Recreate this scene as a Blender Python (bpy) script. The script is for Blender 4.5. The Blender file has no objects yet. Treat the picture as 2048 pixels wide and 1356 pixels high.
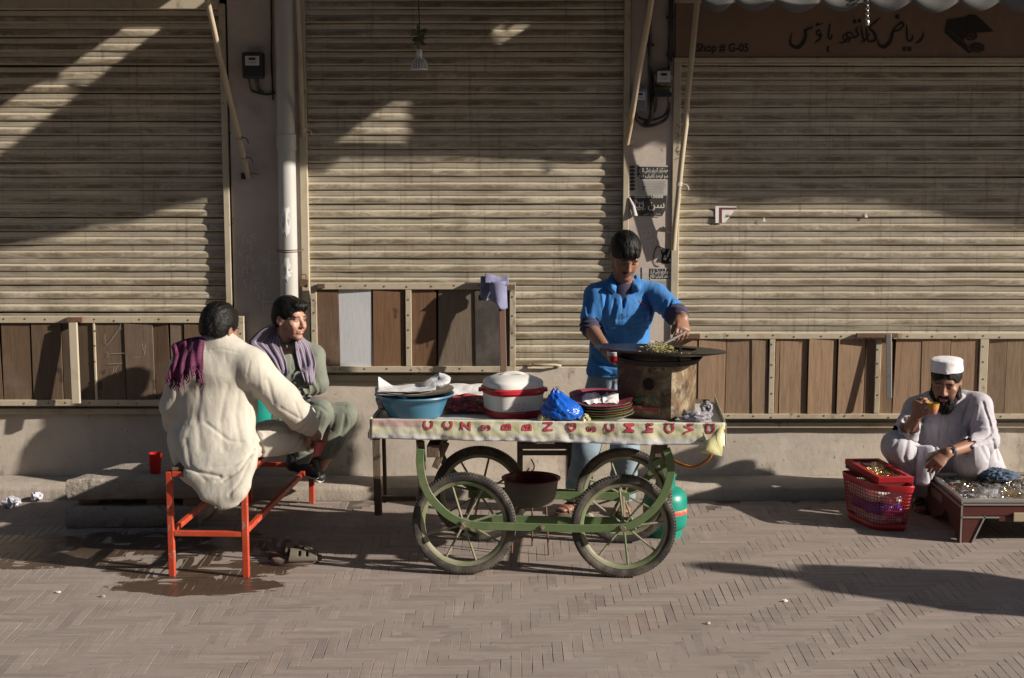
import bpy, bmesh, math, random
import numpy as np
from mathutils import Vector, Matrix, Euler
rnd = random.Random(7)
SC = bpy.context.scene
COL = SC.collection
R = math.radians
# ------------------------------------------------------------------ camera
CAMD, CAMH, TILT, FPX = 9.85, 2.35, R(7.83), 3040.0
cam = bpy.data.cameras.new('camera'); cam_ob = bpy.data.objects.new('camera', cam); COL.objects.link(cam_ob)
cam.sensor_width = 36; cam.lens = FPX * 36 / 2048; cam.clip_start = .1; cam.clip_end = 400
cam_ob.location = (0, -CAMD, CAMH); cam_ob.rotation_euler = (R(90) - TILT, 0, 0)
SC.camera = cam_ob
# ------------------------------------------------------------------ sky, sun, exposure
SUN_AZ, SUN_EL = R(19.0), R(24.0)          # sun: from the right (+x), slightly on the viewer's side of the wall, low
sun_dir = Vector((math.cos(SUN_EL) * math.cos(SUN_AZ), -math.cos(SUN_EL) * math.sin(SUN_AZ), math.sin(SUN_EL)))
world = bpy.data.worlds.new('World'); SC.world = world; world.use_nodes = True
wn = world.node_tree.nodes; wl = world.node_tree.links
sky = wn.new('ShaderNodeTexSky'); sky.sky_type = 'NISHITA'; sky.sun_disc = False
sky.sun_elevation = SUN_EL; sky.sun_rotation = math.atan2(sun_dir.x, sun_dir.y)
sky.air_density = 1.0; sky.dust_density = 1.5; sky.ozone_density = .6
wn['Background'].inputs['Strength'].default_value = 0.052
wl.new(sky.outputs[0], wn['Background'].inputs['Color'])
sun = bpy.data.lights.new('sun', 'SUN'); sun.energy = 5.0; sun.angle = R(.8); sun.color = (1, .905, .785)
sun_ob = bpy.data.objects.new('sun', sun); COL.objects.link(sun_ob)
sun_ob.rotation_euler = sun_dir.to_track_quat('Z', 'Y').to_euler(); sun_ob.location = (8, -6, 8)
SC.view_settings.view_transform = 'Standard'; SC.view_settings.look = 'None'
SC.view_settings.exposure = 0.60; SC.view_settings.gamma = 1
SC.view_settings.use_curve_mapping = False
SC.cycles.max_bounces = 6

# ------------------------------------------------------------------ photograph pixels to places
CT, ST = math.cos(TILT), math.sin(TILT)
def ray(px, py):
    u = (px - 1024) / FPX; v = (678 - py) / FPX
    return Vector((u, CT + v * ST, -ST + v * CT))
def W(px, py, Y):                       # the point of a pixel on the plane y = Y
    d = ray(px, py); t = (Y + CAMD) / d.y
    return Vector((d.x * t, Y, CAMH + d.z * t))
def G(px, py, z=0.0):                   # the point of a pixel on the level z
    d = ray(px, py); t = (z - CAMH) / d.z
    return Vector((d.x * t, -CAMD + d.y * t, z))

# ------------------------------------------------------------------ objects
def link(o, parent=None):
    COL.objects.link(o)
    if parent is not None:
        o.parent = parent
        o.matrix_parent_inverse = wm(parent).inverted()
    return o
def wm(o):
    m = Matrix.LocRotScale(o.location, o.rotation_euler, o.scale)
    return m if o.parent is None else wm(o.parent) @ o.matrix_parent_inverse @ m
def tag(o, label=None, cat=None, group=None, kind=None):
    if label: o['label'] = label
    if cat: o['category'] = cat
    if group: o['group'] = group
    if kind: o['kind'] = kind
    return o
def thing(name, loc, label, cat, group=None):
    o = bpy.data.objects.new(name, None); o.empty_display_size = .1; o.location = loc
    COL.objects.link(o); return tag(o, label, cat, group)
def children(o): return [c for c in bpy.data.objects if c.parent == o]
def copy_tree(o, parent=None, kids=None):
    kids = kids if kids is not None else children
    c = o.copy(); COL.objects.link(c)
    if parent is not None: c.parent = parent
    for ch in kids(o): copy_tree(ch, c, kids)
    return c

def place(me, name, mat, parent=None, smooth=False, bevel=0, angle=40, solid=0, sub=0):
    if mat is not None:
        for m in (mat if isinstance(mat, (list, tuple)) else [mat]): me.materials.append(m)
    if smooth:
        me.polygons.foreach_set('use_smooth', [True] * len(me.polygons))
        if angle < 180 and hasattr(me, 'set_sharp_from_angle'): me.set_sharp_from_angle(angle=R(angle))
    o = bpy.data.objects.new(name, me); link(o, parent)
    if solid:
        m = o.modifiers.new('solid', 'SOLIDIFY'); m.thickness = solid; m.offset = 0
    if sub:
        m = o.modifiers.new('sub', 'SUBSURF'); m.levels = sub; m.render_levels = sub
    if bevel:
        m = o.modifiers.new('bevel', 'BEVEL'); m.width = bevel; m.segments = 2; m.limit_method = 'ANGLE'; m.angle_limit = R(40)
    return o

class MB:                               # collects shapes, links them as one mesh object
    def __init__(s): s.v = []; s.f = []
    def add(s, vs, fs):
        n = len(s.v); s.v += [tuple(p) for p in vs]; s.f += [tuple(i + n for i in f) for f in fs]; return s
    def box(s, c, size, rot=None):
        c = Vector(c); h = Vector(size) / 2
        ps = [Vector((x * h.x, y * h.y, z * h.z)) for x in (-1, 1) for y in (-1, 1) for z in (-1, 1)]
        if rot is not None:
            m = rot if isinstance(rot, Matrix) else Euler(rot).to_matrix()
            ps = [m @ p for p in ps]
        return s.add([c + p for p in ps], [(0, 1, 3, 2), (4, 6, 7, 5), (0, 4, 5, 1), (2, 3, 7, 6), (0, 2, 6, 4), (1, 5, 7, 3)])
    def bar(s, a, b, w, h, up=(0, 0, 1)):
        a = Vector(a); b = Vector(b); d = b - a
        z = d.normalized(); u = Vector(up)
        if abs(z.dot(u)) > .98: u = Vector((1, 0, 0))
        x = z.cross(u).normalized(); y = x.cross(z)
        m = Matrix((x, y, z)).transposed()
        return s.box((a + b) / 2, (w, h, d.length), m)
    def tube(s, pts, r, n=8, caps=True, closed=False):
        pts = [Vector(p) for p in pts]; N = len(pts); vs = []; fs = []
        prev = None
        for i, p in enumerate(pts):
            t = ((pts[(i + 1) % N] if closed else pts[min(i + 1, N - 1)]) - (pts[i - 1] if closed else pts[max(i - 1, 0)])).normalized()
            if prev is None:
                u = Vector((0, 0, 1)) if abs(t.z) < .9 else Vector((1, 0, 0)); x = t.cross(u).normalized()
            else: x = (prev - t * prev.dot(t)).normalized()
            prev = x; y = t.cross(x); rr = r[i] if isinstance(r, (list, tuple)) else r
            for k in range(n):
                a = 2 * math.pi * k / n; vs.append(p + (x * math.cos(a) + y * math.sin(a)) * rr)
        for i in range(N if closed else N - 1):
            j = (i + 1) % N
            for k in range(n):
                k2 = (k + 1) % n; fs.append((i * n + k, i * n + k2, j * n + k2, j * n + k))
        if caps and not closed:
            fs.append(tuple(range(n))[::-1]); fs.append(tuple((N - 1) * n + k for k in range(n)))
        return s.add(vs, fs)
    def lathe(s, prof, n=32, c=(0, 0, 0), mat=None, a0=0, close=False, sx=1, sy=1, wob=None):
        c = Vector(c); vs = []; fs = []; P = len(prof)
        for k in range(n):
            a = a0 + 2 * math.pi * k / n
            for i, (r, z) in enumerate(prof):
                w = wob(a, i) if wob else 1
                p = Vector((r * w * sx * math.cos(a), r * w * sy * math.sin(a), z))
                vs.append(c + (mat @ p if mat is not None else p))
        for k in range(n):
            k2 = (k + 1) % n
            for i in range(P if close else P - 1):
                i2 = (i + 1) % P
                fs.append((k * P + i, k2 * P + i, k2 * P + i2, k * P + i2))
        return s.add(vs, fs)
    def prism(s, poly, off):            # polygon of 3D points, extruded by a vector
        n = len(poly); off = Vector(off); vs = [Vector(p) for p in poly] + [Vector(p) + off for p in poly]
        return s.add(vs, [tuple(range(n)), tuple(range(2 * n - 1, n - 1, -1))] + [(i, i + n, (i + 1) % n + n, (i + 1) % n) for i in range(n)])
    def grid(s, fn, nu, nv):
        vs = [fn(i / nu, j / nv) for j in range(nv + 1) for i in range(nu + 1)]
        return s.add(vs, [(j * (nu + 1) + i, j * (nu + 1) + i + 1, (j + 1) * (nu + 1) + i + 1, (j + 1) * (nu + 1) + i) for j in range(nv) for i in range(nu)])
    def mesh(s, name):
        me = bpy.data.meshes.new(name); me.from_pydata(s.v, [], s.f); me.validate()
        bm = bmesh.new(); bm.from_mesh(me); bmesh.ops.recalc_face_normals(bm, faces=bm.faces); bm.to_mesh(me); bm.free()
        return me
    def build(s, name, mat, parent=None, **k): return place(s.mesh(name), name, mat, parent, **k)

# ------------------------------------------------------------------ materials
class NT:
    def __init__(s, name):
        s.m = bpy.data.materials.new(name); s.m.use_nodes = True
        s.n = s.m.node_tree.nodes; s.l = s.m.node_tree.links; s.b = s.n['Principled BSDF']
        s.pos = s.n.new('ShaderNodeNewGeometry').outputs['Position']
    def L(s, a, b): s.l.new(a, b)
    def inp(s, sock, v):
        if hasattr(v, 'is_linked') or isinstance(v, bpy.types.NodeSocket): s.L(v, sock)
        else: sock.default_value = v
    def math(s, op, a, b=0.0, c=None):
        n = s.n.new('ShaderNodeMath'); n.operation = op; s.inp(n.inputs[0], a); s.inp(n.inputs[1], b)
        if c is not None: s.inp(n.inputs[2], c)
        return n.outputs[0]
    def sep(s, v):
        n = s.n.new('ShaderNodeSeparateXYZ'); s.L(v, n.inputs[0]); return n.outputs
    def vec(s, scale, v=None, loc=(0, 0, 0), rot=(0, 0, 0)):
        n = s.n.new('ShaderNodeMapping'); s.L(v or s.pos, n.inputs[0]); n.inputs['Scale'].default_value = scale
        n.inputs['Location'].default_value = loc; n.inputs['Rotation'].default_value = rot
        return n.outputs[0]
    def noise(s, scale, stretch=(1, 1, 1), detail=4, rough=.6, dist=0, v=None, loc=(0, 0, 0)):
        n = s.n.new('ShaderNodeTexNoise'); s.L(s.vec(stretch, v, loc), n.inputs['Vector'])
        n.inputs['Scale'].default_value = scale; n.inputs['Detail'].default_value = detail
        n.inputs['Roughness'].default_value = rough; n.inputs['Distortion'].default_value = dist
        return n.outputs['Fac']
    def ramp(s, f, lo, hi, a=0.0, b=1.0):
        n = s.n.new('ShaderNodeMapRange'); n.interpolation_type = 'SMOOTHSTEP'; s.L(f, n.inputs[0])
        n.inputs[1].default_value = lo; n.inputs[2].default_value = hi; n.inputs[3].default_value = a; n.inputs[4].default_value = b
        return n.outputs[0]
    def mix(s, f, a, b, mode='MIX'):
        n = s.n.new('ShaderNodeMix'); n.data_type = 'RGBA'; n.blend_type = mode
        s.inp(n.inputs[0], f)
        for sock, v in ((n.inputs[6], a), (n.inputs[7], b)):
            if isinstance(v, (tuple, list)): sock.default_value = (*v[:3], 1)
            else: s.L(v, sock)
        return n.outputs[2]
    def attr(s, name='Col'):
        n = s.n.new('ShaderNodeAttribute'); n.attribute_name = name; return n.outputs['Color']
    def info(s, which):
        return s.n.new('ShaderNodeObjectInfo').outputs[which]
    def bump(s, h, strength=.3, dist=.01):
        n = s.n.new('ShaderNodeBump'); n.inputs['Strength'].default_value = strength; n.inputs['Distance'].default_value = dist
        s.L(h, n.inputs['Height'])
        if s.b.inputs['Normal'].is_linked: s.L(s.b.inputs['Normal'].links[0].from_socket, n.inputs['Normal'])
        s.L(n.outputs[0], s.b.inputs['Normal'])
    def out(s, col, rough=.7, metal=0.0, **k):
        if isinstance(col, (tuple, list)): s.b.inputs['Base Color'].default_value = (*col[:3], 1)
        else: s.L(col, s.b.inputs['Base Color'])
        s.inp(s.b.inputs['Roughness'], rough); s.inp(s.b.inputs['Metallic'], metal)
        for a, v in k.items(): s.b.inputs[a.replace('_', ' ')].default_value = v
        return s.m
def mat(name, col, rough=.6, metal=0.0, layers=(), bump=(), attr=False, objcol=False, **k):
    t = NT(name); c = t.attr() if attr else (t.info('Color') if objcol else col)
    for i, L in enumerate(layers):      # (colour, scale, lo, hi, strength, stretch)
        lc, sc, lo, hi, st = L[:5]; stretch = L[5] if len(L) > 5 else (1, 1, 1)
        f = t.ramp(t.noise(sc, stretch, 6, .65, .2, loc=(i * 3.7, i * 1.9, i * 5.3)), lo, hi, 0, st)
        c = t.mix(f, c, lc)
    for b in bump:                      # (scale, strength, dist, stretch)
        t.bump(t.noise(b[0], b[3] if len(b) > 3 else (1, 1, 1), 5, .6), b[1], b[2])
    return t.out(c, rough, metal, **k)

DUST = (.30, .255, .20); RUST = (.11, .05, .028); GRIME = (.055, .042, .03)
# ================================================================== materials of the place
def shutter_mat():
    t = NT('shutter_paint'); x, y, z = t.sep(t.pos); rn = t.info('Random')
    cv = t.n.new('ShaderNodeCombineXYZ'); t.L(t.math('MULTIPLY', rn, 23.0), cv.inputs[0]); t.L(t.math('MULTIPLY', rn, 9.0), cv.inputs[1])
    va = t.n.new('ShaderNodeVectorMath'); va.operation = 'ADD'; t.L(t.pos, va.inputs[0]); t.L(cv.outputs[0], va.inputs[1]); q = va.outputs[0]   # every slat has its own dirt
    c = t.mix(t.ramp(t.noise(1.6, (1, 1, 1), 3), .35, .7), (.51, .455, .355), (.43, .39, .315))
    c = t.mix(t.ramp(rn, .0, 1.0, 0, .35), c, (.38, .335, .26))
    c = t.mix(t.ramp(t.noise(5, (.25, 1, 2.2), 5, .7, v=q), .50, .72, 0, .5), c, (.27, .22, .155))
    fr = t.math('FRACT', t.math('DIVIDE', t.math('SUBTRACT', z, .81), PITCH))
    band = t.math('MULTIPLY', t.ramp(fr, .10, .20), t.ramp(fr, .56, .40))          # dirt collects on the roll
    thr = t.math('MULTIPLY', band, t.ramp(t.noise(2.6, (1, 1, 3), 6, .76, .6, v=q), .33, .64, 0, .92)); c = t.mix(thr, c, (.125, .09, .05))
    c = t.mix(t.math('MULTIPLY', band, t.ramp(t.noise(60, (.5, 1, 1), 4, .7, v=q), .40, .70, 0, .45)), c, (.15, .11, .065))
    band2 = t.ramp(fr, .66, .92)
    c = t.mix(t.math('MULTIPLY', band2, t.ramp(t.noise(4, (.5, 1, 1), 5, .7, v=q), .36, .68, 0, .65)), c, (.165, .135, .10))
    c = t.mix(t.ramp(t.noise(9, (3.5, 1, .20), 5, .7, loc=(7, 0, 0)), .54, .70, 0, .55), c, (.185, .15, .105))   # runs down over several slats
    c = t.mix(t.ramp(t.noise(2.2, (1, 1, .7), 5, .7, loc=(2, 0, 9)), .56, .74, 0, .5), c, (.20, .17, .13))
    c = t.mix(t.ramp(t.noise(30, (.35, 1, 1), 3, .7, v=q), .64, .74, 0, .5), c, (.60, .57, .50))     # scuffs
    c = t.mix(t.ramp(t.noise(44, (1, 1, 1), 3, .7, v=q), .70, .76, 0, .8), c, (.10, .055, .03))      # rust specks
    t.bump(t.noise(70, (.3, 1, 1), 3), .15, .002); t.bump(t.noise(5, (.6, 1, .3), 3, v=q), .30, .010)
    return t.out(c, t.ramp(t.noise(4), .3, .7, .42, .65))
PITCH = .0885
m_shutter = shutter_mat()
m_frame = mat('cream_metal', (.44, .385, .29), .5, 0, [((.30, .24, .15), 6, .48, .7, .6), (GRIME, 9, .58, .75, .7, (1, 1, .4)), (RUST, 16, .63, .74, .9)], [(60, .2, .003)])
m_plaster = mat('plinth_plaster', (.52, .455, .385), .9, 0, [((.40, .355, .30), 2.2, .38, .66, .85), ((.21, .18, .15), 4, .54, .72, .7, (1, 1, .55)), ((.58, .54, .50), 8, .58, .72, .6), ((.14, .12, .10), 9, .62, .72, .6, (1.6, 1, .5)), (GRIME, 30, .64, .72, .8)], [(40, .35, .004), (8, .2, .01)])
m_pillar = mat('pillar_plaster', (.50, .43, .375), .85, 0, [((.36, .29, .26), 1.8, .42, .7, .8), ((.29, .27, .26), 3.5, .5, .72, .5), ((.13, .10, .085), 18, .66, .74, .7)], [(30, .3, .004)])
m_conc = mat('step_concrete', (.36, .315, .265), .9, 0, [((.25, .215, .18), 3, .4, .7, .8), ((.44, .40, .35), 10, .6, .75, .5), (GRIME, 22, .62, .74, .6)], [(55, .5, .005), (9, .4, .02)])
m_dark = mat('dark_recess', (.03, .026, .022), .9)
m_black = mat('black_plastic', (.022, .022, .024), .45, 0, [(DUST, 14, .5, .75, .35)])
m_pvc = mat('pvc_pipe', (.43, .425, .41), .42, 0, [((.40, .38, .35), 3, .4, .7, .7, (1, 1, .5)), ((.66, .65, .63), 9, .6, .72, .6, (1, 1, .4)), ((.25, .20, .15), 14, .66, .76, .7, (1, 1, .3))], [(20, .15, .003)])
m_bamboo = mat('pole_wood', (.41, .345, .25), .55, 0, [((.30, .21, .11), 6, .45, .7, .6, (1, 1, .4)), (GRIME, 20, .62, .75, .6)], [(30, .2, .003)])
m_rust = mat('rusty_iron', (.13, .075, .05), .75, .2, [((.22, .10, .05), 12, .5, .7, .7), ((.07, .05, .045), 20, .5, .7, .6)], [(40, .4, .004)])
m_white = mat('white_paint', (.72, .71, .69), .5, 0, [((.55, .53, .50), 6, .5, .75, .5)], [(30, .15, .002)])
m_paper = mat('paper', (.74, .72, .70), .8, 0, [((.55, .52, .48), 12, .5, .75, .5)])
m_ink = mat('black_ink', (.018, .017, .017), .6)
m_chalk = mat('chalk', (.60, .58, .57), .9)
m_awning = mat('awning_cloth', (.12, .116, .112), .9, 0, [((.075, .072, .07), 5, .45, .7, .7), ((.19, .185, .18), 9, .6, .75, .5)], [(160, .3, .002)])
m_sign = mat('sign_vinyl', (.22, .145, .10), .55, 0, [((.18, .115, .08), 2, .4, .7, .7), ((.30, .22, .17), 8, .55, .75, .4, (1, 1, .3))])
m_metal = mat('worn_steel', (.45, .44, .43), .35, .9, [(GRIME, 10, .55, .75, .5)])
def wood_mat():
    t = NT('plank_wood'); base = t.info('Color'); rn = t.info('Random')
    v = t.n.new('ShaderNodeCombineXYZ'); t.L(t.math('MULTIPLY', rn, 37.0), v.inputs[0]); t.L(t.math('MULTIPLY', rn, 11.0), v.inputs[2])
    va = t.n.new('ShaderNodeVectorMath'); va.operation = 'ADD'; t.L(t.pos, va.inputs[0]); t.L(v.outputs[0], va.inputs[1])
    p = va.outputs[0]
    g = t.noise(9, (7, 7, .42), 6, .7, .9, v=p)
    c = t.mix(t.ramp(g, .40, .66, 0, .55), base, t.mix(.62, base, (.03, .017, .01)))
    c = t.mix(t.ramp(t.noise(34, (5, 5, .3), 3, .6, .5, v=p), .5, .72, 0, .5), c, t.mix(.5, base, (.02, .012, .008)))
    c = t.mix(t.ramp(t.noise(2.6, (1, 1, 1), 4, .7, v=p), .50, .74, 0, .28), c, (.21, .175, .145))
    c = t.mix(t.ramp(t.noise(7, (1, 1, .8), 2, .5, v=p), .70, .74, 0, .75), c, (.035, .02, .012))
    x, y, z = t.sep(t.pos)
    c = t.mix(t.ramp(t.noise(14, (1, 1, .5), 5, .7, v=p), .66, .75, 0, .7), c, (.03, .02, .015))
    t.bump(g, .25, .004); t.bump(t.noise(60, (5, 5, .25), 3, v=p), .25, .002)
    return t.out(c, .72)
m_wood = wood_mat(); m_wboard = mat('white_board', (.58, .59, .62), .6, 0, [((.47, .48, .51), 5, .45, .7, .6, (1, 1, .4)), ((.36, .34, .33), 16, .64, .74, .6, (2, 1, .5))], [(24, .3, .003, (3, 3, .3))])

# ================================================================== ground
WET = [(120, 1092, .95, .26), (330, 1085, .80, .24), (400, 1135, .50, .26), (390, 1172, .42, .17), (20, 1118, .55, .20), (455, 1098, .40, .18)]
def paving(name, objcol):
    t = NT(name); x, y, z = t.sep(t.pos)
    c = t.info('Color') if objcol else t.attr()
    c = t.mix(t.ramp(t.noise(1.3, (1, 1, 1), 4), .35, .7, 0, .6), c, (.285, .24, .213))
    c = t.mix(t.ramp(t.noise(7, (.16, 1.6, 1), 6, .75, .3), .40, .68, 0, .6), c, (.205, .17, .152))
    c = t.mix(t.ramp(t.noise(2.6, (.5, 1, 1), 6, .75, loc=(5, 5, 0)), .54, .70, 0, .55), c, (.155, .126, .11))
    c = t.mix(t.ramp(t.noise(19, (.12, 1.4, 1), 5, .7, loc=(4, 1, 0)), .52, .70, 0, .55), c, (.335, .29, .262))
    c = t.mix(t.ramp(t.noise(90, (1, 1, 1), 3), .60, .75, 0, .5), c, (.15, .12, .105))
    c = t.mix(t.ramp(t.noise(1.1, (1, 1, 1), 3, loc=(9, 2, 0)), .60, .74, 0, .25), c, (.33, .20, .15))
    wet = None; nz = t.noise(5.5, (.8, 1.6, 1), 6, .72, .5); nz = t.math('MULTIPLY', t.math('SUBTRACT', nz, .5), 2.2)
    for px, py, rx, ry in WET:
        g = G(px, py); a = t.math('DIVIDE', t.math('SUBTRACT', x, g.x), rx); b = t.math('DIVIDE', t.math('SUBTRACT', y, g.y), ry)
        d = t.math('SUBTRACT', 1.0, t.math('SQRT', t.math('ADD', t.math('MULTIPLY', a, a), t.math('MULTIPLY', b, b))))
        wet = d if wet is None else t.math('MAXIMUM', wet, d)
    wet = t.ramp(t.math('ADD', t.math('MULTIPLY', wet, 1.5), nz), -.06, .02)
    c = t.mix(wet, c, t.mix(1.0, c, (.30, .245, .20), 'MULTIPLY'))
    t.bump(t.noise(60, (.4, 1.2, 1), 4), .25, .004)
    dry = t.ramp(t.noise(12), .3, .7, .72, .92)
    r = t.mix(wet, t.mix(0.0, dry, dry), (.30, .30, .30))
    return t.out(c, r)
m_brick = paving('paver_clay', True); m_field = paving('paver_clay_field', False)
def brick_col(r):
    k = r.uniform(.80, 1.15); c = r.choice([(.245, .202, .178), (.235, .195, .174), (.258, .21, .182), (.242, .197, .17), (.215, .178, .16)])
    return tuple(v * k for v in c)
def soil_mat():
    t = NT('joint_dust'); x, y, z = t.sep(t.pos)
    c = t.mix(t.ramp(z, -.0030, -.0004), (.075, .058, .048), (.245, .202, .178))
    c = t.mix(t.ramp(t.noise(7, (.16, 1.6, 1), 6, .75, .3), .40, .68, 0, .6), c, t.mix(.5, c, (.235, .195, .172)))
    c = t.mix(t.ramp(t.noise(26, (1, 1, 1), 5), .60, .72, 0, .6), c, (.09, .07, .055))
    return t.out(c, .95)
BL, BW, NB = .282, .047, 6
me = MB(); S = 40
me.add([(-S, -S, -.02), (S, -S, -.02), (S, S, -.02), (-S, S, -.02)], [(0, 1, 2, 3)])
pavement = me.build('pavement', mat('street_ground', (.26, .215, .19), .9, 0, [((.2, .165, .14), 2, .4, .7, .8)]))
tag(pavement, 'dusty street paving of thin clay bricks laid in a herringbone', 'ground', kind='structure')
dn = random.Random(3)
_ph = [dn.uniform(0, 6.28) for _ in range(12)]
def dust_h(x, y):
    s = sum(math.sin(x * a + y * b + p) for a, b, p in zip((1.7, -2.3, 5.1, 17.7, 13.1, -29.0), (2.1, 3.7, -4.3, 12.9, 31., 18.1), _ph)) / 6
    return min(.0013, -.0002 + .0068 * s)
dj = MB(); dj.grid(lambda u, v: (-4.2 + 8.4 * u, -4.8 + 4.46 * v, dust_h(-4.2 + 8.4 * u, -4.8 + 4.46 * v)), 260, 140)
tag(dj.build('joint_dust', soil_mat(), pavement, smooth=True), kind='stuff')
def brick_geo(r, L, w):
    h = .0015; b = .0012; j = .0005 + r.uniform(0, .0011); hx, hy = L / 2 - j, w / 2 - j
    tz = [h + r.uniform(-.0009, .0007) for _ in range(4)]
    co = [(-hx, -hy), (hx, -hy), (hx, hy), (-hx, hy)]; ci = [(-hx + b, -hy + b), (hx - b, -hy + b), (hx - b, hy - b), (-hx + b, hy - b)]
    v = [(x, y, z) for (x, y), z in zip(ci, tz)] + [(x, y, z - .0012) for (x, y), z in zip(co, tz)] + [(x, y, -.018) for x, y in co]
    f = [(0, 1, 2, 3)] + [(4 + i, 4 + (i + 1) % 4, (i + 1) % 4, i) for i in range(4)] + [(8 + i, 8 + (i + 1) % 4, 4 + (i + 1) % 4, 4 + i) for i in range(4)]
    return v, f
cells = []
x0, y0 = -4.0, -4.75; NX, NY = int(8.0 / BW), int(4.40 / BW)
for iy in range(-NB, NY):
    for ix in range(-NB, NX):
        t_ = (ix - iy) % (2 * NB)
        if t_ == 0: cells.append((x0 + ix * BW + BL / 2, y0 + iy * BW + BW / 2, 0))
        elif (ix - iy) % (2 * NB) == 2 * NB - 1: cells.append((x0 + ix * BW + BW / 2, y0 + iy * BW + BL / 2, 1))
cells = [c for c in cells if c[1] + (BL / 2 if c[2] else BW / 2) < -.345]
def inframe(x, y):
    d = Vector((x, y + CAMD, -CAMH)); dep = d.y * CT - d.z * ST
    return abs(d.x / dep * FPX) < 1000 and 678 - (d.y * ST + d.z * CT) / dep * FPX < 1345
near = sorted([c for c in cells if inframe(c[0], c[1])], key=lambda c: c[1])[:295]; nearset = set(near)
var = []
for i in range(6):
    v, f = brick_geo(rnd, BL, BW); b_ = MB(); b_.add(v, f); m_ = b_.mesh('brick'); m_.materials.append(m_brick); var.append(m_)
for c in near:
    o = bpy.data.objects.new('brick', rnd.choice(var)); o.location = (c[0], c[1], 0)
    o.rotation_euler = (0, 0, R(90) * c[2] + R(rnd.gauss(0, .35)) + (math.pi if rnd.random() < .5 else 0)); o.color = (*brick_col(rnd), 1)
    link(o, pavement)
fb = MB(); cols = []
for c in cells:
    if c in nearset: continue
    v, f = brick_geo(rnd, BL, BW); a = R(90) * c[2] + R(rnd.gauss(0, .35)); ca, sa = math.cos(a), math.sin(a)
    fb.add([(c[0] + x * ca - y * sa, c[1] + x * sa + y * ca, z) for x, y, z in v], f); cols += [(*brick_col(rnd), 1)] * len(v)
me = bpy.data.meshes.new('brick_field'); me.from_pydata(fb.v, [], fb.f)
ca_ = me.color_attributes.new('Col', 'FLOAT_COLOR', 'POINT'); 
_c = [brick for brick in cols]; ca_.data.foreach_set('color', np.array(_c, dtype=np.float32).ravel())
tag(place(me, 'brick_field', m_field, pavement), kind='stuff')

# ================================================================== step along the wall
st = MB(); prof = [(-.335, -.02), (-.335, .055), (-.328, .074), (-.312, .084), (-.02, .088), (-.02, -.02)]
N = 60
for k in range(N + 1):
    x = -6 + 12 * k / N; w = rnd.gauss(0, .003)
    st.v += [(x, y + w + rnd.gauss(0, .002), z + rnd.gauss(0, .0015)) for y, z in prof]
P = len(prof)
st.f += [(k * P + i, (k + 1) * P + i, (k + 1) * P + i + 1, k * P + i + 1) for k in range(N) for i in range(P - 1)]
tag(st.build('kerb_step', m_conc, None, smooth=True), 'low worn concrete step at the foot of the wall', 'step', kind='structure')

# ================================================================== the shop front wall
XL1, XL2, XR2, XR3 = -1.813, -1.367, .754, 1.04        # pillar faces
wall = thing('shop_wall', (0, 0, 0), 'plastered shop front with a grey plinth and two narrow pinkish pillars between shutters', 'wall')
def wb(name, x0, x1, y0, y1, z0, z1, m, par=wall, bev=.006):
    b = MB(); b.box(((x0 + x1) / 2, (y0 + y1) / 2, (z0 + z1) / 2), (x1 - x0, y1 - y0, z1 - z0)); return b.build(name, m, par, bevel=bev)
pb = MB(); pb.grid(lambda u, v: (-6.5 + 13 * u, -.012 + .004 * math.sin(u * 90) * math.sin(v * 9 + u * 31) + rnd.gauss(0, .0008), .07 + .735 * v), 120, 10)
pb.add([(-6.5, -.012, .805), (6.5, -.012, .805), (6.5, .3, .805), (-6.5, .3, .805)], [(0, 1, 2, 3)])
pb.build('plinth', m_plaster, wall, smooth=True)
for a, b in ((XL1, XL2), (XR2, XR3), (-4.6, -4.15), (3.65, 4.1)): wb('pillar', a, b, 0, .3, .805, 4.4, m_pillar)
wb('wall_end', -6.5, -4.6, .003, .3, .805, 4.4, m_pillar); wb('wall_end', 4.1, 6.5, .003, .3, .805, 4.4, m_pillar)
for a, b, z in ((-4.15, XL1, 3.30), (XL2, XR2, 3.38), (XR3, 3.65, 3.20)): wb('lintel', a, b, .02, .3, z, 4.4, m_pillar)
wb('back_wall', -6.5, 6.5, .3, .34, 0, 4.4, m_dark, bev=0)
wb('parapet', -6.5, 6.5, -.02, .3, 4.4, 4.9, m_pillar)

def strokes(lines, Y, w, name, m, parent, to=lambda p: p):
    b = MB()
    for li, ln in enumerate(lines):
        pts = ln if not isinstance(ln, dict) else ln['p']
        q = [to(p) for p in pts]; n = len(q)
        ws = [(p[2] if len(p) > 2 else w) for p in pts]
        vs = []
        for i in range(n):
            a = Vector(q[max(i - 1, 0)]); c = Vector(q[min(i + 1, n - 1)]); d = (c - a); d = Vector((d.x, d.z if len(d) == 3 else d.y)).normalized()
            nx, nz = -d.y, d.x; p = q[i]; yy = Y - .00025 * (li % 7)
            vs += [(p[0] + nx * ws[i] / 2, yy, p[-1] + nz * ws[i] / 2), (p[0] - nx * ws[i] / 2, yy, p[-1] - nz * ws[i] / 2)]
        b.add(vs, [(2 * i, 2 * i + 1, 2 * i + 3, 2 * i + 2) for i in range(n - 1)])
    me = bpy.data.meshes.new(name); me.from_pydata(b.v, [], b.f)
    return place(me, name, m, parent)
def smooth_line(p, n=6):                  # Catmull-Rom through points with widths
    out = []
    for i in range(len(p) - 1):
        a, b, c, d = p[max(i - 1, 0)], p[i], p[i + 1], p[min(i + 2, len(p) - 1)]
        for k in range(n):
            t = k / n
            out.append(tuple(.5 * (2 * b[j] + (c[j] - a[j]) * t + (2 * a[j] - 5 * b[j] + 4 * c[j] - d[j]) * t * t + (3 * b[j] - a[j] - 3 * c[j] + d[j]) * t ** 3) for j in range(len(b))))
    out.append(tuple(p[-1])); return out

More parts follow.
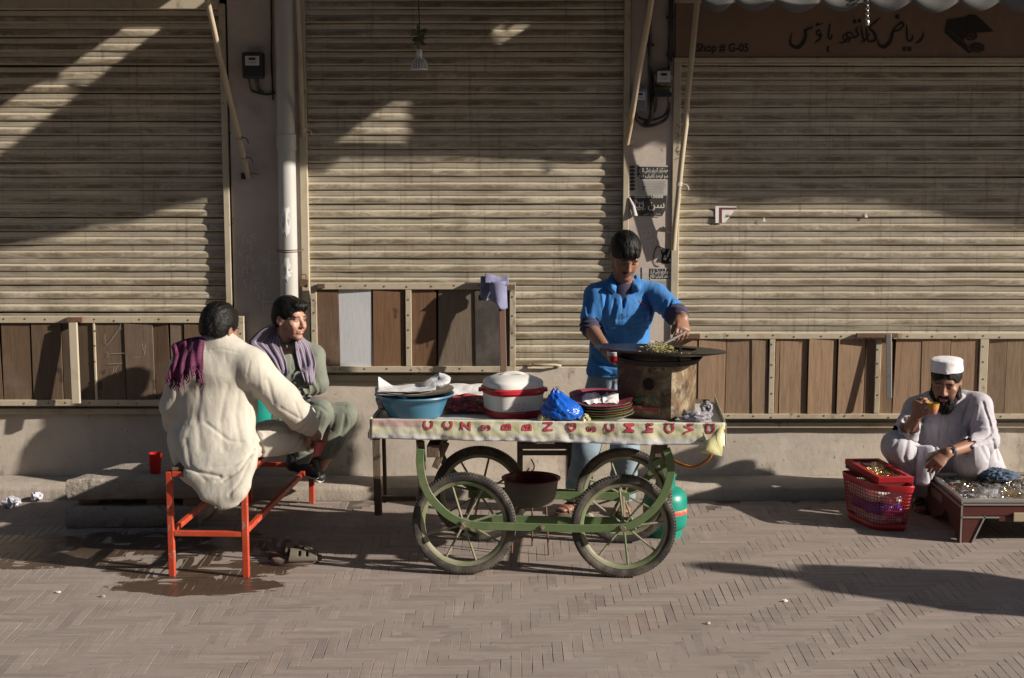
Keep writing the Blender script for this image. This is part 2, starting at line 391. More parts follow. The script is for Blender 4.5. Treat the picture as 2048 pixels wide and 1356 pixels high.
# chalk sums on the pillars
def zc(px, py): p = W(px, py, 0); return (p.x, p.z)
ck = []
def chalk(scale, ox, oy, lines): 
    for l in lines: ck.append(smooth_line([(ox + x / scale, oy + y / scale) for x, y in l], 3))
chalk(6.78, 440, 440, [[(315, 340), (320, 220), (350, 215), (372, 300), (385, 320)], [(385, 270), (400, 310), (425, 280), (420, 420)], [(485, 185), (430, 200), (440, 235), (480, 250), (470, 300)],
    [(270, 400), (250, 450), (280, 485), (300, 450), (270, 445)], [(310, 425), (350, 410)], [(370, 480), (372, 580)], [(420, 470), (395, 510), (440, 530), (420, 555)],
    [(550, 500), (560, 560), (620, 540), (560, 495)], [(655, 410), (660, 750)], [(655, 425), (760, 415)], [(580, 580), (780, 580)], [(480, 610), (435, 630), (465, 655), (440, 690)],
    [(310, 770), (320, 655), (360, 650), (370, 720)], [(380, 810), (330, 820), (325, 850), (355, 865), (340, 920)], [(420, 780), (420, 960)], [(420, 860), (540, 850)],
    [(455, 770), (460, 830)], [(470, 800), (490, 770), (505, 810)], [(540, 770), (550, 820)], [(480, 880), (460, 900), (500, 930), (470, 950), (490, 880)],
    [(600, 930), (585, 1240)], [(545, 1105), (740, 1110)], [(610, 1000), (618, 1040)], [(640, 1005), (640, 1045)], [(690, 990), (665, 1020), (690, 1040)], [(505, 1010), (540, 1040), (510, 1070)], [(630, 1150), (620, 1220)], [(680, 1140), (650, 1190), (690, 1215), (680, 1170)]])
chalk(6.16, 1130, 440, [[(935, 120), (950, 200), (970, 280)], [(975, 130), (1010, 130), (1000, 180), (980, 200), (1030, 205)], [(1075, 90), (1035, 100), (1045, 140), (1070, 150), (1040, 195)],
    [(970, 270), (1110, 240)], [(1000, 290), (990, 400)], [(1030, 290), (1060, 380)], [(1090, 60), (1140, 160), (1180, 90)], [(1110, 170), (1160, 280)], [(1150, 130), (1110, 290)]])
strokes(ck, -.0016, .0052, 'chalk_marks', m_chalk, wall, lambda p: zc(p[0], p[1]))
gm = []
for l in ([(1357, 292), (1352, 300), (1358, 310)], [(1352, 302), (1359, 303)], [(1352, 265), (1358, 272), (1352, 276)], [(1353, 248), (1359, 255)], [(1353, 282), (1358, 288)], [(1350, 318), (1357, 316)], [(462, 448), (466, 444), (465, 452), (462, 448)], [(464, 440), (468, 436)]):
    gm.append(l)
# broken hole with an old switch box on the right pillar
hp = [W(x, y, -.001) for x, y in ((1321, 499), (1332, 497), (1344, 499), (1345, 524), (1336, 528), (1322, 526), (1324, 512))]
hb = MB(); hb.prism(hp, (0, .03, 0)); hb.build('wall_hole', m_dark, wall)
strokes([[(1313, 493), (1320, 494), (1330, 498), (1343, 499)], [(1313, 493), (1308, 505), (1306, 522), (1310, 531), (1318, 534)]], -.0022, .006, 'wall_crack', m_dark, wall, lambda p: zc(p[0], p[1]))
sb = MB()
for c, s in (((1330, 515), (.022, .02, .03)), ((1336, 507), (.012, .02, .05)), ((1340, 520), (.018, .02, .02))):
    p = W(c[0], c[1], -.004); sb.box(p, s, (0, .3, .2))
sb.build('old_switch_box', m_black, wall)
lo = MB(); p = W(1322, 470, -.05); q = [W(1326, 452, -.003), W(1340, 462, -.05), W(1343, 466, -.05), W(1316, 463, -.003)]
lo.prism(q, (0, -.004, .0)); lo.build('bent_tin_flap', m_frame, wall)

# ================================================================== rolling shutters
SL = [(0, -.004), (.0025, .008), (.006, .0165), (.012, .0200), (.021, .0190), (.032, .0195), (.042, .0170), (.050, .0115), (.0525, .0050), (.0555, .0085), (.066, .0105), (.076, .0122), (.0845, .0138), (.0868, .008), (.0885, -.006)]
def slat_mesh(x0, x1):
    b = MB(); P = len(SL); NS = 14
    for k in range(NS + 1):
        x = x0 + (x1 - x0) * k / NS
        wv = [rnd.gauss(0, .0010) + (.004 if rnd.random() < .05 else 0), rnd.gauss(0, .0008)]
        b.v += [(x, .045 - d + wv[0], z + wv[1] * (0 < i < P - 1)) for i, (z, d) in enumerate(SL)]
    b.f += [(k * P + i, (k + 1) * P + i, (k + 1) * P + i + 1, k * P + i + 1) for k in range(NS) for i in range(P - 1)]
    return b.mesh('slat')
def shutter(x0, x1, z0, z1, label, handle=None, guides=(1, 1), lock=True):
    t = thing('rolling_shutter', ((x0 + x1) / 2, 0, z0), label, 'shutter', 'rolling shutters of the shops')
    ms = [slat_mesh(x0 + .002, x1 - .002) for _ in range(7)]
    for m_ in ms:
        m_.materials.append(m_shutter); m_.polygons.foreach_set('use_smooth', [True] * len(m_.polygons))
        m_.set_sharp_from_angle(angle=R(50))
    n = int((z1 - z0) / PITCH) + 1
    for i in range(n):
        o = bpy.data.objects.new('slat', ms[i % 7]); o.location = (rnd.gauss(0, .001), rnd.gauss(0, .0015), z0 + i * PITCH)
        o.rotation_euler = (rnd.gauss(0, .02), rnd.gauss(0, .0008), 0); link(o, t)
    b = MB(); b.box(((x0 + x1) / 2, .028, z0 - .03), (x1 - x0 - .004, .018, .058)); b.build('bottom_rail', m_frame, t, bevel=.003)
    for k, s in enumerate(guides):
        if s:
            a, c = ((x0 - .049, x0 + .001), (x1 - .001, x1 + .039))[k]
            g = MB(); g.box(((a + c) / 2, .010, (z1 + z0) / 2 - .1), (c - a, .05, z1 - z0 + .25)); g.build('guide_rail', m_frame, t, bevel=.004)
    if handle:
        p = handle; h = MB(); h.tube([(p.x - .1, .02, p.z), (p.x - .1, -.02, p.z), (p.x - .07, -.045, p.z + .012), (p.x + .07, -.045, p.z + .012), (p.x + .1, -.02, p.z), (p.x + .1, .02, p.z)], .008, 6)
        h.build('handle', m_frame, t, smooth=True)
    return t
s1 = shutter(-4.10, -1.862, .81, 3.12, 'closed cream shutter at the left, crossed by a slanting strip of sunlight', guides=(1, 1))
s2 = shutter(-1.318, .716, .81, 3.36, 'closed cream shutter in the middle, behind the hanging bulb and the cook', W(1090, 731, 0))
s3 = shutter(1.08, 3.60, .81, 2.76, 'closed cream shutter at the right, below the brown sign, with torn paper on it', guides=(1, 1))
hd = MB(); hd.box((-2.98, -.01, 3.145), (2.24, .08, .075)); hd.build('shutter_hood', m_frame, s1, bevel=.004)
strokes(gm, -.0175, .004, 'pen_marks', m_ink, s3, lambda p: zc(p[0], p[1]))

# ================================================================== folding plank platforms against the shutters
DB, RB, GB, BK, LB, WH = (.125, .076, .044), (.165, .085, .042), (.19, .145, .105), (.040, .034, .031), (.29, .185, .112), (.66, .67, .70)
def plank_panel(name_label, yt, yb, Y, rails, planks, stiles, lip, xa, xb):
    t = thing('folding_platform', W((xa + xb) / 2, yb, Y), name_label, 'wooden platform', 'folded plank platforms in front of the shutters')
    def rect(n, x0, x1, y0, y1, dY, th, m, bev=.003, skew=0, tw=0):
        a = W(x0, y1, Y + dY); b = W(x1, y0, Y + dY); bx = MB(); ym_ = (rails[0] + rails[3]) / 2; a.x = W(x0, ym_, Y + dY).x; b.x = W(x1, ym_, Y + dY).x
        v = [(a.x, Y + dY, a.z), (b.x, Y + dY, a.z), (b.x + skew, Y + dY, b.z), (a.x + skew, Y + dY, b.z)]
        bx.prism([Vector(p) + Vector((0, tw * (i in (0, 3)), 0)) for i, p in enumerate(v)], (0, th, 0)); return bx.build(n, m, t, bevel=bev)
    rect('top_rail', xa, xb, rails[0], rails[1], 0, .035, m_frame); rect('bottom_rail', xa, xb, rails[2], rails[3], 0, .035, m_frame)
    for x0, x1 in stiles: rect('stile', x0, x1, rails[1] + .4, rails[2] - .4, .002, .035, m_frame)
    rect('lip', xa, xb, lip[0], lip[1], .045, .03, m_frame)
    for i, (x0, x1, col) in enumerate(planks):
        o = rect('plank', x0 - .1, x1 + .1, rails[1] - 2, rails[2] + 2, .014 + rnd.uniform(-.002, .004), .02, m_wboard if col == WH else m_wood, .0014, rnd.gauss(0, .0045), rnd.gauss(0, .006)); o.color = (*col, 1)
    bk = rect('backing', xa + 2, xb - 2, rails[1] - 3, rails[2] + 3, .05, .006, m_dark, 0)
    sc = MB()
    n = int((xb - xa) / 46)
    for k in range(n):
        for yy in ((rails[0] + rails[1]) / 2, (rails[2] + rails[3]) / 2):
            p = W(xa + 14 + 46 * k + rnd.uniform(-9, 9), yy + rnd.uniform(-2, 2), Y - .001); sc.lathe([(0, -.0025), (.0045, -.0018), (.006, 0)], 6, p, Matrix.Rotation(R(-90), 3, 'X'))
    for x0, x1 in stiles:
        for k in range(4): 
            p = W((x0 + x1) / 2, rails[1] + 16 + 33 * k + rnd.uniform(-6, 6), Y + .001); sc.lathe([(0, -.0025), (.0045, -.0018), (.006, 0)], 6, p, Matrix.Rotation(R(-90), 3, 'X'))
    tag(sc.build('screws', m_rust, t), kind='stuff'); return t
p1 = plank_panel('dark plank platform at the left below the sunlit strip, folded up with a cream prop', 635, 812, -.09, (633, 646, 800, 812),
    [(-60, 3, DB), (5, 62, DB), (64, 123, (.12, .08, .05)), (125, 187, (.085, .056, .036)), (193, 250, (.125, .085, .055)), (252, 308, (.125, .088, .06)), (310, 341, DB), (342, 368, (.12, .078, .048)), (370, 402, DB), (404, 440, DB), (441, 474, DB)], [(187.5, 192), (474, 489)], (817, 828), -60, 489)
p2 = plank_panel('plank platform in the middle with one white painted board, folded up behind the cart', 568, 745, -.09, (566, 579, 733, 745),
    [(635, 678, (.13, .075, .042)), (679, 745, WH), (746, 809, RB), (824, 872, RB), (876, 950, GB), (951, 1000, BK), (1001, 1018, (.15, .12, .09))], [(622, 634), (811, 823), (1019, 1031)], (750, 761), 622, 1031)
p3 = plank_panel('light brown plank platform at the right, folded up behind the squatting man', 668, 838, -.09, (667, 678, 828, 838),
    [(1350, 1395, LB), (1396, 1450, LB), (1452, 1503, (.27, .175, .11)), (1505, 1537, (.24, .16, .10)), (1550, 1557, LB), (1559, 1614, (.30, .195, .12)), (1616, 1672, (.31, .20, .12)), (1674, 1728, (.28, .18, .11)), (1730, 1749, (.2, .135, .085)), (1762, 1785, (.26, .168, .10)), (1787, 1841, (.29, .185, .112)), (1843, 1899, (.27, .172, .104)), (1901, 1955, (.29, .185, .112)), (1976, 2010, (.22, .15, .095)), (2012, 2060, (.24, .165, .10)), (2062, 2115, LB), (2117, 2170, LB)], [(1538, 1549), (1750, 1761), (1958, 1975)], (845, 856), 1350, 2175)
_cp = [[(210, 668), (214, 690), (240, 655)], [(241, 648), (242, 660)], [(213, 703), (218, 710), (213, 714)], [(222, 707), (252, 706)], [(216, 728), (245, 726)], [(229, 732), (225, 748)], [(237, 730), (231, 742), (238, 746), (234, 752)], [(262, 690), (260, 705)], [(284, 688), (290, 710)], [(291, 690), (290, 706)], [(268, 715), (281, 714)]]
def part_bar(name, par, a, b, w, h, m, up=(0, -1, 0), bev=.003): x = MB(); x.bar(a, b, w, h, up); return x.build(name, m, par, bevel=bev)
strokes([smooth_line(l, 3) for l in _cp], -.0835, .0026, 'chalk_marks', mat('faint_chalk', (.30, .27, .24), .9), p1, lambda p: (lambda w: (w.x, w.z))(W(p[0], p[1], -.083)))
part_bar('prop', p1, W(146, 645, -.125), W(153, 807, -.175), .052, .03, m_frame)
part_bar('hinge', p1, W(133, 639, -.11), W(166, 639, -.11), .03, .03, m_rust)
part_bar('prop', p3, W(1777, 668, -.12), W(1778, 797, -.165), .036, .012, m_metal)
part_bar('hinge', p3, W(1712, 671, -.11), W(1796, 671, -.11), .028, .03, m_rust)
part_bar('hinge', p3, W(1352, 673, -.11), W(1400, 672, -.11), .03, .03, m_rust)
part_bar('hinge', p2, W(634, 572, -.105), W(650, 572, -.105), .03, .02, m_rust)
part_bar('prop', p2, W(1004, 604, -.20), W(1008, 770, -.27), .042, .022, mat('brown_painted_bar', (.17, .10, .075), .6, 0, [(GRIME, 9, .5, .72, .6)]))
part_bar('hinge', p2, W(1004, 575, -.12), W(1030, 575, -.11), .035, .03, m_rust)
for q in (150, 158): pass
lk = MB(); p = W(608, 566, -.06); lk.box(p, (.05, .03, .05), (0, .2, 0)); lk.tube([p + Vector((-.016, 0, .02)), p + Vector((-.014, 0, .055)), p + Vector((.014, 0, .055)), p + Vector((.016, 0, .02))], .005, 6)
tag(lk.build('padlock', m_rust, None, bevel=.004), 'old brass padlock hanging beside the white pipe', 'padlock')

# ================================================================== pipe, meters, cables
pt = thing('drain_pipe', W(574, 900, -.075), 'pale grey drain pipe running down the left pillar', 'pipe')
b = MB(); top = W(560, -60, -.075); bot = W(576, 600, -.075); xm = -1.44
b.tube([(xm, -.075, 4.2), (xm, -.075, 1.42), (xm, -.075, .62)], .058, 24); b.build('pipe_length', m_pvc, pt, smooth=True)
for y_ in (503,):
    p = W(574, y_, -.075); b = MB()
    for dz in (0, .012): b.lathe([(.060, -.003), (.062, 0), (.060, .003)], 24, (xm, -.075, p.z + dz))
    b.tube([(xm - .06, -.07, p.z), (xm - .085, -.01, p.z)], .004, 6); b.tube([(xm + .06, -.07, p.z), (xm + .09, -.01, p.z + .01)], .004, 6); b.build('pipe_clamp', m_rust, pt, smooth=True)
b = MB(); p = W(572, 285, -.075); b.lathe([(.0585, -.05), (.064, -.045), (.064, .05), (.0585, .055)], 24, (xm, -.075, p.z)); b.build('pipe_socket', m_pvc, pt, smooth=True)
pp = MB(); rr = random.Random(5)
for cx, cy, rx, ry in ((571, 440, 10, 30), (574, 540, 10, 22)):
    n = 22; ring = []
    for k in range(n):
        a = 2 * math.pi * k / n; w = 1 + rr.uniform(-.25, .2); p = W(cx + rx * w * math.cos(a), cy + ry * w * math.sin(a), -.13)
        ang = math.asin(max(-.95, min(.95, (p.x - xm) / .0588))); ring.append((xm + .0592 * math.sin(ang), -.075 - .0592 * math.cos(ang), p.z))
    c0 = W(cx, cy, -.13); ring.append((xm - .004, -.075 - .0592, c0.z))
    pp.add(ring, [(k, (k + 1) % n, n) for k in range(n)])
pp.build('paint_patches', m_white, pt)
def cable(pts, r, par, name='cable', m=None): b = MB(); b.tube(smooth_line([tuple(p) for p in pts], 5), r, 6); return b.build(name, m or m_black, par, smooth=True)
m_dial = mat('meter_dial', (.50, .51, .50), .35); m_glass = mat('meter_cover', (.10, .085, .06), .25)
def meter(c, w, h, d, label, body, dial, style):
    t = thing('electric_meter', c + Vector((0, .05, 0)), label, 'electric meter', 'electric meters on the pillars')
    y = c.y
    b = MB(); 
    if style == 1: b.lathe([(.0, -d), (w * .40, -d), (w * .49, -d * .8), (w * .5, 0)], 20, c + Vector((0, .05, h * .16)), Matrix.Rotation(R(90), 3, 'X') @ Matrix.Scale(-1, 3, (0, 0, 1)), sy=.95); b.box(c + Vector((0, .025, -h * .3)), (w * .9, .05, h * .35))
    else: b.box(c, (w, d, h))
    b.build('case', body, t, bevel=.012, smooth=style == 1)
    ft = y - d / 2 - .002 if style != 1 else y + .05 - d - .002
    b = MB(); b.box((c.x, ft, c.z + h * .17), (w * .66, .004, h * .36)); b.build('dial', dial, t, bevel=.001)
    b = MB(); b.box((c.x, ft - .003, c.z + h * .24), (w * .32, .003, h * .09))
    for k in range(5): b.box((c.x - w * .16 + k * w * .08, ft - .003, c.z + h * .10), (w * .03, .003, h * .03))
    b.build('counter', m_ink, t)
    b = MB(); b.box((c.x, y, c.z - h * .42), (w * .86, d * .9, h * .14)); b.build('terminal_cover', m_black, t, bevel=.004); return t
c = W(507, 131, -.055); mt = meter(c, .135, .165, .085, 'dark electric meter on the left pillar beside the pale pipe', m_black, m_dial, 0)
for dx, l in ((-.03, .10), (.012, .09), (.022, .1)): cable([c + Vector((dx, 0, -.08)), c + Vector((dx + .005, .02, -.08 - l * .6)), c + Vector((dx + .02, .03, -.16)), c + Vector((.07, .03, -.18)), c + Vector((.13, .03, -.17))], .008, mt)
c = W(1326, 164, -.055); mt2 = meter(c, .125, .19, .10, 'round-cornered electric meter with a yellowed cover on the right pillar', m_glass, m_dial, 1)
for dx in (-.04, .035): cable([c + Vector((dx, 0, -.09)), c + Vector((dx, .02, -.16)), c + Vector((dx - .03, .03, -.215)), c + Vector((-.10, .03, -.24)), c + Vector((-.17, .03, -.20)), c + Vector((-.18, .02, -.12))], .008, mt2)
c = W(1280, 200, -.05); mt3 = meter(c, .085, .15, .06, 'small grey electric meter half behind the slanting pole on the right pillar', mat('grey_plastic', (.16, .16, .18), .5), mat('meter_label', (.42, .47, .56), .5), 0)
cd = thing('cable_conduit', W(1300, 60, -.02), 'dark cable conduits running down the right pillar to the meters', 'cables')
cable([W(1300, -80, -.03), W(1299, 60, -.03), W(1300, 130, -.03), W(1304, 200, -.03), W(1300, 238, -.03), W(1286, 250, -.03)], .016, cd, 'conduit')
cable([W(1342, -80, -.03), W(1341, 60, -.03), W(1339, 142, -.03)], .016, cd, 'conduit')
cable([W(1272, 226, -.04), W(1274, 240, -.04), W(1290, 252, -.04), W(1320, 246, -.04), W(1336, 232, -.03), W(1341, 205, -.03)], .012, cd, 'conduit')
b = MB()
for x, y in ((1340, 35), (1340, 110), (1300, 90)): b.box(W(x, y, -.03), (.05, .03, .018))
b.build('clip', m_black, cd)
cd = thing('thin_cable', W(541, 60, -.01), 'thin black cable beside the pale drain pipe', 'cable')
cable([W(541, -60, -.012), W(543, 60, -.012), W(543, 116, -.012), W(546, 200, -.012)], .006, cd, 'wire')

# ================================================================== awning poles and awnings
def pole(a, b, r, label, tie=None, knots=()):
    t = thing('awning_pole', b, label, 'pole', 'poles holding the awnings')
    x = MB(); a, b = Vector(a), Vector(b); n = 10; x.tube([a.lerp(b, k / n) + Vector((rnd.gauss(0, .0015), 0, rnd.gauss(0, .0015))) for k in range(n + 1)], r, 10); x.build('pole_shaft', m_bamboo, t, smooth=True)
    for k in knots:
        p = a.lerp(b, k); x = MB()
        for j in range(3): x.lathe([(r * .95, -.004), (r * 1.25, 0), (r * .95, .004)], 10, p + Vector((0, 0, .008 * j)))
        x.tube(smooth_line([tuple(p + Vector((.02, -.01, .01))), tuple(p + Vector((.05, -.02, .0))), tuple(p + Vector((.06, -.02, -.03)))], 4), .003, 5); x.build('tie_cord', tie or m_chalk, t, smooth=True)
    return t
pole(W(398, -70, -.82), W(497, 356, -.03), .017, 'slanting bamboo pole left of the dark electric meter', m_black, (.80, .9))
pole(W(592, -80, -.5), W(607, 272, -.04), .014, 'thin upright pole close beside the pale drain pipe', m_chalk, (.97,))
pole(W(1316, -75, -.75), W(1253, 288, -.04), .019, 'slanting bamboo pole crossing the small grey meter', None, ())
pole(W(1396, -12, -.22), W(1346, 500, -.04), .018, 'long slanting pole at the left edge of the brown shop sign', m_chalk, (.74,))
b = MB(); b.box(W(1262, 284, -.006), (.045, .012, .035)); tag(b.build('pole_bracket', m_frame, None, bevel=.002), 'small cream bracket plate at the foot of the bamboo pole on the right pillar', 'bracket')
b = MB(); p = W(490, 352, -.012); b.box(p, (.05, .02, .04)); b.tube([p + Vector((-.01, -.01, 0)), p + Vector((.05, -.03, .02)), p + Vector((.09, -.02, .01))], .003, 5); tag(b.build('pole_bracket', m_black, None, bevel=.002), 'dark wall hook at the foot of the bamboo pole on the left pillar', 'bracket')

from mathutils.geometry import tessellate_polygon
def slope(wx, wz):                     # point of a sloping awning whose shadow falls on the wall at (wx, wz)
    p = (3.66 - wz) / 1.9; k = 1 / math.tan(SUN_AZ); e = math.tan(SUN_EL) / math.sin(SUN_AZ)
    p = (3.66 - wz - .035 * e) / (e + .44); return Vector((wx + (p + .035) * k, -p, wz + e * (p + .035)))
def sheet(polys, label, name='awning'):
    t = thing(name, (0, 0, 3.6), label, 'awning', 'awnings above the shutters')
    b = MB()
    for poly in polys: b.add([slope(x, z) for x, z in poly], tessellate_polygon([[Vector((x, z, 0)) for x, z in poly]]))
    me = b.mesh('cloth')
    place(me, 'cloth', m_awning, t, solid=.006); return t
def zz(px, py): p = W(px, py, .035); return (p.x, p.z)
jag = lambda pts, a=.012: [(x + rnd.gauss(0, a), z + rnd.gauss(0, a)) for x, z in pts]
sheet([[(-1.60, 3.62), zz(270, 40), zz(232, 66), zz(190, 95), zz(150, 124), zz(117, 148), zz(112, 166), zz(80, 166), zz(48, 181), zz(0, 214), (-4.4, 1.75), (-7, 1.4), (-7, 3.62)]], 'grey awning over the left shutter')
sheet([[(-1.47, 3.62), zz(345, 38), zz(238, 122), zz(120, 216), zz(0, 309), (-4.6, 1.30), zz(0, 500), zz(100, 478), zz(180, 456), zz(256, 448), zz(330, 420), zz(450, 392), (-1.5, 2.04), zz(655, 345), zz(668, 320), zz(800, 322), zz(1010, 318), zz(1120, 312), zz(1120, 300), zz(830, 300), zz(804, 285), zz(672, 284), zz(738, 232), zz(804, 190), zz(880, 190), zz(960, 130), zz(1000, 84), zz(975, 70), zz(1000, 48), zz(1012, 66), zz(1024, 50), zz(1052, 50), zz(1064, 66), zz(1076, 50), zz(1108, 52), zz(1120, 72), (.66, 3.06), (1.05, 3.40), (1.05, 3.62)]], 'grey awning over the middle shutter')
sheet([[(1.10, 3.62), zz(1362, 400), zz(1400, 408), zz(1500, 412), zz(1600, 404), zz(1750, 410), zz(1900, 440), zz(2048, 460), (4.2, 1.75), (7, 1.7), (7, 3.62)]], 'long grey awning out of view at the right, added to shade the right shutter')  # unseen extra awning, outlined by the shadow edge it throws on the right shutter
a3 = thing('awning', (2.4, -.60, 3.4), 'grey awning with a scalloped edge above the brown shop sign', 'awning', 'awnings above the shutters')
cus = [1.13] + [W(x, 8, -.60).x for x in (1467, 1550, 1639, 1728, 1822, 1914, 2001)]; cus += [cus[-1] + .27 * k for k in range(1, 6)]
zb = W(1500, 24, -.60).z; zt = 3.40
def val(u, v):
    x = cus[0] + (cus[-1] - cus[0]) * u; k = max(i for i in range(len(cus)) if cus[i] <= x + 1e-6); k = min(k, len(cus) - 2)
    f = (x - cus[k]) / (cus[k + 1] - cus[k]); lo = zb + .062 * (1 - math.sin(math.pi * min(1, max(0, f))) ** .9) + .006 * math.sin(k * 2.3)
    return (x, -.60 + .006 * math.sin(x * 23) * (1 - v) + .008 * math.sin(x * 7), lo + (zt - lo) * v)
b = MB(); b.grid(val, 240, 6); b.build('scalloped_edge', m_awning, a3, smooth=True, solid=.004, angle=180)
b = MB(); b.grid(lambda u, v: (1.13 + 3.9 * u, -.60 * (1 - v), 3.40 + .24 * v - .03 * math.sin(math.pi * v) * (1 + .5 * math.sin(u * 40))), 60, 8); b.build('cloth', m_awning, a3, smooth=True, solid=.004, angle=180)
b = MB(); b.tube([(1.10, -.60, 3.41), (5.05, -.60, 3.41)], .018, 8); b.build('front_bar', m_bamboo, a3, smooth=True)

# ================================================================== shop sign
sg = thing('shop_sign', (2.3, -.05, 2.8), 'brown shop sign with black Urdu lettering and a cloth roll emblem', 'sign')
sx0 = W(1352, 60, -.05).x; z0 = W(1500, 116, -.05).z; z1 = 3.16
b = MB(); b.box(((sx0 + 3.62) / 2, -.01, (z0 + z1) / 2), (3.62 - sx0, .08, z1 - z0)); b.build('panel', m_sign, sg)
for za in (z0 - .012, z1): b = MB(); b.box(((sx0 + 3.62) / 2, -.012, za), (3.62 - sx0 + .02, .10, .028)); b.build('frame_bar', m_frame, sg, bevel=.003)
def text(body, p, h, m, parent, Y, align='LEFT', name='lettering', off=0, rot=0, ex=.0006):
    c = bpy.data.curves.new(name, 'FONT'); c.body = body; c.size = h / .7; c.align_x = align; c.offset = off; c.extrude = ex; c.resolution_u = 3
    c.materials.append(m); o = bpy.data.objects.new(name, c); o.location = (p[0], Y, p[-1]); o.rotation_euler = (R(90), rot, 0); 
    bpy.context.view_layer.update()
    me = bpy.data.meshes.new_from_object(o.evaluated_get(bpy.context.evaluated_depsgraph_get()))
    n = bpy.data.objects.new(name, me); n.location = o.location; n.rotation_euler = o.rotation_euler; bpy.data.objects.remove(o); bpy.data.curves.remove(c)
    return link(n, parent)
SY = -.0515
p = W(1392, 103, SY); q = W(1497, 103, SY); tx = text('Shop # G-05', p, .050, m_ink, sg, SY, off=.0022)
bpy.context.view_layer.update(); k = (q.x - p.x) / max(tx.dimensions.x, .01); tx.scale = (k, 1, 1)
U = 2.977; us = lambda p: (lambda w: (w.x, w.z))(W(1360 + p[0] / U, p[1] / U, SY))
def U_(pts): return smooth_line([(x, y, w / U / 300) for x, y, w in pts], 5)
ur = [[(1447, 190, 4), (1446, 215, 12), (1428, 243, 15), (1398, 259, 4)],
      [(1348, 148, 7), (1350, 180, 11), (1352, 222, 12), (1356, 240, 8)], [(1382, 205, 4), (1384, 228, 13), (1368, 243, 15), (1350, 240, 6)],
      [(1325, 291, 22), (1343, 291, 24), (1344, 291, 4)], [(1353, 292, 22), (1375, 292, 24), (1376, 292, 4)],
      [(1262, 190, 5), (1285, 160, 9), (1318, 135, 14), (1330, 152, 12), (1305, 178, 9), (1270, 188, 12), (1262, 210, 18), (1248, 250, 22), (1212, 280, 20), (1182, 262, 12), (1180, 232, 5)],
      [(1281, 99, 22), (1303, 99, 26), (1304, 99, 4)],
      [(1196, 100, 3), (1165, 128, 12), (1128, 165, 9), (1150, 190, 15), (1166, 225, 18), (1148, 245, 14), (1118, 246, 8)], [(1110, 160, 6), (1112, 200, 12), (1118, 246, 9)],
      [(1075, 150, 5), (1082, 190, 12), (1092, 235, 12), (1100, 250, 8)], [(1130, 200, 5), (1105, 235, 10), (1078, 252, 9)],
      [(1062, 155, 4), (1048, 180, 12), (1062, 205, 13), (1040, 222, 10), (1000, 228, 12), (972, 252, 10), (945, 254, 5)], [(1040, 220, 6), (1015, 195, 9), (990, 205, 12), (1010, 240, 8), (985, 250, 6), (970, 220, 7), (985, 205, 5)],
      [(1030, 128, 20), (1048, 128, 22), (1049, 128, 4)], [(1058, 124, 20), (1076, 124, 22), (1077, 124, 4)],
      [(892, 140, 6), (887, 180, 12), (882, 215, 11), (895, 232, 13), (905, 215, 9), (898, 205, 6)], [(878, 290, 4), (884, 275, 8), (878, 300, 12), (890, 312, 5)],
      [(838, 190, 4), (824, 180, 11), (812, 198, 10), (826, 212, 9), (838, 200, 13), (832, 232, 14), (800, 257, 4)], [(808, 152, 4), (822, 140, 9), (815, 152, 7), (850, 138, 4)],
      [(790, 152, 4), (778, 172, 10), (762, 165, 8), (756, 182, 10), (742, 178, 9), (748, 205, 17), (735, 250, 22), (700, 282, 22), (664, 268, 16), (656, 240, 12), (668, 190, 4)]]
strokes([U_(l) for l in ur], SY - .0005, .01, 'urdu_lettering', m_ink, sg, us)
ic = MB()
for k, poly in enumerate(([(1578, 160), (1590, 115), (1700, 100), (1720, 86), (1760, 88), (1800, 120), (1868, 188), (1760, 195), (1735, 185), (1690, 190)], [(1578, 160), (1690, 190), (1690, 240), (1740, 310), (1720, 318), (1640, 255), (1576, 195)])):
    ic.add([(us(p)[0], SY - .0006 - .0005 * k, us(p)[1]) for p in poly], [tuple(range(len(poly)))])
for cx, cy, rx, ry in ((1765, 285, 48, 30), (1728, 212, 42, 30)):
    ic.add([(us((cx + rx * math.cos(a), cy + ry * math.sin(a)))[0], SY - .002 - (cy > 250) * .001, us((cx + rx * math.cos(a), cy + ry * math.sin(a)))[1]) for a in [i * math.pi / 12 for i in range(24)]], [tuple(range(24))])
me = bpy.data.meshes.new('cloth_roll_emblem'); me.from_pydata(ic.v, [], ic.f); place(me, 'cloth_roll_emblem', m_ink, sg)
sp = [[(1765 + (10 + 6 * i * .3) * (1 + i * .055) * math.cos(i * .7) * .9, 287 + (7 + i * 1.2) * math.sin(i * .7), .0025) for i in range(16)], [(1728 + (8 + i * 1.9) * math.cos(i * .7), 214 + (6 + i * 1.2) * math.sin(i * .7), .0025) for i in range(14)], [(1590, 170, .002), (1700, 260, .002), (1735, 300, .002)]]
strokes(sp, SY - .0045, .002, 'emblem_lines', mat('emblem_line', (.20, .13, .09), .6), sg, us)

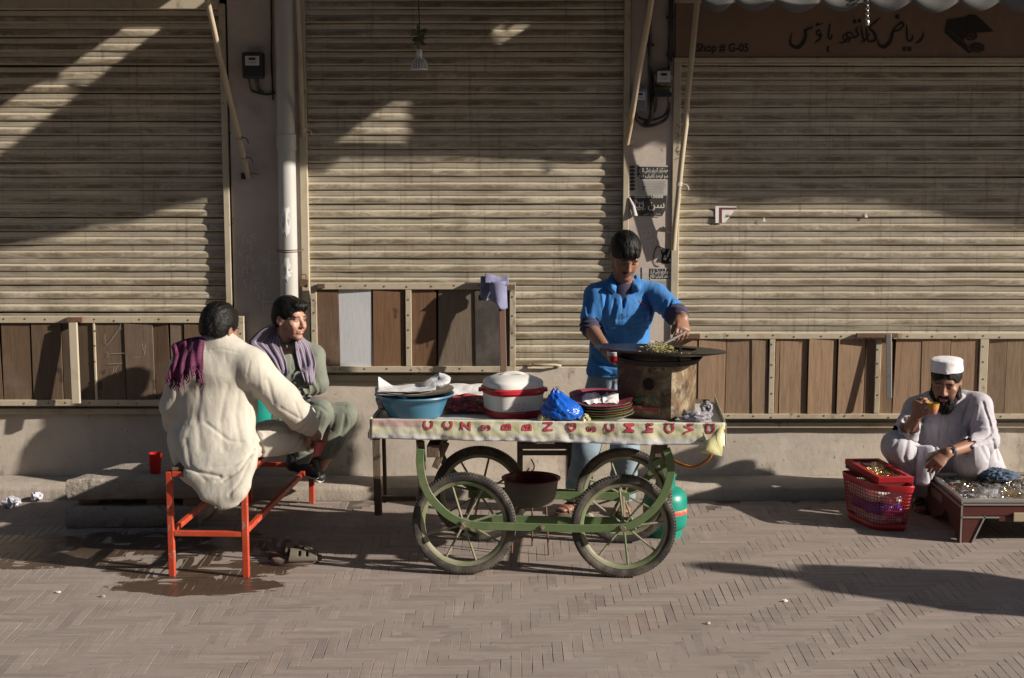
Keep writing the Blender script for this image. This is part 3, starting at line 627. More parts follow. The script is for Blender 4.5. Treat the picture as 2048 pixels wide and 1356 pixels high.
# ================================================================== hanging bulb, chain
m_bulb = mat('bulb_white', (.62, .62, .63), .4)
bl = thing('hanging_bulb', W(838, 110, -.45), 'white caged bulb hanging on a wire in front of the middle shutter', 'bulb')
cable([W(838, -90, -.45), W(837, 0, -.45), W(839, 50, -.45), W(838, 100, -.45)], .004, bl, 'wire')
p = W(839, 130, -.45)
b = MB(); b.lathe([(0, .098), (.012, .095), (.017, .085), (.018, .05), (.024, .045), (.024, .038)], 16, p); b.build('socket', m_bulb, bl, smooth=True)
b = MB(); b.lathe([(.02, .04), (.036, .022), (.043, .0), (.044, -.02), (.040, -.028), (0, -.03)], 20, p); b.build('reflector', mat('bulb_inner', (.30, .30, .31), .4), bl, smooth=True)
b = MB()
for k in range(18):
    a = 2 * math.pi * k / 18; b.tube([p + Vector((r * math.cos(a), r * math.sin(a), z)) for r, z in ((.024, .042), (.040, .024), (.047, 0), (.048, -.022))], .0022, 5)
b.lathe([(.046, -.020), (.051, -.023), (.051, -.029), (.046, -.03)], 24, p, close=True); b.build('cage', m_bulb, bl, smooth=True)
m_leaf = mat('leaf', (.055, .075, .03), .6)
lf = thing('green_sprig', W(836, 72, -.45), 'dark green sprig of leaves tied to the bulb wire', 'plant')
for k in range(26):
    a = rnd.uniform(0, 6.28); l = rnd.uniform(.03, .07); o = W(838 + rnd.gauss(0, 4), 72 + rnd.gauss(0, 6), -.45 + rnd.gauss(0, .015)); d = Vector((math.cos(a) * 1.2, rnd.uniform(-.4, .4), math.sin(a) * .7 + .1)).normalized()
    s = d.cross(Vector((0, 1, .3))).normalized() * l * .2; b = MB(); b.add([o, o + d * l * .5 + s, o + d * l, o + d * l * .5 - s + Vector((0, -.006, 0))], [(0, 1, 2), (0, 2, 3)]); b.build('leaf', m_leaf, lf)
cable([W(838, 60, -.45), W(833, 84, -.455), W(838, 100, -.45)], .003, lf, 'stem', m_leaf)
ch = MB()
for k in range(16):
    p = W(1735, -30 + k * 5.2, -.62); ch.lathe([(.009 + .003 * math.cos(a), .003 * math.sin(a)) for a in [i * math.pi / 3 for i in range(6)]], 8, p, Matrix.Rotation(R(90), 3, 'X' if k % 2 else 'Y'), close=True)
ch.lathe([(0, .02), (.012, .012), (.014, 0), (.01, -.014), (0, -.018)], 8, W(1735, 46, -.62))
tag(ch.build('hanging_chain', m_metal, None, smooth=True), 'thin steel chain hanging from the scalloped awning in front of the sign', 'chain')

# ================================================================== the row across the street (behind the viewer), added to cut skylight and bounce on the shutters
op = thing('opposite_building', (0, -12.5, 0), 'plain plastered building across the street behind the viewer, unseen, added to dim the skylight', 'building')
b = MB(); b.box((4, -14.5, 4.0), (60, 4, 8)); b.build('facade', mat('dark_facade', (.20, .165, .14), .9), op)
# ================================================================== posters and papers
FORMS = {'ا': ('\ufe8d', '\ufe8e', None, None), 'ب': ('\ufe8f', '\ufe90', '\ufe91', '\ufe92'), 'ت': ('\ufe95', '\ufe96', '\ufe97', '\ufe98'), 'ج': ('\ufe9d', '\ufe9e', '\ufe9f', '\ufea0'), 'خ': ('\ufea5', '\ufea6', '\ufea7', '\ufea8'), 'د': ('\ufea9', '\ufeaa', None, None), 'ر': ('\ufead', '\ufeae', None, None), 'ز': ('\ufeaf', '\ufeb0', None, None), 'س': ('\ufeb1', '\ufeb2', '\ufeb3', '\ufeb4'), 'ش': ('\ufeb5', '\ufeb6', '\ufeb7', '\ufeb8'), 'ص': ('\ufeb9', '\ufeba', '\ufebb', '\ufebc'), 'ع': ('\ufec9', '\ufeca', '\ufecb', '\ufecc'), 'ف': ('\ufed1', '\ufed2', '\ufed3', '\ufed4'), 'ک': ('\ufb8e', '\ufb8f', '\ufb90', '\ufb91'), 'گ': ('\ufb92', '\ufb93', '\ufb94', '\ufb95'), 'ل': ('\ufedd', '\ufede', '\ufedf', '\ufee0'), 'م': ('\ufee1', '\ufee2', '\ufee3', '\ufee4'), 'ن': ('\ufee5', '\ufee6', '\ufee7', '\ufee8'), 'و': ('\ufeed', '\ufeee', None, None), 'ھ': ('\ufbaa', '\ufbab', '\ufbac', '\ufbad'), 'ی': ('\ufbfc', '\ufbfd', '\ufbfe', '\ufbff'), 'ہ': ('\ufba6', '\ufba7', '\ufba8', '\ufba9')}
def shape(s):
    out = ''
    for i, ch_ in enumerate(s):
        if ch_ not in FORMS: out += ch_; continue
        f = FORMS[ch_]; pj = i > 0 and s[i - 1] in FORMS and FORMS[s[i - 1]][2] is not None; nj = f[2] is not None and i + 1 < len(s) and s[i + 1] in FORMS
        out += f[3] if pj and nj else f[1] if pj else f[2] if nj else f[0]
    return out[::-1]
m_pk = mat('poster_black', (.035, .03, .026), .6, 0, [((.09, .078, .065), 9, .45, .7, .7)]); m_pw = mat('poster_grey', (.42, .40, .37), .8, 0, [((.30, .28, .25), 14, .45, .7, .8)])
m_pt = mat('poster_text', (.55, .53, .50), .8)
def poster(x0, y0, sc, label, h=112, full=True):
    Y = -.004; t = thing('poster', W(x0 + 40, y0 + h / 2, Y), label, 'poster', 'torn posters on the right pillar')
    def P(px, py, dy=0): w = W(x0 + (px - 1257) * sc, y0 + (py - 329) * sc, Y - dy); return w
    def poly(n, pts, m, dy): b = MB(); b.prism([P(a, c, dy) for a, c in pts], (0, .0012, 0)); return b.build(n, m, t)
    bt = 442 if full else 400
    poly('sheet', [(1257, 329), (1343, 331), (1340, 362), (1334, 396), (1331, 420), (1326, 431)] + ([(1318, 434), (1280, 434), (1270, 432), (1258, 395)] if full else [(1328, 432), (1258, 432)]), m_pw, 0)
    poly('header', [(1275, 333), (1338, 334), (1337, 358), (1280, 358), (1274, 352)], m_pk, .001)
    if full:
        poly('footer', [(1258, 392), (1334, 391), (1331, 420), (1324, 432), (1278, 432), (1268, 418)], m_pk, .001)
        b = MB()
        for k in range(7):
            c = P(1264.5, 334 + k * 7.3, .0014); b.lathe([(0, 0), (.019, 0)], 12, c, Matrix.Rotation(R(90), 3, 'X'), sy=.55)
        b.build('ovals', m_pk, t)
        g = MB(); ctr = [P(1258, 395, .01), P(1266, 412, .016), P(1270, 432, .02)]; g.tube(ctr, [.006, .012, .018], 10, False); g.build('curled_corner', m_pw, t, smooth=True)
        tx = text('0300-943688', P(1269, 396, .0022), .018, m_pt, t, P(1269, 396, .0022).y, off=.0006); tx.scale = (1.35, 1, 1)
        text(shape('سن ہیلتھ'), P(1330, 416, .0022), .052, m_pt, t, P(1269, 396, .0022).y, 'RIGHT', off=.0005)
        text(shape('سفر'), P(1288, 408, .0022), .034, m_pt, t, P(1269, 396, .0022).y, 'RIGHT', off=.0005)
        text(shape('دواخانہ'), P(1292, 419, .0022), .016, m_pt, t, P(1269, 396, .0022).y, 'RIGHT')
        text(shape('ملتان روڈ لاہور'), P(1322, 430, .0022), .014, m_pt, t, P(1269, 396, .0022).y, 'RIGHT')
        text('۲', P(1284, 382, .0022), .035, m_ink, t, P(1269, 396, .0022).y)
    yy = P(1269, 396, .0022).y
    a = text(shape('خوشگوار گھریلو زندگی کا راز'), P(1336, 344, .0022), .024, m_pt, t, yy, 'RIGHT', off=.0007); b_ = text(shape('سو فیصد کامیاب علاج'), P(1336, 355, .0022), .024, m_pt, t, yy, 'RIGHT', off=.0007)
    bpy.context.view_layer.update()
    for o in (a, b_): o.scale.x = (P(1336, 344).x - P(1277, 344).x) / max(o.dimensions.x, .01)
    ln = []
    for k in range(9): ln.append([(1276 + rnd.uniform(0, 3), 363 + 3.1 * k), (1334 - k * .6 - rnd.uniform(0, 3), 363 + 3.1 * k)])
    strokes(ln, yy + .0008, .0022, 'fine_print', mat('fine_print', (.28, .265, .25), .8), t, lambda p: (lambda w: (w.x, w.z))(P(p[0], p[1])))
poster(1257, 329, 1.0, 'torn black and white Urdu poster with phone number, above the cook on the pillar')
poster(1284, 534, .82, 'second Urdu poster lower on the pillar, half hidden behind the cook', full=False)
t = thing('torn_paper', W(1450, 428, .02), 'white torn paper with a dark red border stuck on the right shutter', 'paper')
b = MB(); b.prism([W(x, y, .020) for x, y in ((1431, 412), (1474, 413), (1461, 432), (1450, 445), (1431, 446))], (0, .0015, 0)); b.build('sheet', m_paper, t)
m_maroon = mat('maroon_print', (.14, .035, .045), .7)
b = MB(); b.prism([W(x, y, .0185) for x, y in ((1439, 415), (1474, 415), (1471, 419), (1444, 419), (1444, 446), (1439, 446))], (0, .001, 0)); b.build('border_print', m_maroon, t)
text(shape('رند'), W(1463, 434, .018), .025, m_maroon, t, .018, 'RIGHT')
for x, y in ((1529, 440), (1733, 432)):
    b = MB(); b.prism([W(x - 1, y - 7, .019), W(x + 3, y + 3, .019), W(x - 3, y + 3, .019)], (0, .001, 0)); tag(b.build('paper_scrap', m_paper), 'tiny white paper scrap %s on the right shutter' % ('near the torn red-bordered paper' if x < 1600 else 'above the squatting man'), 'paper scrap')
from mathutils import noise as mnoise
# ================================================================== helpers for small goods
def paper_ball(name, c, r, m, label, cat='crumpled paper', parent=None, flat=.7, seed=0, sharp=True, group=None, res=3):
    bm = bmesh.new(); bmesh.ops.create_icosphere(bm, subdivisions=res, radius=1)
    for v in bm.verts:
        p = v.co.copy(); n = mnoise.noise(p * 1.3 + Vector((seed * 7.1, 0, seed))) + .6 * mnoise.noise(p * 3.1 + Vector((seed, 3, 1))) + .35 * mnoise.noise(p * 6.5 + Vector((1, seed, 5)))
        rg = abs(mnoise.noise(p * 4 + Vector((seed * 3.3, 9, 2))))
        v.co = p * (1 + .42 * n - .35 * rg); v.co.z *= flat
    zl = min(v.co.z for v in bm.verts)
    for v in bm.verts: v.co = Vector(c) + Vector((v.co.x * (r if not isinstance(r, tuple) else r[0]), v.co.y * (r if not isinstance(r, tuple) else r[1]), (v.co.z - zl) * (r if not isinstance(r, tuple) else r[0])))
    me = bpy.data.meshes.new(name); bm.to_mesh(me); bm.free()
    o = place(me, name, m, parent, smooth=not sharp, angle=50); 
    return tag(o, label, cat, group) if parent is None else o
def cloth_sheet(name, fn, nu, nv, m, parent=None, thick=.003, sub=1):
    b = MB(); b.grid(fn, nu, nv); return b.build(name, m, parent, smooth=True, angle=180, solid=thick, sub=sub)
def fbm(x, y, z=0, s=1): return mnoise.noise(Vector((x * s, y * s, z))) + .5 * mnoise.noise(Vector((x * s * 2.1, y * s * 2.1, z + 4))) + .25 * mnoise.noise(Vector((x * s * 4.3, y * s * 4.3, z + 9)))

m_green = mat('green_paint', (.105, .165, .065), .5, 0, [((.20, .215, .13), 5, .45, .72, .6), (RUST, 13, .6, .74, .85), (DUST, 9, .55, .76, .6)], [(40, .3, .003)])
m_tyre = mat('tyre_rubber', (.028, .026, .024), .8, 0, [((.17, .145, .115), 7, .38, .68, .85)], [(60, .3, .003)])
m_rim = mat('rim_paint', (.14, .19, .085), .5, 0, [((.27, .24, .18), 5, .36, .60, .85), (RUST, 16, .62, .74, .8)])
m_hubm = mat('dusty_iron', (.19, .15, .11), .75, .2, [((.09, .065, .045), 14, .5, .7, .7)], [(50, .4, .003)])
m_oldwood = mat('old_timber', (.13, .092, .062), .85, 0, [((.06, .042, .03), 8, .45, .7, .8, (3, 3, .5)), ((.22, .18, .14), 10, .58, .75, .7, (3, 3, .5))], [(26, .5, .006, (4, 4, .4))])
m_steel = mat('steel_tray', (.62, .61, .60), .24, .95, [((.35, .33, .31), 7, .55, .75, .5)])
# ================================================================== the handcart
PHI = R(-3.6); CO = Vector((.17, -2.01, 0)); CU = Vector((math.cos(PHI), math.sin(PHI), 0)); CV = Vector((-math.sin(PHI), math.cos(PHI), 0))
def K(u, v, z): return CO + CU * u + CV * v + Vector((0, 0, z))
cart = thing('handcart', CO, 'wooden food cart on four green spoked wheels with a green bent bar frame', 'handcart')
WR = .278
def ring(prof, n, c, ax):                # lathe about a horizontal axis (ax is the cart's v)
    return MB().lathe(prof, n, c, Matrix((CU, Vector((0, 0, 1)), CV)).transposed(), close=True)
wheels = []
TP = [(WR - .048, .010), (WR - .044, .020), (WR - .030, .0265), (WR - .012, .024), (WR - .003, .014), (WR, 0)]
TP = TP + [(r, -z) for r, z in TP[-2::-1]]
def make_wheel(u, v, a0, name='wheel'):
    c = K(u, v, WR + .002)
    rim = ring([(WR - .068, -.010), (WR - .068, .010), (WR - .060, .016), (WR - .048, .019), (WR - .043, .013), (WR - .052, .006), (WR - .052, -.006), (WR - .043, -.013), (WR - .048, -.019), (WR - .060, -.016)], 72, c, None)
    w = rim.build(name, m_rim, cart, smooth=True, angle=50); w.rotation_euler = (0, 0, 0)
    ty = ring(TP, 72, c, None)
    for k in range(100):                   # tread blocks
        a = 2 * math.pi * k / 100
        for sgn in (-1, 1):
            d = CU * math.cos(a) + Vector((0, 0, 1)) * math.sin(a); t = CU * -math.sin(a) + Vector((0, 0, 1)) * math.cos(a)
            mm = Matrix((d, t, CV)).transposed(); ty.box(c + d * (WR - .007) + CV * .0155 * sgn, (.009, .0075, .013), mm)
    ty.build('tyre', m_tyre, w, smooth=True, angle=40)
    for k in range(8):
        a = a0 + 2 * math.pi * k / 8; d = CU * math.cos(a) + Vector((0, 0, 1)) * math.sin(a); b = MB()
        b.tube([c + d * .018 + CV * .022 * (1 if k % 2 else -1), c + d * (WR - .064)], .0062, 8)
        for j in range(22): 
            q = c + d * (.03 + j * .0078) + CV * .022 * (1 if k % 2 else -1) * (1 - (.012 + j * .0078) / (WR - .09)); b.lathe([(.006, -.0015), (.0078, 0), (.006, .0015)], 6, q, d.to_track_quat('Z', 'Y').to_matrix())
        b.build('spoke', m_rim, w, smooth=True)
    h = ring([(.001, -.05), (.016, -.05), (.018, -.034), (.027, -.03), (.029, -.016), (.020, -.012), (.020, .012), (.029, .016), (.027, .03), (.018, .034), (.016, .05), (.001, .05)], 20, c, None)
    h.build('hub', m_hubm, w, smooth=True); return w
for u, v, a in ((-.425, 0, .30), (.42, 0, .12), (-.395, .68, .55), (.425, .68, .35)): make_wheel(u, v, a)
def flat_bar(name, pts, w, th, m, nrm):   # a bent flat bar lying in the cart's length, its broad face square to nrm
    b = MB(); n = len(pts); vs = []
    for i, p in enumerate(pts):
        d = (pts[min(i + 1, n - 1)] - pts[max(i - 1, 0)]).normalized(); s = d.cross(nrm).normalized()
        for a_, c_ in ((-1, -1), (1, -1), (1, 1), (-1, 1)): vs.append(p + s * w / 2 * a_ + nrm * th / 2 * c_)
    fs = [(i * 4 + k, i * 4 + (k + 1) % 4, i * 4 + 4 + (k + 1) % 4, i * 4 + 4 + k) for i in range(n - 1) for k in range(4)] + [(0, 1, 2, 3), ((n - 1) * 4 + 3, (n - 1) * 4 + 2, (n - 1) * 4 + 1, (n - 1) * 4)]
    b.add(vs, fs); return b.build(name, m, cart, bevel=.002, smooth=True, angle=40)
BP = [(841, 898), (840, 925), (844, 955), (855, 985), (872, 1008), (896, 1030), (925, 1045), (958, 1051), (1020, 1053), (1084, 1055), (1160, 1057), (1243, 1055), (1274, 1044), (1303, 1022), (1326, 992), (1340, 955), (1341, 925), (1332, 897)]
def on_plane(px, py, v):                 # pixel onto the cart's upright plane v
    o = K(0, v, 0); d = ray(px, py); c = Vector((0, -CAMD, CAMH)); t = (o - c).dot(CV) / d.dot(CV); return c + d * t
fp = [tuple(on_plane(x, y, -.058)) for x, y in BP]; fp = [Vector(p) for p in smooth_line(fp, 4)]
flat_bar('frame_bar', fp, .042, .012, m_green, CV)
flat_bar('frame_bar', [p + CV * .79 for p in fp], .042, .012, m_green, CV)
fp2 = [p for p in fp]
for v, s in ((.062, 1), (.62, 1)):       # inner bars: straight, tying the axles
    b = MB(); b.bar(K(-.46, v, WR + .01), K(.46, v, WR + .01), .012, .045); b.build('axle_tie', m_green, cart, bevel=.002)
for u in (-.425, .42):
    b = MB(); b.tube([K(u, -.085, WR + .002), K(u, .76, WR + .002)], .013, 10); b.build('axle', m_hubm, cart, smooth=True)
b = MB()
for x, y in ((925, 1047), (1084, 1056), (1243, 1056)):
    p = on_plane(x, y, -.066); b.lathe([(0, -.02), (.008, -.018), (.008, -.004), (.015, -.004), (.016, .004), (0, .004)], 6, p, Matrix((CU, Vector((0, 0, 1)), CV)).transposed())
tag(b.build('bolts', m_hubm, cart), kind='stuff')
# timber under the bed
TOPZ = .838
b = MB(); 
bed = MB(); bed.box((0, 0, 0), (1.80, .86, .05)); me = bed.mesh('bed'); 
for v in me.vertices: v.co = K(v.co.x + .01, v.co.y + .36, v.co.z + TOPZ - .04)
place(me, 'bed', m_oldwood, cart, bevel=.003)
for v in (-.03, .75): b = MB(); b.bar(K(-.86, v, TOPZ - .075), K(.90, v, TOPZ - .075), .045, .03); b.build('side_beam', m_oldwood, cart, bevel=.004)
for px in (866, 1322):
    p = on_plane(px, 901, -.06); b = MB(); b.bar(p + Vector((0, 0, -.005)), p + CV * .80 + Vector((0, 0, -.005)), .066, .066); b.build('cross_beam', m_oldwood, cart, bevel=.004)
for (a, c, v, m_) in (((842, 882), (846, 940), -.03, m_oldwood), ((893, 885), (870, 935), -.02, m_oldwood), ((1310, 890), (1302, 940), -.02, m_green), ((1306, 928), (1340, 910), -.03, m_green), ((1316, 905), (1336, 955), .02, m_green), ((1290, 985), (1345, 975), .70, m_green)):
    b = MB(); b.bar(on_plane(*a, v), on_plane(*c, v), .035, .03, (0, -1, 0)); b.build('strut', m_, cart, bevel=.003)
# ------------------------------------------------------------------ banner spread over the bed
def banner_mat():
    t = NT('banner_vinyl'); c = t.attr()
    c = t.mix(t.ramp(t.noise(7, (1, 1, 1.6), 5), .42, .66, 0, .6), c, t.mix(.5, c, (.44, .42, .20)))
    c = t.mix(t.ramp(t.noise(16, (.6, 1, 2), 5, .7), .58, .74, 0, .7), c, (.22, .17, .08))
    c = t.mix(t.ramp(t.noise(50), .64, .72, 0, .5), c, (.10, .07, .04))
    t.bump(t.noise(18, (1, 1, .5), 4), .35, .008); return t.out(c, .38)
m_banner = banner_mat()
UL, UR_ = -.905, .935
def skirt_off(u, z):                       # wrinkles of the hanging edge
    f = (TOPZ + LIP - z) / .12
    return f * (.010 * fbm(u * 5, z * 8, 2) + .012 * fbm(u * 2.2, 0, 7) + .007 * fbm(u * 26 + z * 8, z * 14, 11)) + .004 * fbm(u * 14, z * 20, 5) + .006 * f
LIP = .026
def drop(u): return .100 + .006 * fbm(u * 2.1, 3.3) + .0115 * (u + .9)
def skirt(u, z): return K(u, -.088 - skirt_off(u, z), z + .004 * math.sin(u * 1.7) * 0)
sheetob = MB(); colr = []
nv, ns = 6, 12; NU_ = 150
rows = []
for j in range(nv + 1):                    # top
    rows.append([K(UL + (UR_ - UL) * i / NU_, (.80, .60, .35, .10, -.045, -.055, -.083)[j], TOPZ - .012 + .004 * fbm(i * .09, j * .9) - .02 * (j == 0) + (LIP if j > 4 else 0)) for i in range(NU_ + 1)])
for j in range(ns + 1):
    row = []
    for i in range(NU_ + 1):
        u = UL + (UR_ - UL) * i / NU_; z = TOPZ + LIP - .010 - drop(u) * j / ns; row.append(skirt(u, z))
    rows.append(row)
for j, r_ in enumerate(rows):
    for i, p in enumerate(r_):
        sheetob.v.append(tuple(p)); f = (j - nv - 1) / ns; u = UL + (UR_ - UL) * i / NU_
        hem = .74 + .05 * fbm(u * 1.3, 8)
        c = (.62, .61, .53) if f < .06 else ((.56, .54, .30) if f < hem else (.62, .62, .63))
        if 0 < f < hem: k_ = max(0, min(1, .5 + 1.6 * mnoise.noise(Vector((u * 5, f * 3.2, 3))))); c = tuple(a * (1 - k_) + b_ * k_ for a, b_ in zip((.585, .57, .37), (.61, .60, .50)))
        if u < -.62 and 0 <= f < .4: c = (.52, .36, .34)
        if j < nv + 1: c = (.55, .545, .53)
        colr.append((*c, 1))
M_ = NU_ + 1
sheetob.f = [(j * M_ + i, j * M_ + i + 1, (j + 1) * M_ + i + 1, (j + 1) * M_ + i) for j in range(len(rows) - 1) for i in range(NU_)]
n0 = len(sheetob.v); side = MB()
for s_, u in ((-1, UL), (1, UR_)):         # the two short ends hang too
    base = len(sheetob.v)
    for j in range(7):
        for i in range(13):
            v = -.088 + (.80 + .088) * i / 12; z = TOPZ + LIP - .010 - (.12 + .01 * fbm(v * 4, s_)) * j / 6
            sheetob.v.append(tuple(K(u + s_ * (.004 + .02 * (j / 6) * fbm(v * 6, s_, 2)), v, z))); colr.append((.56, .54, .36, 1) if j < 5 else (.6, .6, .6, 1))
    sheetob.f += [(base + j * 13 + i, base + j * 13 + i + 1, base + (j + 1) * 13 + i + 1, base + (j + 1) * 13 + i) for j in range(6) for i in range(12)]
# the loose corner that hangs down at the right
base = len(sheetob.v); pr = [(1395, 893), (1398, 902), (1404, 906), (1444, 912), (1449, 848), (1432, 860), (1420, 876), (1424, 893), (1434, 880), (1412, 900)]
tri = [(0, 1, 9), (1, 2, 9), (2, 3, 9), (9, 3, 7), (0, 9, 6), (9, 7, 6), (7, 3, 8), (8, 3, 4), (6, 7, 8), (6, 8, 5), (5, 8, 4)]
for k, (x, y) in enumerate(pr): sheetob.v.append(tuple(on_plane(x, y, -.12 - (.03 if k in (7, 9, 1) else 0) + .012 * (k in (8, 5))))); colr.append((.58, .555, .30, 1))
sheetob.f += [tuple(base + i for i in t_) for t_ in tri]
me = bpy.data.meshes.new('banner'); me.from_pydata(sheetob.v, [], sheetob.f)
ca_ = me.color_attributes.new('Col', 'FLOAT_COLOR', 'POINT'); ca_.data.foreach_set('color', np.array(colr, dtype=np.float32).ravel())
banner = place(me, 'banner_sheet', m_banner, None, smooth=True, angle=180, solid=.002)
tag(banner, 'creased yellow and white printed vinyl banner spread over the cart, red letters along its edge', 'banner')
m_redp = mat('red_print', (.56, .06, .10), .5); m_dkp = mat('dark_red_print', (.10, .01, .02), .5)
def banner_text(body, px):
    for off, m_, e in ((.0026, m_dkp, .0012), (0.0008, m_redp, .0022)):
        c = bpy.data.curves.new('l', 'FONT'); c.body = body; c.size = .067; c.offset = off; c.resolution_u = 4; c.fill_mode = 'BOTH'; c.space_character = .95
        o = bpy.data.objects.new('l', c); COL.objects.link(o); bpy.context.view_layer.update()
        me = bpy.data.meshes.new_from_object(o.evaluated_get(bpy.context.evaluated_depsgraph_get())); bpy.data.objects.remove(o); bpy.data.curves.remove(c)
        bm = bmesh.new(); bm.from_mesh(me); bmesh.ops.triangulate(bm, faces=bm.faces); bmesh.ops.subdivide_edges(bm, edges=[e_ for e_ in bm.edges if e_.calc_length() > .012], cuts=2)
        w = on_plane(px, 859 + (px - 857) * .016, -.09); u0 = (w - CO).dot(CU); z0 = w.z
        dl = [f for f in bm.faces if z0 + f.calc_center_median().x > TOPZ + LIP - .012]; bmesh.ops.delete(bm, geom=dl, context='FACES')
        for v in bm.verts:
            u = u0 + .022 - v.co.y; z = z0 + min(v.co.x, TOPZ + LIP - .0105 - z0); v.co = skirt(u, z) - CV * (.0016 + e)
        bm.to_mesh(me); bm.free(); me.name = 'lettering'
        place(me, 'lettering', m_, banner)
for body, px in (('C', 857), ('C', 896), ('Z', 932), ('S', 972), ('B', 1013), ('B', 1054), ('N', 1096), ('G', 1143), ('S', 1183), ('C', 1219), ('M', 1259), ('Ira', 1297), ('Ch', 1339), ('Ve', 1378), ('Ch', 1420), ('e', 1440)): banner_text(body, px)

# ================================================================== goods on the cart
BZ = TOPZ - .006
def tb(px, py, z=BZ): return G(px, py, z)
m_bluep = mat('blue_plastic', (.045, .155, .25), .38, 0, [((.065, .18, .27), 4, .45, .7, .6), (GRIME, 15, .66, .78, .5)], Coat_Weight=.1)
bc = Vector((W(829, 800, -1.82).x, -1.82, BZ))
b = MB(); b.lathe([(.0, 0), (.140, 0), (.146, .006), (.172, .075), (.180, .100), (.205, .108), (.214, .116), (.212, .124), (.200, .120), (.178, .112), (.166, .075), (.140, .012), (0, .010)], 56, bc)
tag(b.build('plastic_basin', m_bluep, None, smooth=True, angle=60), 'round blue plastic basin at the left end of the cart', 'basin')
b = MB(); tc = bc + Vector((.025, .02, .118)); b.lathe([(0, .0), (.15, .0), (.165, .016), (.185, .018), (.187, .021), (.165, .020), (.148, .004), (0, .004)], 48, tc, Euler((R(2), R(-2), 0)).to_matrix())
tag(b.build('steel_tray', m_steel, None, smooth=True, angle=60), 'round steel tray lying on top of the blue basin', 'tray')
m_news = mat('newsprint', (.60, .585, .58), .85, 0, [((.36, .35, .35), 60, .50, .62, .55, (1, 1, 1)), ((.46, .45, .45), 9, .5, .7, .5)])
nz = bc.z + .140
np_ = thing('newspaper_pages', bc + Vector((-.06, -.05, .14)), 'stack of white newspaper pages lying over the left side of the blue basin', 'newspaper')
for k in range(4):
    c0 = bc + Vector((-.055, -.07, .138 + .0045 * k))
    def pg(u, v, k=k, c0=c0):
        x = -.15 + .30 * u + .006 * k; y = -.12 + .22 * v - .004 * k
        z = .010 * math.sin(u * 3.1) + .018 * (u - .45) ** 2 * 4 + .012 * fbm(u * 2 + k, v * 2) + (.055 * max(0, 1 - u * 4) * max(0, v * 2 - 1) if k == 3 else 0) - .02 * max(0, .25 - u)
        return c0 + Vector((x * math.cos(.10 - .04 * k) - y * .1, y + x * .08, z))
    cloth_sheet('page', pg, 16, 10, m_news, np_, .0012)
m_foil = mat('silver_bag', (.60, .60, .61), .28, .25, [((.42, .42, .43), 12, .45, .7, .6)], [(16, .6, .02)])
def bagf(u, v):
    a = u * 2 * math.pi; r = .062 + .012 * fbm(math.cos(a) * 1.2, math.sin(a) * 1.2, v * 2)
    t_ = math.sin(math.pi * min(1, v * .98 + .02)) ** .55; return bc + Vector((.105 + 1.5 * r * t_ * math.cos(a) * .8 + .03 * v, -.03 + r * t_ * math.sin(a) * 1.0, .148 + .072 * v * (1 - .25 * math.cos(a + 2))))
b = MB(); b.grid(bagf, 28, 10); tag(b.build('silver_bag', m_foil, None, smooth=True, angle=180), 'clear silvery plastic packet lying on the steel tray', 'plastic bag')
# casserole
m_wp = mat('white_plastic', (.66, .645, .61), .35, 0, [((.52, .48, .42), 6, .52, .75, .5)]); m_redpl = mat('red_plastic', (.42, .018, .028), .33, 0, [((.28, .02, .025), 6, .5, .72, .5)])
cc = Vector((W(1026, 800, -1.78).x, -1.78, BZ)); CS = thing('casserole', cc, 'white and red insulated food casserole with a domed lid, in the middle of the cart', 'food container')
def sq(a, i): return 1 / (abs(math.cos(a)) ** 3 + abs(math.sin(a)) ** 3) ** (1 / 3)
rot = Euler((0, 0, R(20))).to_matrix()
for n_, m_, prof in (('base_band', m_redpl, [(0, 0), (.150, 0), (.156, .005), (.159, .036), (.150, .037)]), ('body', m_wp, [(.15, .036), (.158, .038), (.163, .105), (.165, .122), (.15, .123)]),
                     ('rim_band', m_redpl, [(.15, .121), (.167, .122), (.176, .134), (.174, .150), (.163, .157), (.15, .157)]), ('lid', m_wp, [(.155, .156), (.163, .158), (.163, .182), (.155, .192), (.11, .208), (.062, .222), (.058, .221), (.045, .214), (0, .212)])):
    b = MB(); b.lathe(prof, 64, cc, rot, wob=sq, sx=.93, sy=.93); b.build(n_, m_, CS, smooth=True, angle=40)
b = MB(); b.tube(smooth_line([tuple(cc + Vector((x, -.02, .212 + z))) for x, z in ((-.06, .0), (-.04, .010), (0, .014), (.04, .010), (.06, 0))], 4), [.012] * 17, 8); b.build('lid_handle', m_wp, CS, smooth=True)
for s_ in (-1, 1): b = MB(); b.box(cc + Vector((s_ * .168, -.03, .142)), (.035, .07, .016), (0, s_ * .15, 0)); b.build('side_handle', m_redpl, CS, bevel=.005)
fl = [[(1016, 826), (1052, 826)], [(1020, 812), (1026, 816), (1022, 820)], [(1036, 806), (1040, 812), (1034, 818), (1042, 824)], [(1044, 808), (1050, 806), (1048, 814)], [(1030, 808), (1032, 822)], [(1046, 816), (1046, 826)]]
strokes(fl, 0, .0035, 'flower_print', mat('faded_print', (.55, .24, .20), .6), CS, lambda p: (lambda w: (w.x, w.z))(W(p[0], p[1], cc.y - .155))).location = (0, cc.y - .158, 0)
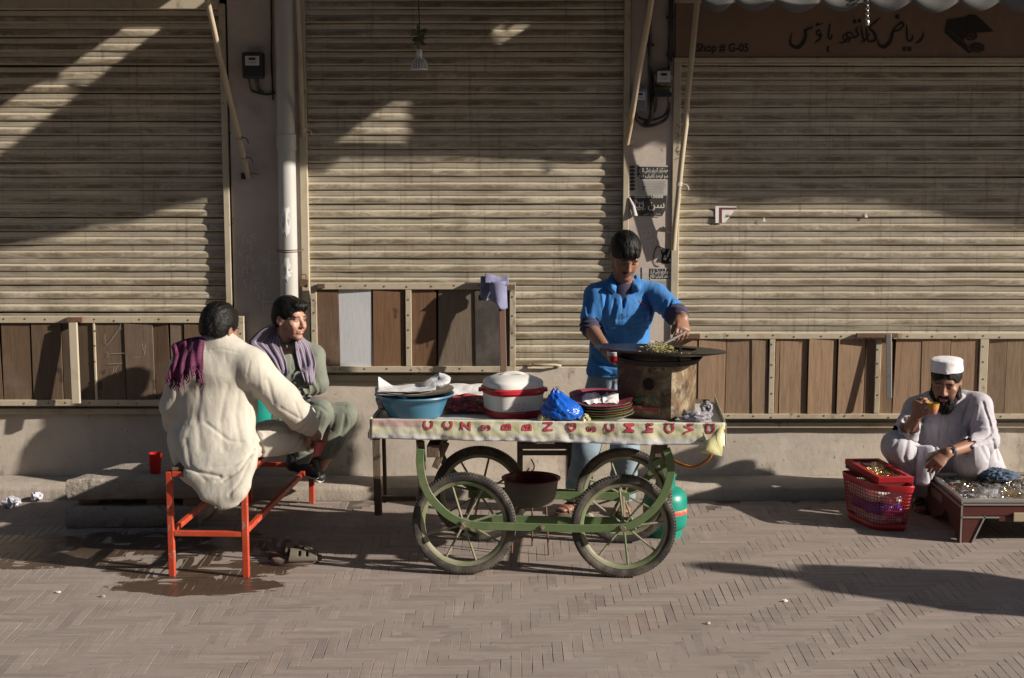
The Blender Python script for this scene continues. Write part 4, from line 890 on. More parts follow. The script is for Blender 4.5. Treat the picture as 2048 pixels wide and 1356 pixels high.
# patterned cloth and paper behind
m_pat = NT('patterned_cloth'); c = m_pat.mix(m_pat.ramp(m_pat.noise(22, (1, 1, 1), 3), .44, .5), (.05, .02, .022), (.32, .03, .045)); c = m_pat.mix(m_pat.ramp(m_pat.noise(15, (1, 1, 1), 3, loc=(4, 4, 4)), .55, .62), c, (.16, .12, .035)); c = m_pat.mix(m_pat.ramp(m_pat.noise(30, loc=(8, 1, 4)), .62, .66), c, (.5, .45, .42)); m_pat = m_pat.out(c, .9)
def pc(u, v):
    x = W(890, 815, -1.6).x + .24 * u; return Vector((x, -1.78 + .42 * v, BZ + .012 + (.055 * math.sin(math.pi * v) ** .6) * (.75 + .5 * fbm(u * 3, v * 3)) * math.sin(math.pi * u * .9 + .15) ** .4 + .012 * fbm(u * 8, v * 9, 3)))
tag(cloth_sheet('patterned_cloth', pc, 24, 24, m_pat, None, .004), 'rumpled dark red and black patterned cloth between the basin and the casserole', 'cloth')
def wp(u, v):
    x = W(895, 790, -1.35).x + .24 * u; return Vector((x, -1.40 + .2 * v, BZ + .02 + .05 * v + .012 * fbm(u * 3, v * 3)))
tag(cloth_sheet('white_paper', wp, 12, 8, m_news, None, .001), 'white sheet of paper at the back of the cart between the basin and the casserole', 'paper')
# blue carrier bag
m_bbag = mat('blue_bag', (.008, .10, .52), .26, 0, [((.015, .17, .62), 8, .45, .65, .8), ((.004, .05, .34), 13, .55, .7, .7)], [(12, .5, .02)], Transmission_Weight=.08)
gb = Vector((W(1124, 815, -2.03).x, -2.03, BZ))
bm = bmesh.new(); bmesh.ops.create_icosphere(bm, subdivisions=5, radius=1)
for v in bm.verts:
    p = v.co.copy(); fold = abs(fbm(p.x * 2.6 + 2 * p.z, p.y * 2.6, p.z * 1.3)) + .5 * abs(fbm(p.x * 6, p.y * 6, p.z * 3 + 5))
    q = Vector((p.x * .108, p.y * .085, p.z * .066)); q *= 1.06 - .15 * fold
    if p.z > .45: k = (p.z - .45) / .55; q.x = q.x * (1 - .55 * k) - .045 * k; q.z += .042 * k * (1 + .8 * fbm(p.x * 4, p.y * 4, 2))
    if p.x < -.5 and p.z > 0: q.z += .02 * (-p.x - .5)
    v.co = gb + q + Vector((0, 0, .060))
    if v.co.z < gb.z + .001: v.co.z = gb.z + .001
    if v.co.y < -2.06: v.co.z = max(v.co.z, BZ + LIP + .002)
    if v.co.y < -2.115: v.co.z -= .035 * min(1, (-2.115 - v.co.y) / .015)
me = bpy.data.meshes.new('blue_bag'); bm.to_mesh(me); bm.free()
tag(place(me, 'blue_bag', m_bbag, None, smooth=True, angle=180), 'crinkled bright blue plastic bag between the casserole and the plates', 'plastic bag')
m_clear = mat('clear_bag', (.62, .60, .42), .3, 0, [((.45, .42, .16), 14, .45, .6, .9)], [(20, .6, .02)], Transmission_Weight=.3)
paper_ball('clear_packet', gb + Vector((.115, -.03, 0)), (.035, .04), m_clear, 'small clear packet with yellow scraps at the foot of the blue bag', 'plastic bag', seed=4)
paper_ball('clear_packet', gb + Vector((-.085, -.035, 0)), (.04, .035), m_clear, 'clear packet with yellow scraps squeezed between casserole and blue bag', 'plastic bag', seed=6)
# plates
pc_ = Vector((W(1213, 805, -1.90).x, -1.90, BZ))
pcol = {'grey': mat('grey_plate', (.24, .23, .20), .5), 'red': mat('red_plate', (.36, .085, .075), .4), 'green': mat('green_plate', (.07, .25, .16), .4), 'lime': mat('lime_plate', (.20, .30, .075), .4), 'maroon': mat('maroon_plate', (.25, .055, .085), .38), 'teal': mat('teal_plate', (.08, .30, .23), .4)}
def plate(c, m_, rx, ry, h, tilt, label, scal=0):
    b = MB(); w = (lambda a, i: 1 + scal * math.cos(a * 40) * (i > 2)) if scal else None
    b.lathe([(0, 0), (.085, 0), (.092, .003), (.128, .020), (.140, .025), (.141, .028), (.126, .024), (.09, .0065), (0, .0045)], 80 if scal else 48, c, Euler((tilt[0], tilt[1], 0)).to_matrix(), sx=rx, sy=ry, wob=w)
    return tag(b.build('plate', m_, None, smooth=True, angle=60), label, 'plate', 'stacked plastic plates on the cart')
lab = ['grey plate at the very bottom of the plate stack', 'dull green plate, second from the bottom of the stack', 'lower red plate in the stack on the cart', 'mint green plate in the middle of the plate stack', 'upper red plate in the stack, below the lime one', 'lime green plate directly under the maroon top plate']
z = .002
for i, (k, l) in enumerate(zip(('grey', 'lime', 'red', 'green', 'red', 'lime'), lab)):
    plate(pc_ + Vector((rnd.gauss(0, .005) - .004 * i, rnd.gauss(0, .004), z)), pcol[k], 1.05 + .012 * i, 1.05, .02, (R(1.0), R(-4.5 + .75 * i)), l); z += .0128
plate(pc_ + Vector((-.022, 0, z + .002)), pcol['maroon'], 1.14, 1.12, .02, (R(6), R(-1)), 'maroon plate with scraps of paper on it, on top of the stack')
for k, (dx, dy, r_, m_) in enumerate(((-.07, -.03, .04, m_paper), (-.012, -.01, .038, m_news), (.04, -.02, .04, m_paper))):
    def sc_(u, v, dx=dx, dy=dy, k=k): return pc_ + Vector((-.02 + dx + .085 * (u - .5), dy + .05 * (v - .5), z + .012 + .050 * v * (.5 + .5 * abs(math.sin(u * 3 + k * 1.3))) + .016 * fbm(u * 3, v * 3, k)))
    tag(cloth_sheet('paper_scrap', sc_, 8, 7, m_, None, .001), ['pale folded paper scrap at the left of the maroon top plate', 'grey newspaper scrap in the middle of the maroon top plate', 'peaked paper scrap at the right of the maroon top plate'][k], 'paper scrap')
pr_ = Vector((W(1195, 790, -1.45).x, -1.45, BZ)); z = .0
for k, l, s_ in (('green', 'green plate at the bottom of the small rear stack behind the blue bag', 0), ('teal', 'teal plate in the rear stack, under the scalloped one', 0), ('maroon', 'scalloped maroon plate on top of the rear stack', .02)):
    plate(pr_ + Vector((0, 0, z)), pcol[k], 1.12, 1.1, .02, (R(2), 0), l, s_); z += .013
# crumpled newspaper
m_cr = mat('crumpled_newsprint', (.30, .295, .33), .85, 0, [((.10, .10, .13), 36, .46, .58, .8), ((.42, .41, .42), 12, .55, .7, .6)])
paper_ball('crumpled_paper', tb(772, 826) + Vector((0, 0, .012)), (.055, .045), m_cr, 'crumpled newspaper at the left corner of the cart beside the basin', seed=1, flat=.95)
paper_ball('crumpled_paper', tb(1390, 842), (.085, .045), m_cr, 'wide crumpled newspaper at the right end of the cart by the stove', seed=2, flat=.34)
paper_ball('crumpled_paper', tb(1416, 838) + Vector((0, .05, .01)), (.034, .034), m_cr, 'small crumpled newspaper on the right corner of the cart', seed=3, flat=1.1)
# stove tin
def tin_mat():
    t = NT('burnt_tin'); x, y, z = t.sep(t.pos)
    c = t.mix(t.ramp(t.noise(6, (1.1, 1.1, .85), 6, .75, .4), .32, .58), (.29, .24, .16), (.11, .066, .034))
    c = t.mix(t.ramp(t.noise(11, (1, 1, .8), 6, .75, .3, loc=(3, 3, 1)), .50, .64, 0, .9), c, (.028, .018, .011))
    c = t.mix(t.ramp(t.noise(9, (1, 1, .8), 5, loc=(1, 7, 2)), .62, .74, 0, .7), c, (.34, .29, .21))
    soot = t.math('ADD', t.ramp(z, BZ + .24, BZ + .36), t.math('MULTIPLY', t.math('SUBTRACT', t.noise(9), .5), .9)); c = t.mix(t.ramp(soot, .25, .8, 0, .93), c, (.014, .011, .009))
    low = t.ramp(z, BZ + .05, BZ, 0, .75); c = t.mix(low, c, (.035, .024, .016))
    t.bump(t.noise(20, (1, 1, .5), 5), .4, .006); return t.out(c, .6, t.ramp(t.noise(8), .4, .7, .0, .35))
m_tin = tin_mat()
n0_ = tb(1346, 841); l_, r_ = Vector((-.290, .150, 0)), Vector((.155, .29, 0)); TH = .340
stove = thing('tin_stove', n0_ + (l_ + r_) / 2, 'square sooty oil tin used as a stove, standing at the right end of the cart', 'stove')
b = MB(); NS, NZ = 14, 12; ringp = []
cor = [n0_, n0_ + r_, n0_ + r_ + l_, n0_ + l_]
for k in range(4):
    a_, c_ = cor[k], cor[(k + 1) % 4]; nn = Vector(((c_ - a_).y, -(c_ - a_).x, 0)).normalized()
    for i in range(NS):
        f = i / NS; q = a_.lerp(c_, f); e = min(f, 1 - f); q = q + nn * (-.012 if e < .001 else (-.003 if e < .08 else 0)); ringp.append((q, nn, f, k))
for j in range(NZ + 1):
    for q, nn, f, k in ringp:
        bulge = .010 * math.sin(math.pi * j / NZ) * math.sin(math.pi * f) + .006 * fbm(f * 4 + k * 3, j * .5) * math.sin(math.pi * f); rib = -.006 * (j in (3, 9)) * (.12 < f < .88)
        fl_ = .012 * (j / NZ) ** 6; b.v.append(tuple(q + nn * (bulge + rib + fl_) + Vector((0, 0, TH * j / NZ))))
n_ = len(ringp); b.f = [(j * n_ + i, j * n_ + (i + 1) % n_, (j + 1) * n_ + (i + 1) % n_, (j + 1) * n_ + i) for j in range(NZ) for i in range(n_)] + [tuple(range(n_))]
b.build('tin_body', m_tin, stove, smooth=True, angle=35)
nl = Vector((l_.y, -l_.x, 0)).normalized(); nl = nl if nl.y < 0 else -nl
def onleft(f, z, o=.016): return n0_ + l_ * f + nl * o + Vector((0, 0, z))
b = MB(); b.lathe([(0, 0), (.030, .001), (.034, -.004)], 18, onleft(.42, .185, .014), Matrix((l_.normalized(), Vector((0, 0, 1)), nl)).transposed()); b.build('burnt_patch', mat('soot', (.012, .009, .007), .9), stove, smooth=True)
m_lab = mat('label_red', (.28, .035, .03), .6, 0, [((.10, .05, .035), 14, .45, .65, .9)]); m_labg = mat('label_green', (.04, .13, .11), .6); m_labt = mat('label_text', (.45, .40, .33), .7, 0, [((.2, .15, .1), 20, .45, .6, .8)])
b = MB(); b.prism([onleft(f, z, .0135) for f, z in ((.22, .038), (.86, .046), (.86, .066), (.22, .060))], nl * .002); b.build('label_band', m_lab, stove)
bl_ = MB()
for f, z, s_ in ((.62, .095, .018), (.55, .100, .016), (.50, .112, .013), (.40, .100, .010), (.34, .105, .012), (.30, .112, .008), (.58, .088, .012)): bl_.lathe([(0, 0), (s_, 0)], 6, onleft(f, z, .0165), Matrix((l_.normalized(), Vector((0, 0, 1)), nl)).transposed(), sy=.6, a0=f * 20)
bl_.build('label_leaves', m_labg, stove)
c = bpy.data.curves.new('t', 'FONT'); c.body = 'HIPID MIL'; c.size = .022; o = bpy.data.objects.new('t', c); COL.objects.link(o); bpy.context.view_layer.update(); me = bpy.data.meshes.new_from_object(o.evaluated_get(bpy.context.evaluated_depsgraph_get())); bpy.data.objects.remove(o)
for v in me.vertices: v.co = onleft(.80 - v.co.x / l_.length, .052 + v.co.y, .0165)
place(me, 'lettering', m_labt, stove)
# griddle
m_iron = mat('griddle_iron', (.045, .042, .040), .34, .85, [((.10, .095, .088), 5, .45, .7, .7), ((.02, .018, .016), 9, .5, .7, .7)], [(30, .15, .003)])
GC = Vector((W(1321, 700, -1.84).x, -1.84, W(1321, 700, -1.84).z)); GM = Euler((R(-4.2), R(2.3), 0)).to_matrix()
b = MB(); b.lathe([(0, -.030), (.14, -.027), (.26, -.014), (.352, .003), (.354, .006), (.350, .008), (.25, -.008), (.13, -.021), (0, -.024)], 96, GC, GM); griddle = tag(b.build('griddle', m_iron, None, smooth=True, angle=50), 'wide black iron griddle lying on the tin stove', 'griddle')
b = MB(); b.lathe([(.20, -.05), (.225, -.02), (.21, -.018), (.188, -.05)], 40, GC + Vector((0, 0, -.012)), close=True)
for a in range(3):
    aa = a * 2.1 + .9; d = Vector((math.cos(aa), math.sin(aa), 0)); b.bar(GC + d * .2 + Vector((0, 0, -.055)), GC + d * .2 + Vector((0, 0, -.015)), .03, .012)
tag(b.build('burner_ring', mat('sooty_iron', (.02, .017, .015), .7, .3), None, smooth=True, angle=40), 'sooty iron ring between the griddle and the tin stove', 'stove ring')
m_food = mat('fried_shreds', (.30, .26, .085), .5, 0, [((.14, .13, .03), 40, .45, .6, .8), ((.55, .48, .22), 30, .55, .65, .7)])
fd = MB(); fr_ = random.Random(11)
for k in range(120):
    s_ = fr_.gauss(0, 1); o = GC + Vector((W(1322, 690, -1.84).x - GC.x + fr_.gauss(0, .045), -.03 + fr_.gauss(0, .055), 0)); hh = max(0, .055 * (1 - ((o.x - GC.x) / .11) ** 2)) * fr_.random()
    o.z = GC.z - .016 + hh; a = fr_.uniform(0, 6.28); d = Vector((math.cos(a), math.sin(a), fr_.uniform(-.3, .5))) * fr_.uniform(.012, .03); fd.tube([o, o + d * .5 + Vector((0, 0, .004)), o + d], .0028, 4)
tag(fd.build('frying_shreds', m_food, None, smooth=True), 'small heap of yellow green shreds frying on the griddle', 'food', kind='stuff')
# ================================================================== under the cart
m_tub = mat('dark_red_tub', (.16, .022, .022), .45); m_tubo = mat('tub_outside', (.12, .105, .088), .7, 0, [((.2, .17, .14), 8, .5, .7, .6)])
tc = W(1062, 957, -1.55); tub = thing('red_tub', tc, 'dark red tub on a thin stand beneath the middle of the cart', 'tub')
b = MB(); b.lathe([(.163, .0), (.166, .006), (.158, .008), (.148, 0), (.128, -.12), (0, -.125)], 40, tc); b.build('inside', m_tub, tub, smooth=True)
b = MB(); b.lathe([(.165, .002), (.152, -.004), (.146, -.06), (.130, -.135), (0, -.14)], 40, tc); b.build('outside', m_tubo, tub, smooth=True)
for a in range(3):
    d = Vector((math.cos(a * 2.094 - .6), math.sin(a * 2.094 - .6), 0)); b = MB(); b.tube([tc + d * .10 + Vector((0, 0, -.13)), Vector((tc.x, tc.y, 0)) + d * .12], .006, 6); b.build('stand_leg', m_rust, tub)
m_cyl = mat('gas_paint', (.0, .205, .155), .38, 0, [((.03, .27, .21), 5, .45, .7, .5), (RUST, 15, .63, .72, .9), (DUST, 8, .60, .76, .5)])
gc = G(1330, 1076); gc.y = -1.19; gc.x = W(1330, 1020, -1.19).x; gas = thing('gas_cylinder', gc, 'teal gas cylinder standing behind the right wheels of the cart', 'gas cylinder')
b = MB(); b.lathe([(.0, .03), (.08, .03), (.118, .055), (.128, .085), (.128, .215), (.120, .250), (.095, .278), (.05, .292), (0, .295)], 36, gc); b.build('tank', m_cyl, gas, smooth=True, angle=50)
b = MB(); b.lathe([(.098, 0), (.098, .055), (.094, .055), (.094, 0)], 32, gc, close=True); b.build('foot_ring', m_cyl, gas, smooth=True)
b = MB(); b.lathe([(.056, .275), (.058, .350), (.064, .356), (.066, .364), (.060, .368), (.053, .360), (.051, .275)], 28, gc, close=True); b.build('collar', m_cyl, gas, smooth=True, angle=50)
b = MB(); b.lathe([(.1283, .140), (.1295, .142), (.1295, .168), (.1283, .170)], 36, gc); b.build('red_band', mat('band_red', (.45, .08, .055), .5, 0, [((.55, .45, .2), 20, .5, .6, .7)]), gas, smooth=True)
b = MB(); b.tube([gc + Vector((0, 0, .29)), gc + Vector((0, 0, .37))], .014, 10); b.tube([gc + Vector((0, 0, .36)), gc + Vector((-.05, -.01, .37))], .009, 8); b.build('valve', m_hubm, gas, smooth=True)
hose = [gc + Vector((-.04, 0, .365)), W(1328, 962, -1.25), W(1331, 935, -1.4), W(1344, 922, -1.55), W(1362, 929, -1.65), W(1388, 934, -1.7), W(1412, 922, -1.75), W(1424, 906, -1.78), W(1428, 880, -1.76)]
b = MB(); b.tube(smooth_line([tuple(p) for p in hose], 6), .0085, 10); tag(b.build('gas_hose', mat('orange_hose', (.47, .17, .02), .4, 0, [((.33, .11, .015), 14, .5, .7, .6)]), None, smooth=True), 'orange rubber hose curving from the gas cylinder up to the cart', 'hose')
tr = thing('wooden_trestle', G(760, 1028), 'dark wooden trestle behind the left end of the cart', 'trestle')
for (x0, y0), (x1, y1), w, Y, up in (((752, 862), (757, 1030), .045, -.80, 0), ((767, 862), (771, 1003), .022, -.70, 0), ((748, 997), (832, 996), .03, -.76, 0), ((838, 862), (846, 1022), .04, -.78, 0)):
    b = MB(); b.bar(W(x0, y0, Y), W(x1, y1, Y), w, .04, (0, -1, 0)); b.build('leg' if y1 - y0 > 50 else 'stretcher', m_oldwood, tr, bevel=.003)
b = MB(); b.box((W(795, 862, -.7).x, -.66, W(800, 862, -.7).z), (.34, .34, .04)); b.build('top_board', m_oldwood, tr, bevel=.004)
stl = thing('wooden_stool', G(1085, 1010), 'rough wooden stool behind the cart beside the cook\'s legs', 'stool')
zt_ = W(1085, 868, -.62).z; xa_, xb_ = W(1040, 900, -.62).x, W(1140, 900, -.62).x
for x in (xa_, xb_):
    for y in (-.62, -.38): b = MB(); b.bar((x, y, .0 if y < -.4 else .086), (x, y, zt_), .035, .035); b.build('leg', m_oldwood, stl, bevel=.003)
for y in (-.638, -.362):
    for dz in (.075, .115): b = MB(); b.bar((xa_ - .01, y, zt_ - dz), (xb_ + .01, y, zt_ - dz), .02, .03, (0, 0, 1)); b.build('rail', m_oldwood, stl, bevel=.003)
b = MB(); b.box(((xa_ + xb_) / 2, -.5, zt_ + .015), (xb_ - xa_ + .06, .32, .03)); b.build('seat', m_oldwood, stl, bevel=.004)
b = MB(); b.tube(smooth_line([tuple(W(x, y, -.66)) for x, y in ((1062, 918), (1068, 930), (1066, 940), (1052, 948), (1058, 936))], 5), .0045, 5); tag(b.build('pink_ribbon', mat('pink_ribbon', (.45, .03, .25), .5), None, smooth=True), 'thin pink ribbon dangling from the stool behind the cart', 'ribbon')
# ================================================================== left: slabs, cup, bench, jug, sandals, litter
m_slab = mat('slab_concrete', (.30, .265, .225), .95, 0, [((.21, .18, .15), 4, .42, .68, .8), ((.40, .36, .32), 12, .58, .74, .6), (GRIME, 24, .58, .70, .8)], [(38, .9, .012), (11, .5, .03)])
def rough_slab(name, corners, z0, z1, label, seed):
    b = MB(); n = 14; ring = []
    per = []
    for k in range(4):
        a, c = Vector(corners[k]), Vector(corners[(k + 1) % 4])
        for i in range(n): per.append(a.lerp(c, i / n))
    cen = sum((Vector(c) for c in corners), Vector()) / 4
    lay = [(z0, -.012), (z0 + .01, .0), ((z0 + z1) / 2, .004), (z1 - .016, .004), (z1 - .004, -.005), (z1, -.018)]
    for z, off in lay:
        for i, p in enumerate(per):
            d = (p - cen).normalized(); j = off + .012 * fbm(p.x * 6, p.y * 6 + z * 20, seed) + .006 * fbm(p.x * 19, z * 40, seed + 4)
            b.v.append((p.x + d.x * j, p.y + d.y * j, z + .005 * fbm(p.x * 5, p.y * 5, seed + z)))
    m_ = len(per); b.f = [(j * m_ + i, j * m_ + (i + 1) % m_, (j + 1) * m_ + (i + 1) % m_, (j + 1) * m_ + i) for j in range(len(lay) - 1) for i in range(m_)]
    base = len(b.v); rings = 5
    for r_ in range(1, rings + 1):
        for i, p in enumerate(per):
            q = p.lerp(cen, r_ / rings * .98); b.v.append((q.x, q.y, z1 + .004 * fbm(q.x * 5, q.y * 5, seed)))
    prev = (len(lay) - 1) * m_
    for r_ in range(rings):
        cur = base + r_ * m_; b.f += [(prev + i, prev + (i + 1) % m_, cur + (i + 1) % m_, cur + i) for i in range(m_)]; prev = cur
    return tag(b.build(name, m_slab, None, smooth=True, angle=45), label, 'concrete slab')
f0 = G(133, 1058); f1 = G(398, 1056)
rough_slab('concrete_slab', [f0, f1, f1 + Vector((.02, .46, 0)), f0 + Vector((.10, .46, 0))], .002, .135, 'lower of the two stacked concrete slabs, lying on the paving', 3)
rough_slab('concrete_slab', [f0 + Vector((.01, -.005, 0)), f1 + Vector((.09, .0, 0)), f1 + Vector((.08, .45, 0)), f0 + Vector((.21, .43, 0))], .178, .304, 'upper of the two stacked concrete slabs, with the red tumbler on it', 8)
m_brk = mat('broken_brick', (.26, .15, .10), .9, 0, [((.18, .13, .10), 8, .5, .7, .8)], [(40, .5, .006)])
for px, l in ((163, 'broken brick spacer at the left end between the stacked slabs'), (300, 'broken brick spacer in the middle between the stacked slabs'), (375, 'broken brick spacer at the right end between the stacked slabs')):
    p = G(px, 1056); b = MB(); b.box(p + Vector((.03, .09 if px < 320 else .06, .1575)), (.12, .10, .044), (0, 0, .15)); tag(b.build('brick_spacer', m_brk, None, bevel=.008), l, 'brick', 'brick spacers between the slabs')
b = MB(); p = G(392, 1030); b.box(p + Vector((.06, .0, .155)), (.06, .24, .055), (0, R(-4), R(-38))); tag(b.build('timber_block', m_oldwood, None, bevel=.004), 'short timber block sticking out from under the upper slab beside the bench', 'timber')
m_cup = mat('red_tumbler', (.48, .022, .018), .3, 0, [((.36, .018, .018), 8, .5, .7, .5)], Transmission_Weight=.25)
def tumbler(c, label, r=.042, h=.122, m=m_cup, rot=None):
    b = MB(); b.lathe([(0, .0), (r * .72, 0), (r * .76, .006), (r * .96, h * .93), (r, h * .95), (r, h), (r * .93, h), (r * .70, .01), (0, .008)], 48, c, rot, wob=lambda a, i: 1 + .022 * math.cos(a * 16) * (1 < i < 4))
    return tag(b.build('red_tumbler', m, None, smooth=True, angle=60), label, 'cup')
cp = G(311, 946, .306); tumbler(cp, 'red plastic tumbler standing on the upper concrete slab')
# red bench
m_redm = mat('chipped_red_paint', (.44, .055, .022), .45, 0, [((.55, .10, .05), 5, .45, .7, .6), ((.30, .26, .23), 24, .59, .63, .95), (RUST, 15, .60, .67, .9), ((.30, .04, .02), 3, .5, .7, .6)], [(40, .2, .002)])
FL, FR, BR = G(345, 1152), G(493, 1154), G(624, 1007); BLc = FL + (BR - FR); BH = .57
bench = thing('metal_bench', (FL + FR + BR + BLc) / 4, 'chipped red metal bench under the two sitting men', 'bench')
def stick(n, a, c, w=.030, h=.030, m=m_redm, up=(0, 0, 1)): b = MB(); b.bar(a, c, w, h, up); return b.build(n, m, bench, bevel=.003)
UPZ = Vector((0, 0, 1))
for p in (FL, FR, BR, BLc): stick('leg', p, p + UPZ * (BH - .004), .032, .032, m_redm, (BR - FR))
for a, c, n in ((FL, FR, 'seat_rail'), (BLc, BR, 'seat_rail'), (FL, BLc, 'seat_rail'), (FR, BR, 'seat_rail')):
    d = (c - a).normalized() * .017; stick(n, a + d + UPZ * (BH - .014), c - d + UPZ * (BH - .014), .034, .028)
for a, c, z in ((FL, FR, .235), (FL, BLc, .24), (FR, BR, .25), (BLc, BR, .25)):
    d = (c - a).normalized() * .017; stick('stretcher', a + d + UPZ * z, c - d + UPZ * z, .028, .028)
b = MB(); q = [p + UPZ * (BH + .001) for p in (FL + (FR - FL) * .03, FR - (FR - FL) * .03, BR, BLc)]; b.prism(q, (0, 0, .018)); b.build('seat_board', m_oldwood, bench, bevel=.003)
# teal jug
m_teal = mat('teal_plastic', (.015, .255, .21), .32, 0, [((.03, .32, .27), 4, .5, .7, .6)], Transmission_Weight=.1)
jc = Vector((W(520, 800, -1.22).x, -1.22, BH + .02)); jug = thing('water_jug', jc, 'teal plastic water jug standing on the bench between the two men', 'jug')
b = MB(); b.lathe([(0, 0), (.064, 0), (.070, .01), (.074, .215), (.076, .24), (.070, .25), (.066, .245), (.064, .02), (0, .012)], 36, jc); b.build('body', m_teal, jug, smooth=True, angle=50)
b = MB(); b.tube(smooth_line([tuple(jc + Vector(p)) for p in ((.066, -.02, .22), (.105, -.03, .21), (.115, -.03, .15), (.105, -.03, .07), (.066, -.02, .05))], 5), .011, 10); b.build('handle', m_teal, jug, smooth=True)
# sandals
m_sand = mat('sandal_rubber', (.10, .085, .062), .75, 0, [((.15, .125, .095), 8, .5, .7, .6)], [(80, .2, .002)]); m_sole = mat('sandal_sole', (.10, .062, .05), .8, 0, [((.17, .13, .10), 12, .5, .7, .6)]); m_inner = mat('sandal_lining', (.016, .014, .013), .8)
def foot_outline(k, L=.275, Wd=.10):
    pts = []
    for i in range(28):
        a = 2 * math.pi * i / 28; x = math.cos(a); y = math.sin(a)
        pts.append((x * L / 2, y * Wd / 2 * (1 + .22 * x - .16 * x * x) * (1 + .05 * k * y)))
    return pts
def sandal(c, ang, label, k):
    t = thing('sandal', c, label, 'sandal', 'pair of sandals on the paving'); M_ = Euler((0, 0, ang)).to_matrix()
    def T(x, y, z): return c + M_ @ Vector((x, y, z))
    o = foot_outline(k); b = MB(); n = len(o)
    lay = [(0, .90), (.006, 1), (.026, 1.02), (.032, .96), (.033, .0)]
    for z, s_ in lay: b.v += [tuple(T(x * s_, y * s_, z + (.012 * max(0, x / .14) ** 2) + (.014 * max(0, -x / .14)) * (z > .01))) for x, y in o]
    b.f = [(j * n + i, j * n + (i + 1) % n, (j + 1) * n + (i + 1) % n, (j + 1) * n + i) for j in range(len(lay) - 1) for i in range(n)]
    b.build('sole', m_sole, t, smooth=True, angle=50)
    b = MB(); nu_, nv_ = 22, 20
    def st(u, v):
        x = -.055 + .160 * u; a = math.pi * v; wy = .050 * (1 + .22 * x / .14 - .16 * (x / .14) ** 2) * 1.03; hh = .064 - .026 * u
        return T(x + .018 * math.sin(a) * (1 - u), -wy * math.cos(a), .026 + hh * math.sin(a) ** .75)
    b.grid(st, nu_, nv_); hole = lambda i, j: ((7 <= i <= 8 or 13 <= i <= 14) and (3 <= j <= 7 or 12 <= j <= 16))
    b.f = [f for k_, f in enumerate(b.f) if not hole(k_ % nu_, k_ // nu_)]
    b.build('upper', m_sand, t, smooth=True, angle=180, solid=.005)
    b = MB(); b.lathe([(0, 0), (.85, 0)], 20, T(0, 0, .040), M_.copy() @ Matrix.Diagonal((.115, .040, 1))); 
    bo = b.build('footbed', m_inner, t); return t
s0 = G(594, 1128); sandal(s0, R(14), 'nearer brown rubber sandal lying on the bricks beside the bench', 1)
sandal(s0 + Vector((-.035, .10, .0)), R(10), 'farther brown rubber sandal, half hidden behind the nearer one', -1)
for px, py, r_, sd, l in ((24, 1016, .055, 11, 'larger crumpled white paper on the paving at the far left'), (75, 1004, .042, 12, 'smaller crumpled white paper on the paving, left of the slabs')):
    paper_ball('crumpled_paper', G(px, py), (r_, r_ * .8), mat('litter_paper', (.52, .52, .58), .8, 0, [((.18, .18, .24), 40, .48, .58, .8)]), l, seed=sd, flat=.7)
for px, py, m_, l in ((117, 1187, m_paper, 'tiny white scrap on the paving in front of the puddle at the left'), (206, 1195, m_bamboo, 'small orange crumb on the paving below the wet patch'), (860, 1146, m_bamboo, 'small yellow crumb on the paving under the left front wheel'), (1570, 1204, m_paper, 'tiny white scrap on the paving in the right foreground shadow'), (1416, 1249, m_bamboo, 'pale wood chip on the paving in the right foreground')):
    paper_ball('litter_scrap', G(px, py), (.014, .009), m_, l, 'litter', seed=px, flat=.5, res=2)
b = MB(); b.tube([G(494, 1040), G(515, 1030)], .006, 6); tag(b.build('blue_pen', mat('blue_pen', (.04, .08, .3), .4), None, smooth=True), 'thin blue pen lying on the paving under the bench', 'pen')

# ================================================================== right: basket, ring case, display table
m_bask = mat('red_basket', (.36, .014, .022), .36, 0, [((.27, .013, .02), 5, .5, .7, .6)], Transmission_Weight=.06)
m_gold = mat('gold', (.62, .40, .12), .25, 1.0); m_silver = mat('silver', (.62, .62, .62), .22, 1.0)
bA = G(1745, 1061); bD = G(1818, 1063); bk = G(1700, 1025)                       # near-left, near-right, far-left of the foot
ax = (bD - bA).normalized(); ay = Vector((-ax.y, ax.x, 0)); 
ang_ = math.atan2(ax.y, ax.x) + R(-3); ax = Vector((math.cos(ang_), math.sin(ang_), 0)); ay = Vector((-.30, .954, 0)).normalized()
bl, bw, bh = .40, .245, .285; b0 = bA + Vector((-.006, -.028, 0))
def BK(u, v, z, s=1.0):                  # u,v in 0..1 over the basket's plan
    cx, cy = .5, .5; return b0 + ax * (bw * (cx + (u - cx) * s)) + ay * (bl * (cy + (v - cy) * s)) + Vector((0, 0, z))
bkt = thing('plastic_basket', BK(.5, .5, 0), 'red plastic lattice basket filled with bags, left of the squatting man', 'basket')
def rr_path(n=64, e=4.5):
    out = []
    for i in range(n):
        a = 2 * math.pi * (i + .5) / n; c_, s_ = math.cos(a), math.sin(a); r_ = 1 / (abs(c_) ** e + abs(s_) ** e) ** (1 / e); out.append((.5 + .5 * r_ * c_, .5 + .5 * r_ * s_))
    return out
rp = rr_path(60); sc_z = lambda z: .86 + .20 * z / bh
lat = MB()
for k in range(11):
    z = .045 + k * (.244 - .045) / 10; s_ = sc_z(z); lat.tube([BK(u, v, z, s_) for u, v in rp], .0026, 5, closed=True)
for i in range(60):
    u, v = rp[i]; lat.tube([BK(u, v, .03, sc_z(.03)), BK(u, v, .248, sc_z(.248))], .0024, 5)
lat.build('lattice', m_bask, bkt)
b = MB(); P_ = [(.0, .94), (.012, 1.0), (.04, 1.0)]
for z, s_ in P_: b.v += [tuple(BK(u, v, z, sc_z(z) * s_ * 1.005)) for u, v in rp]
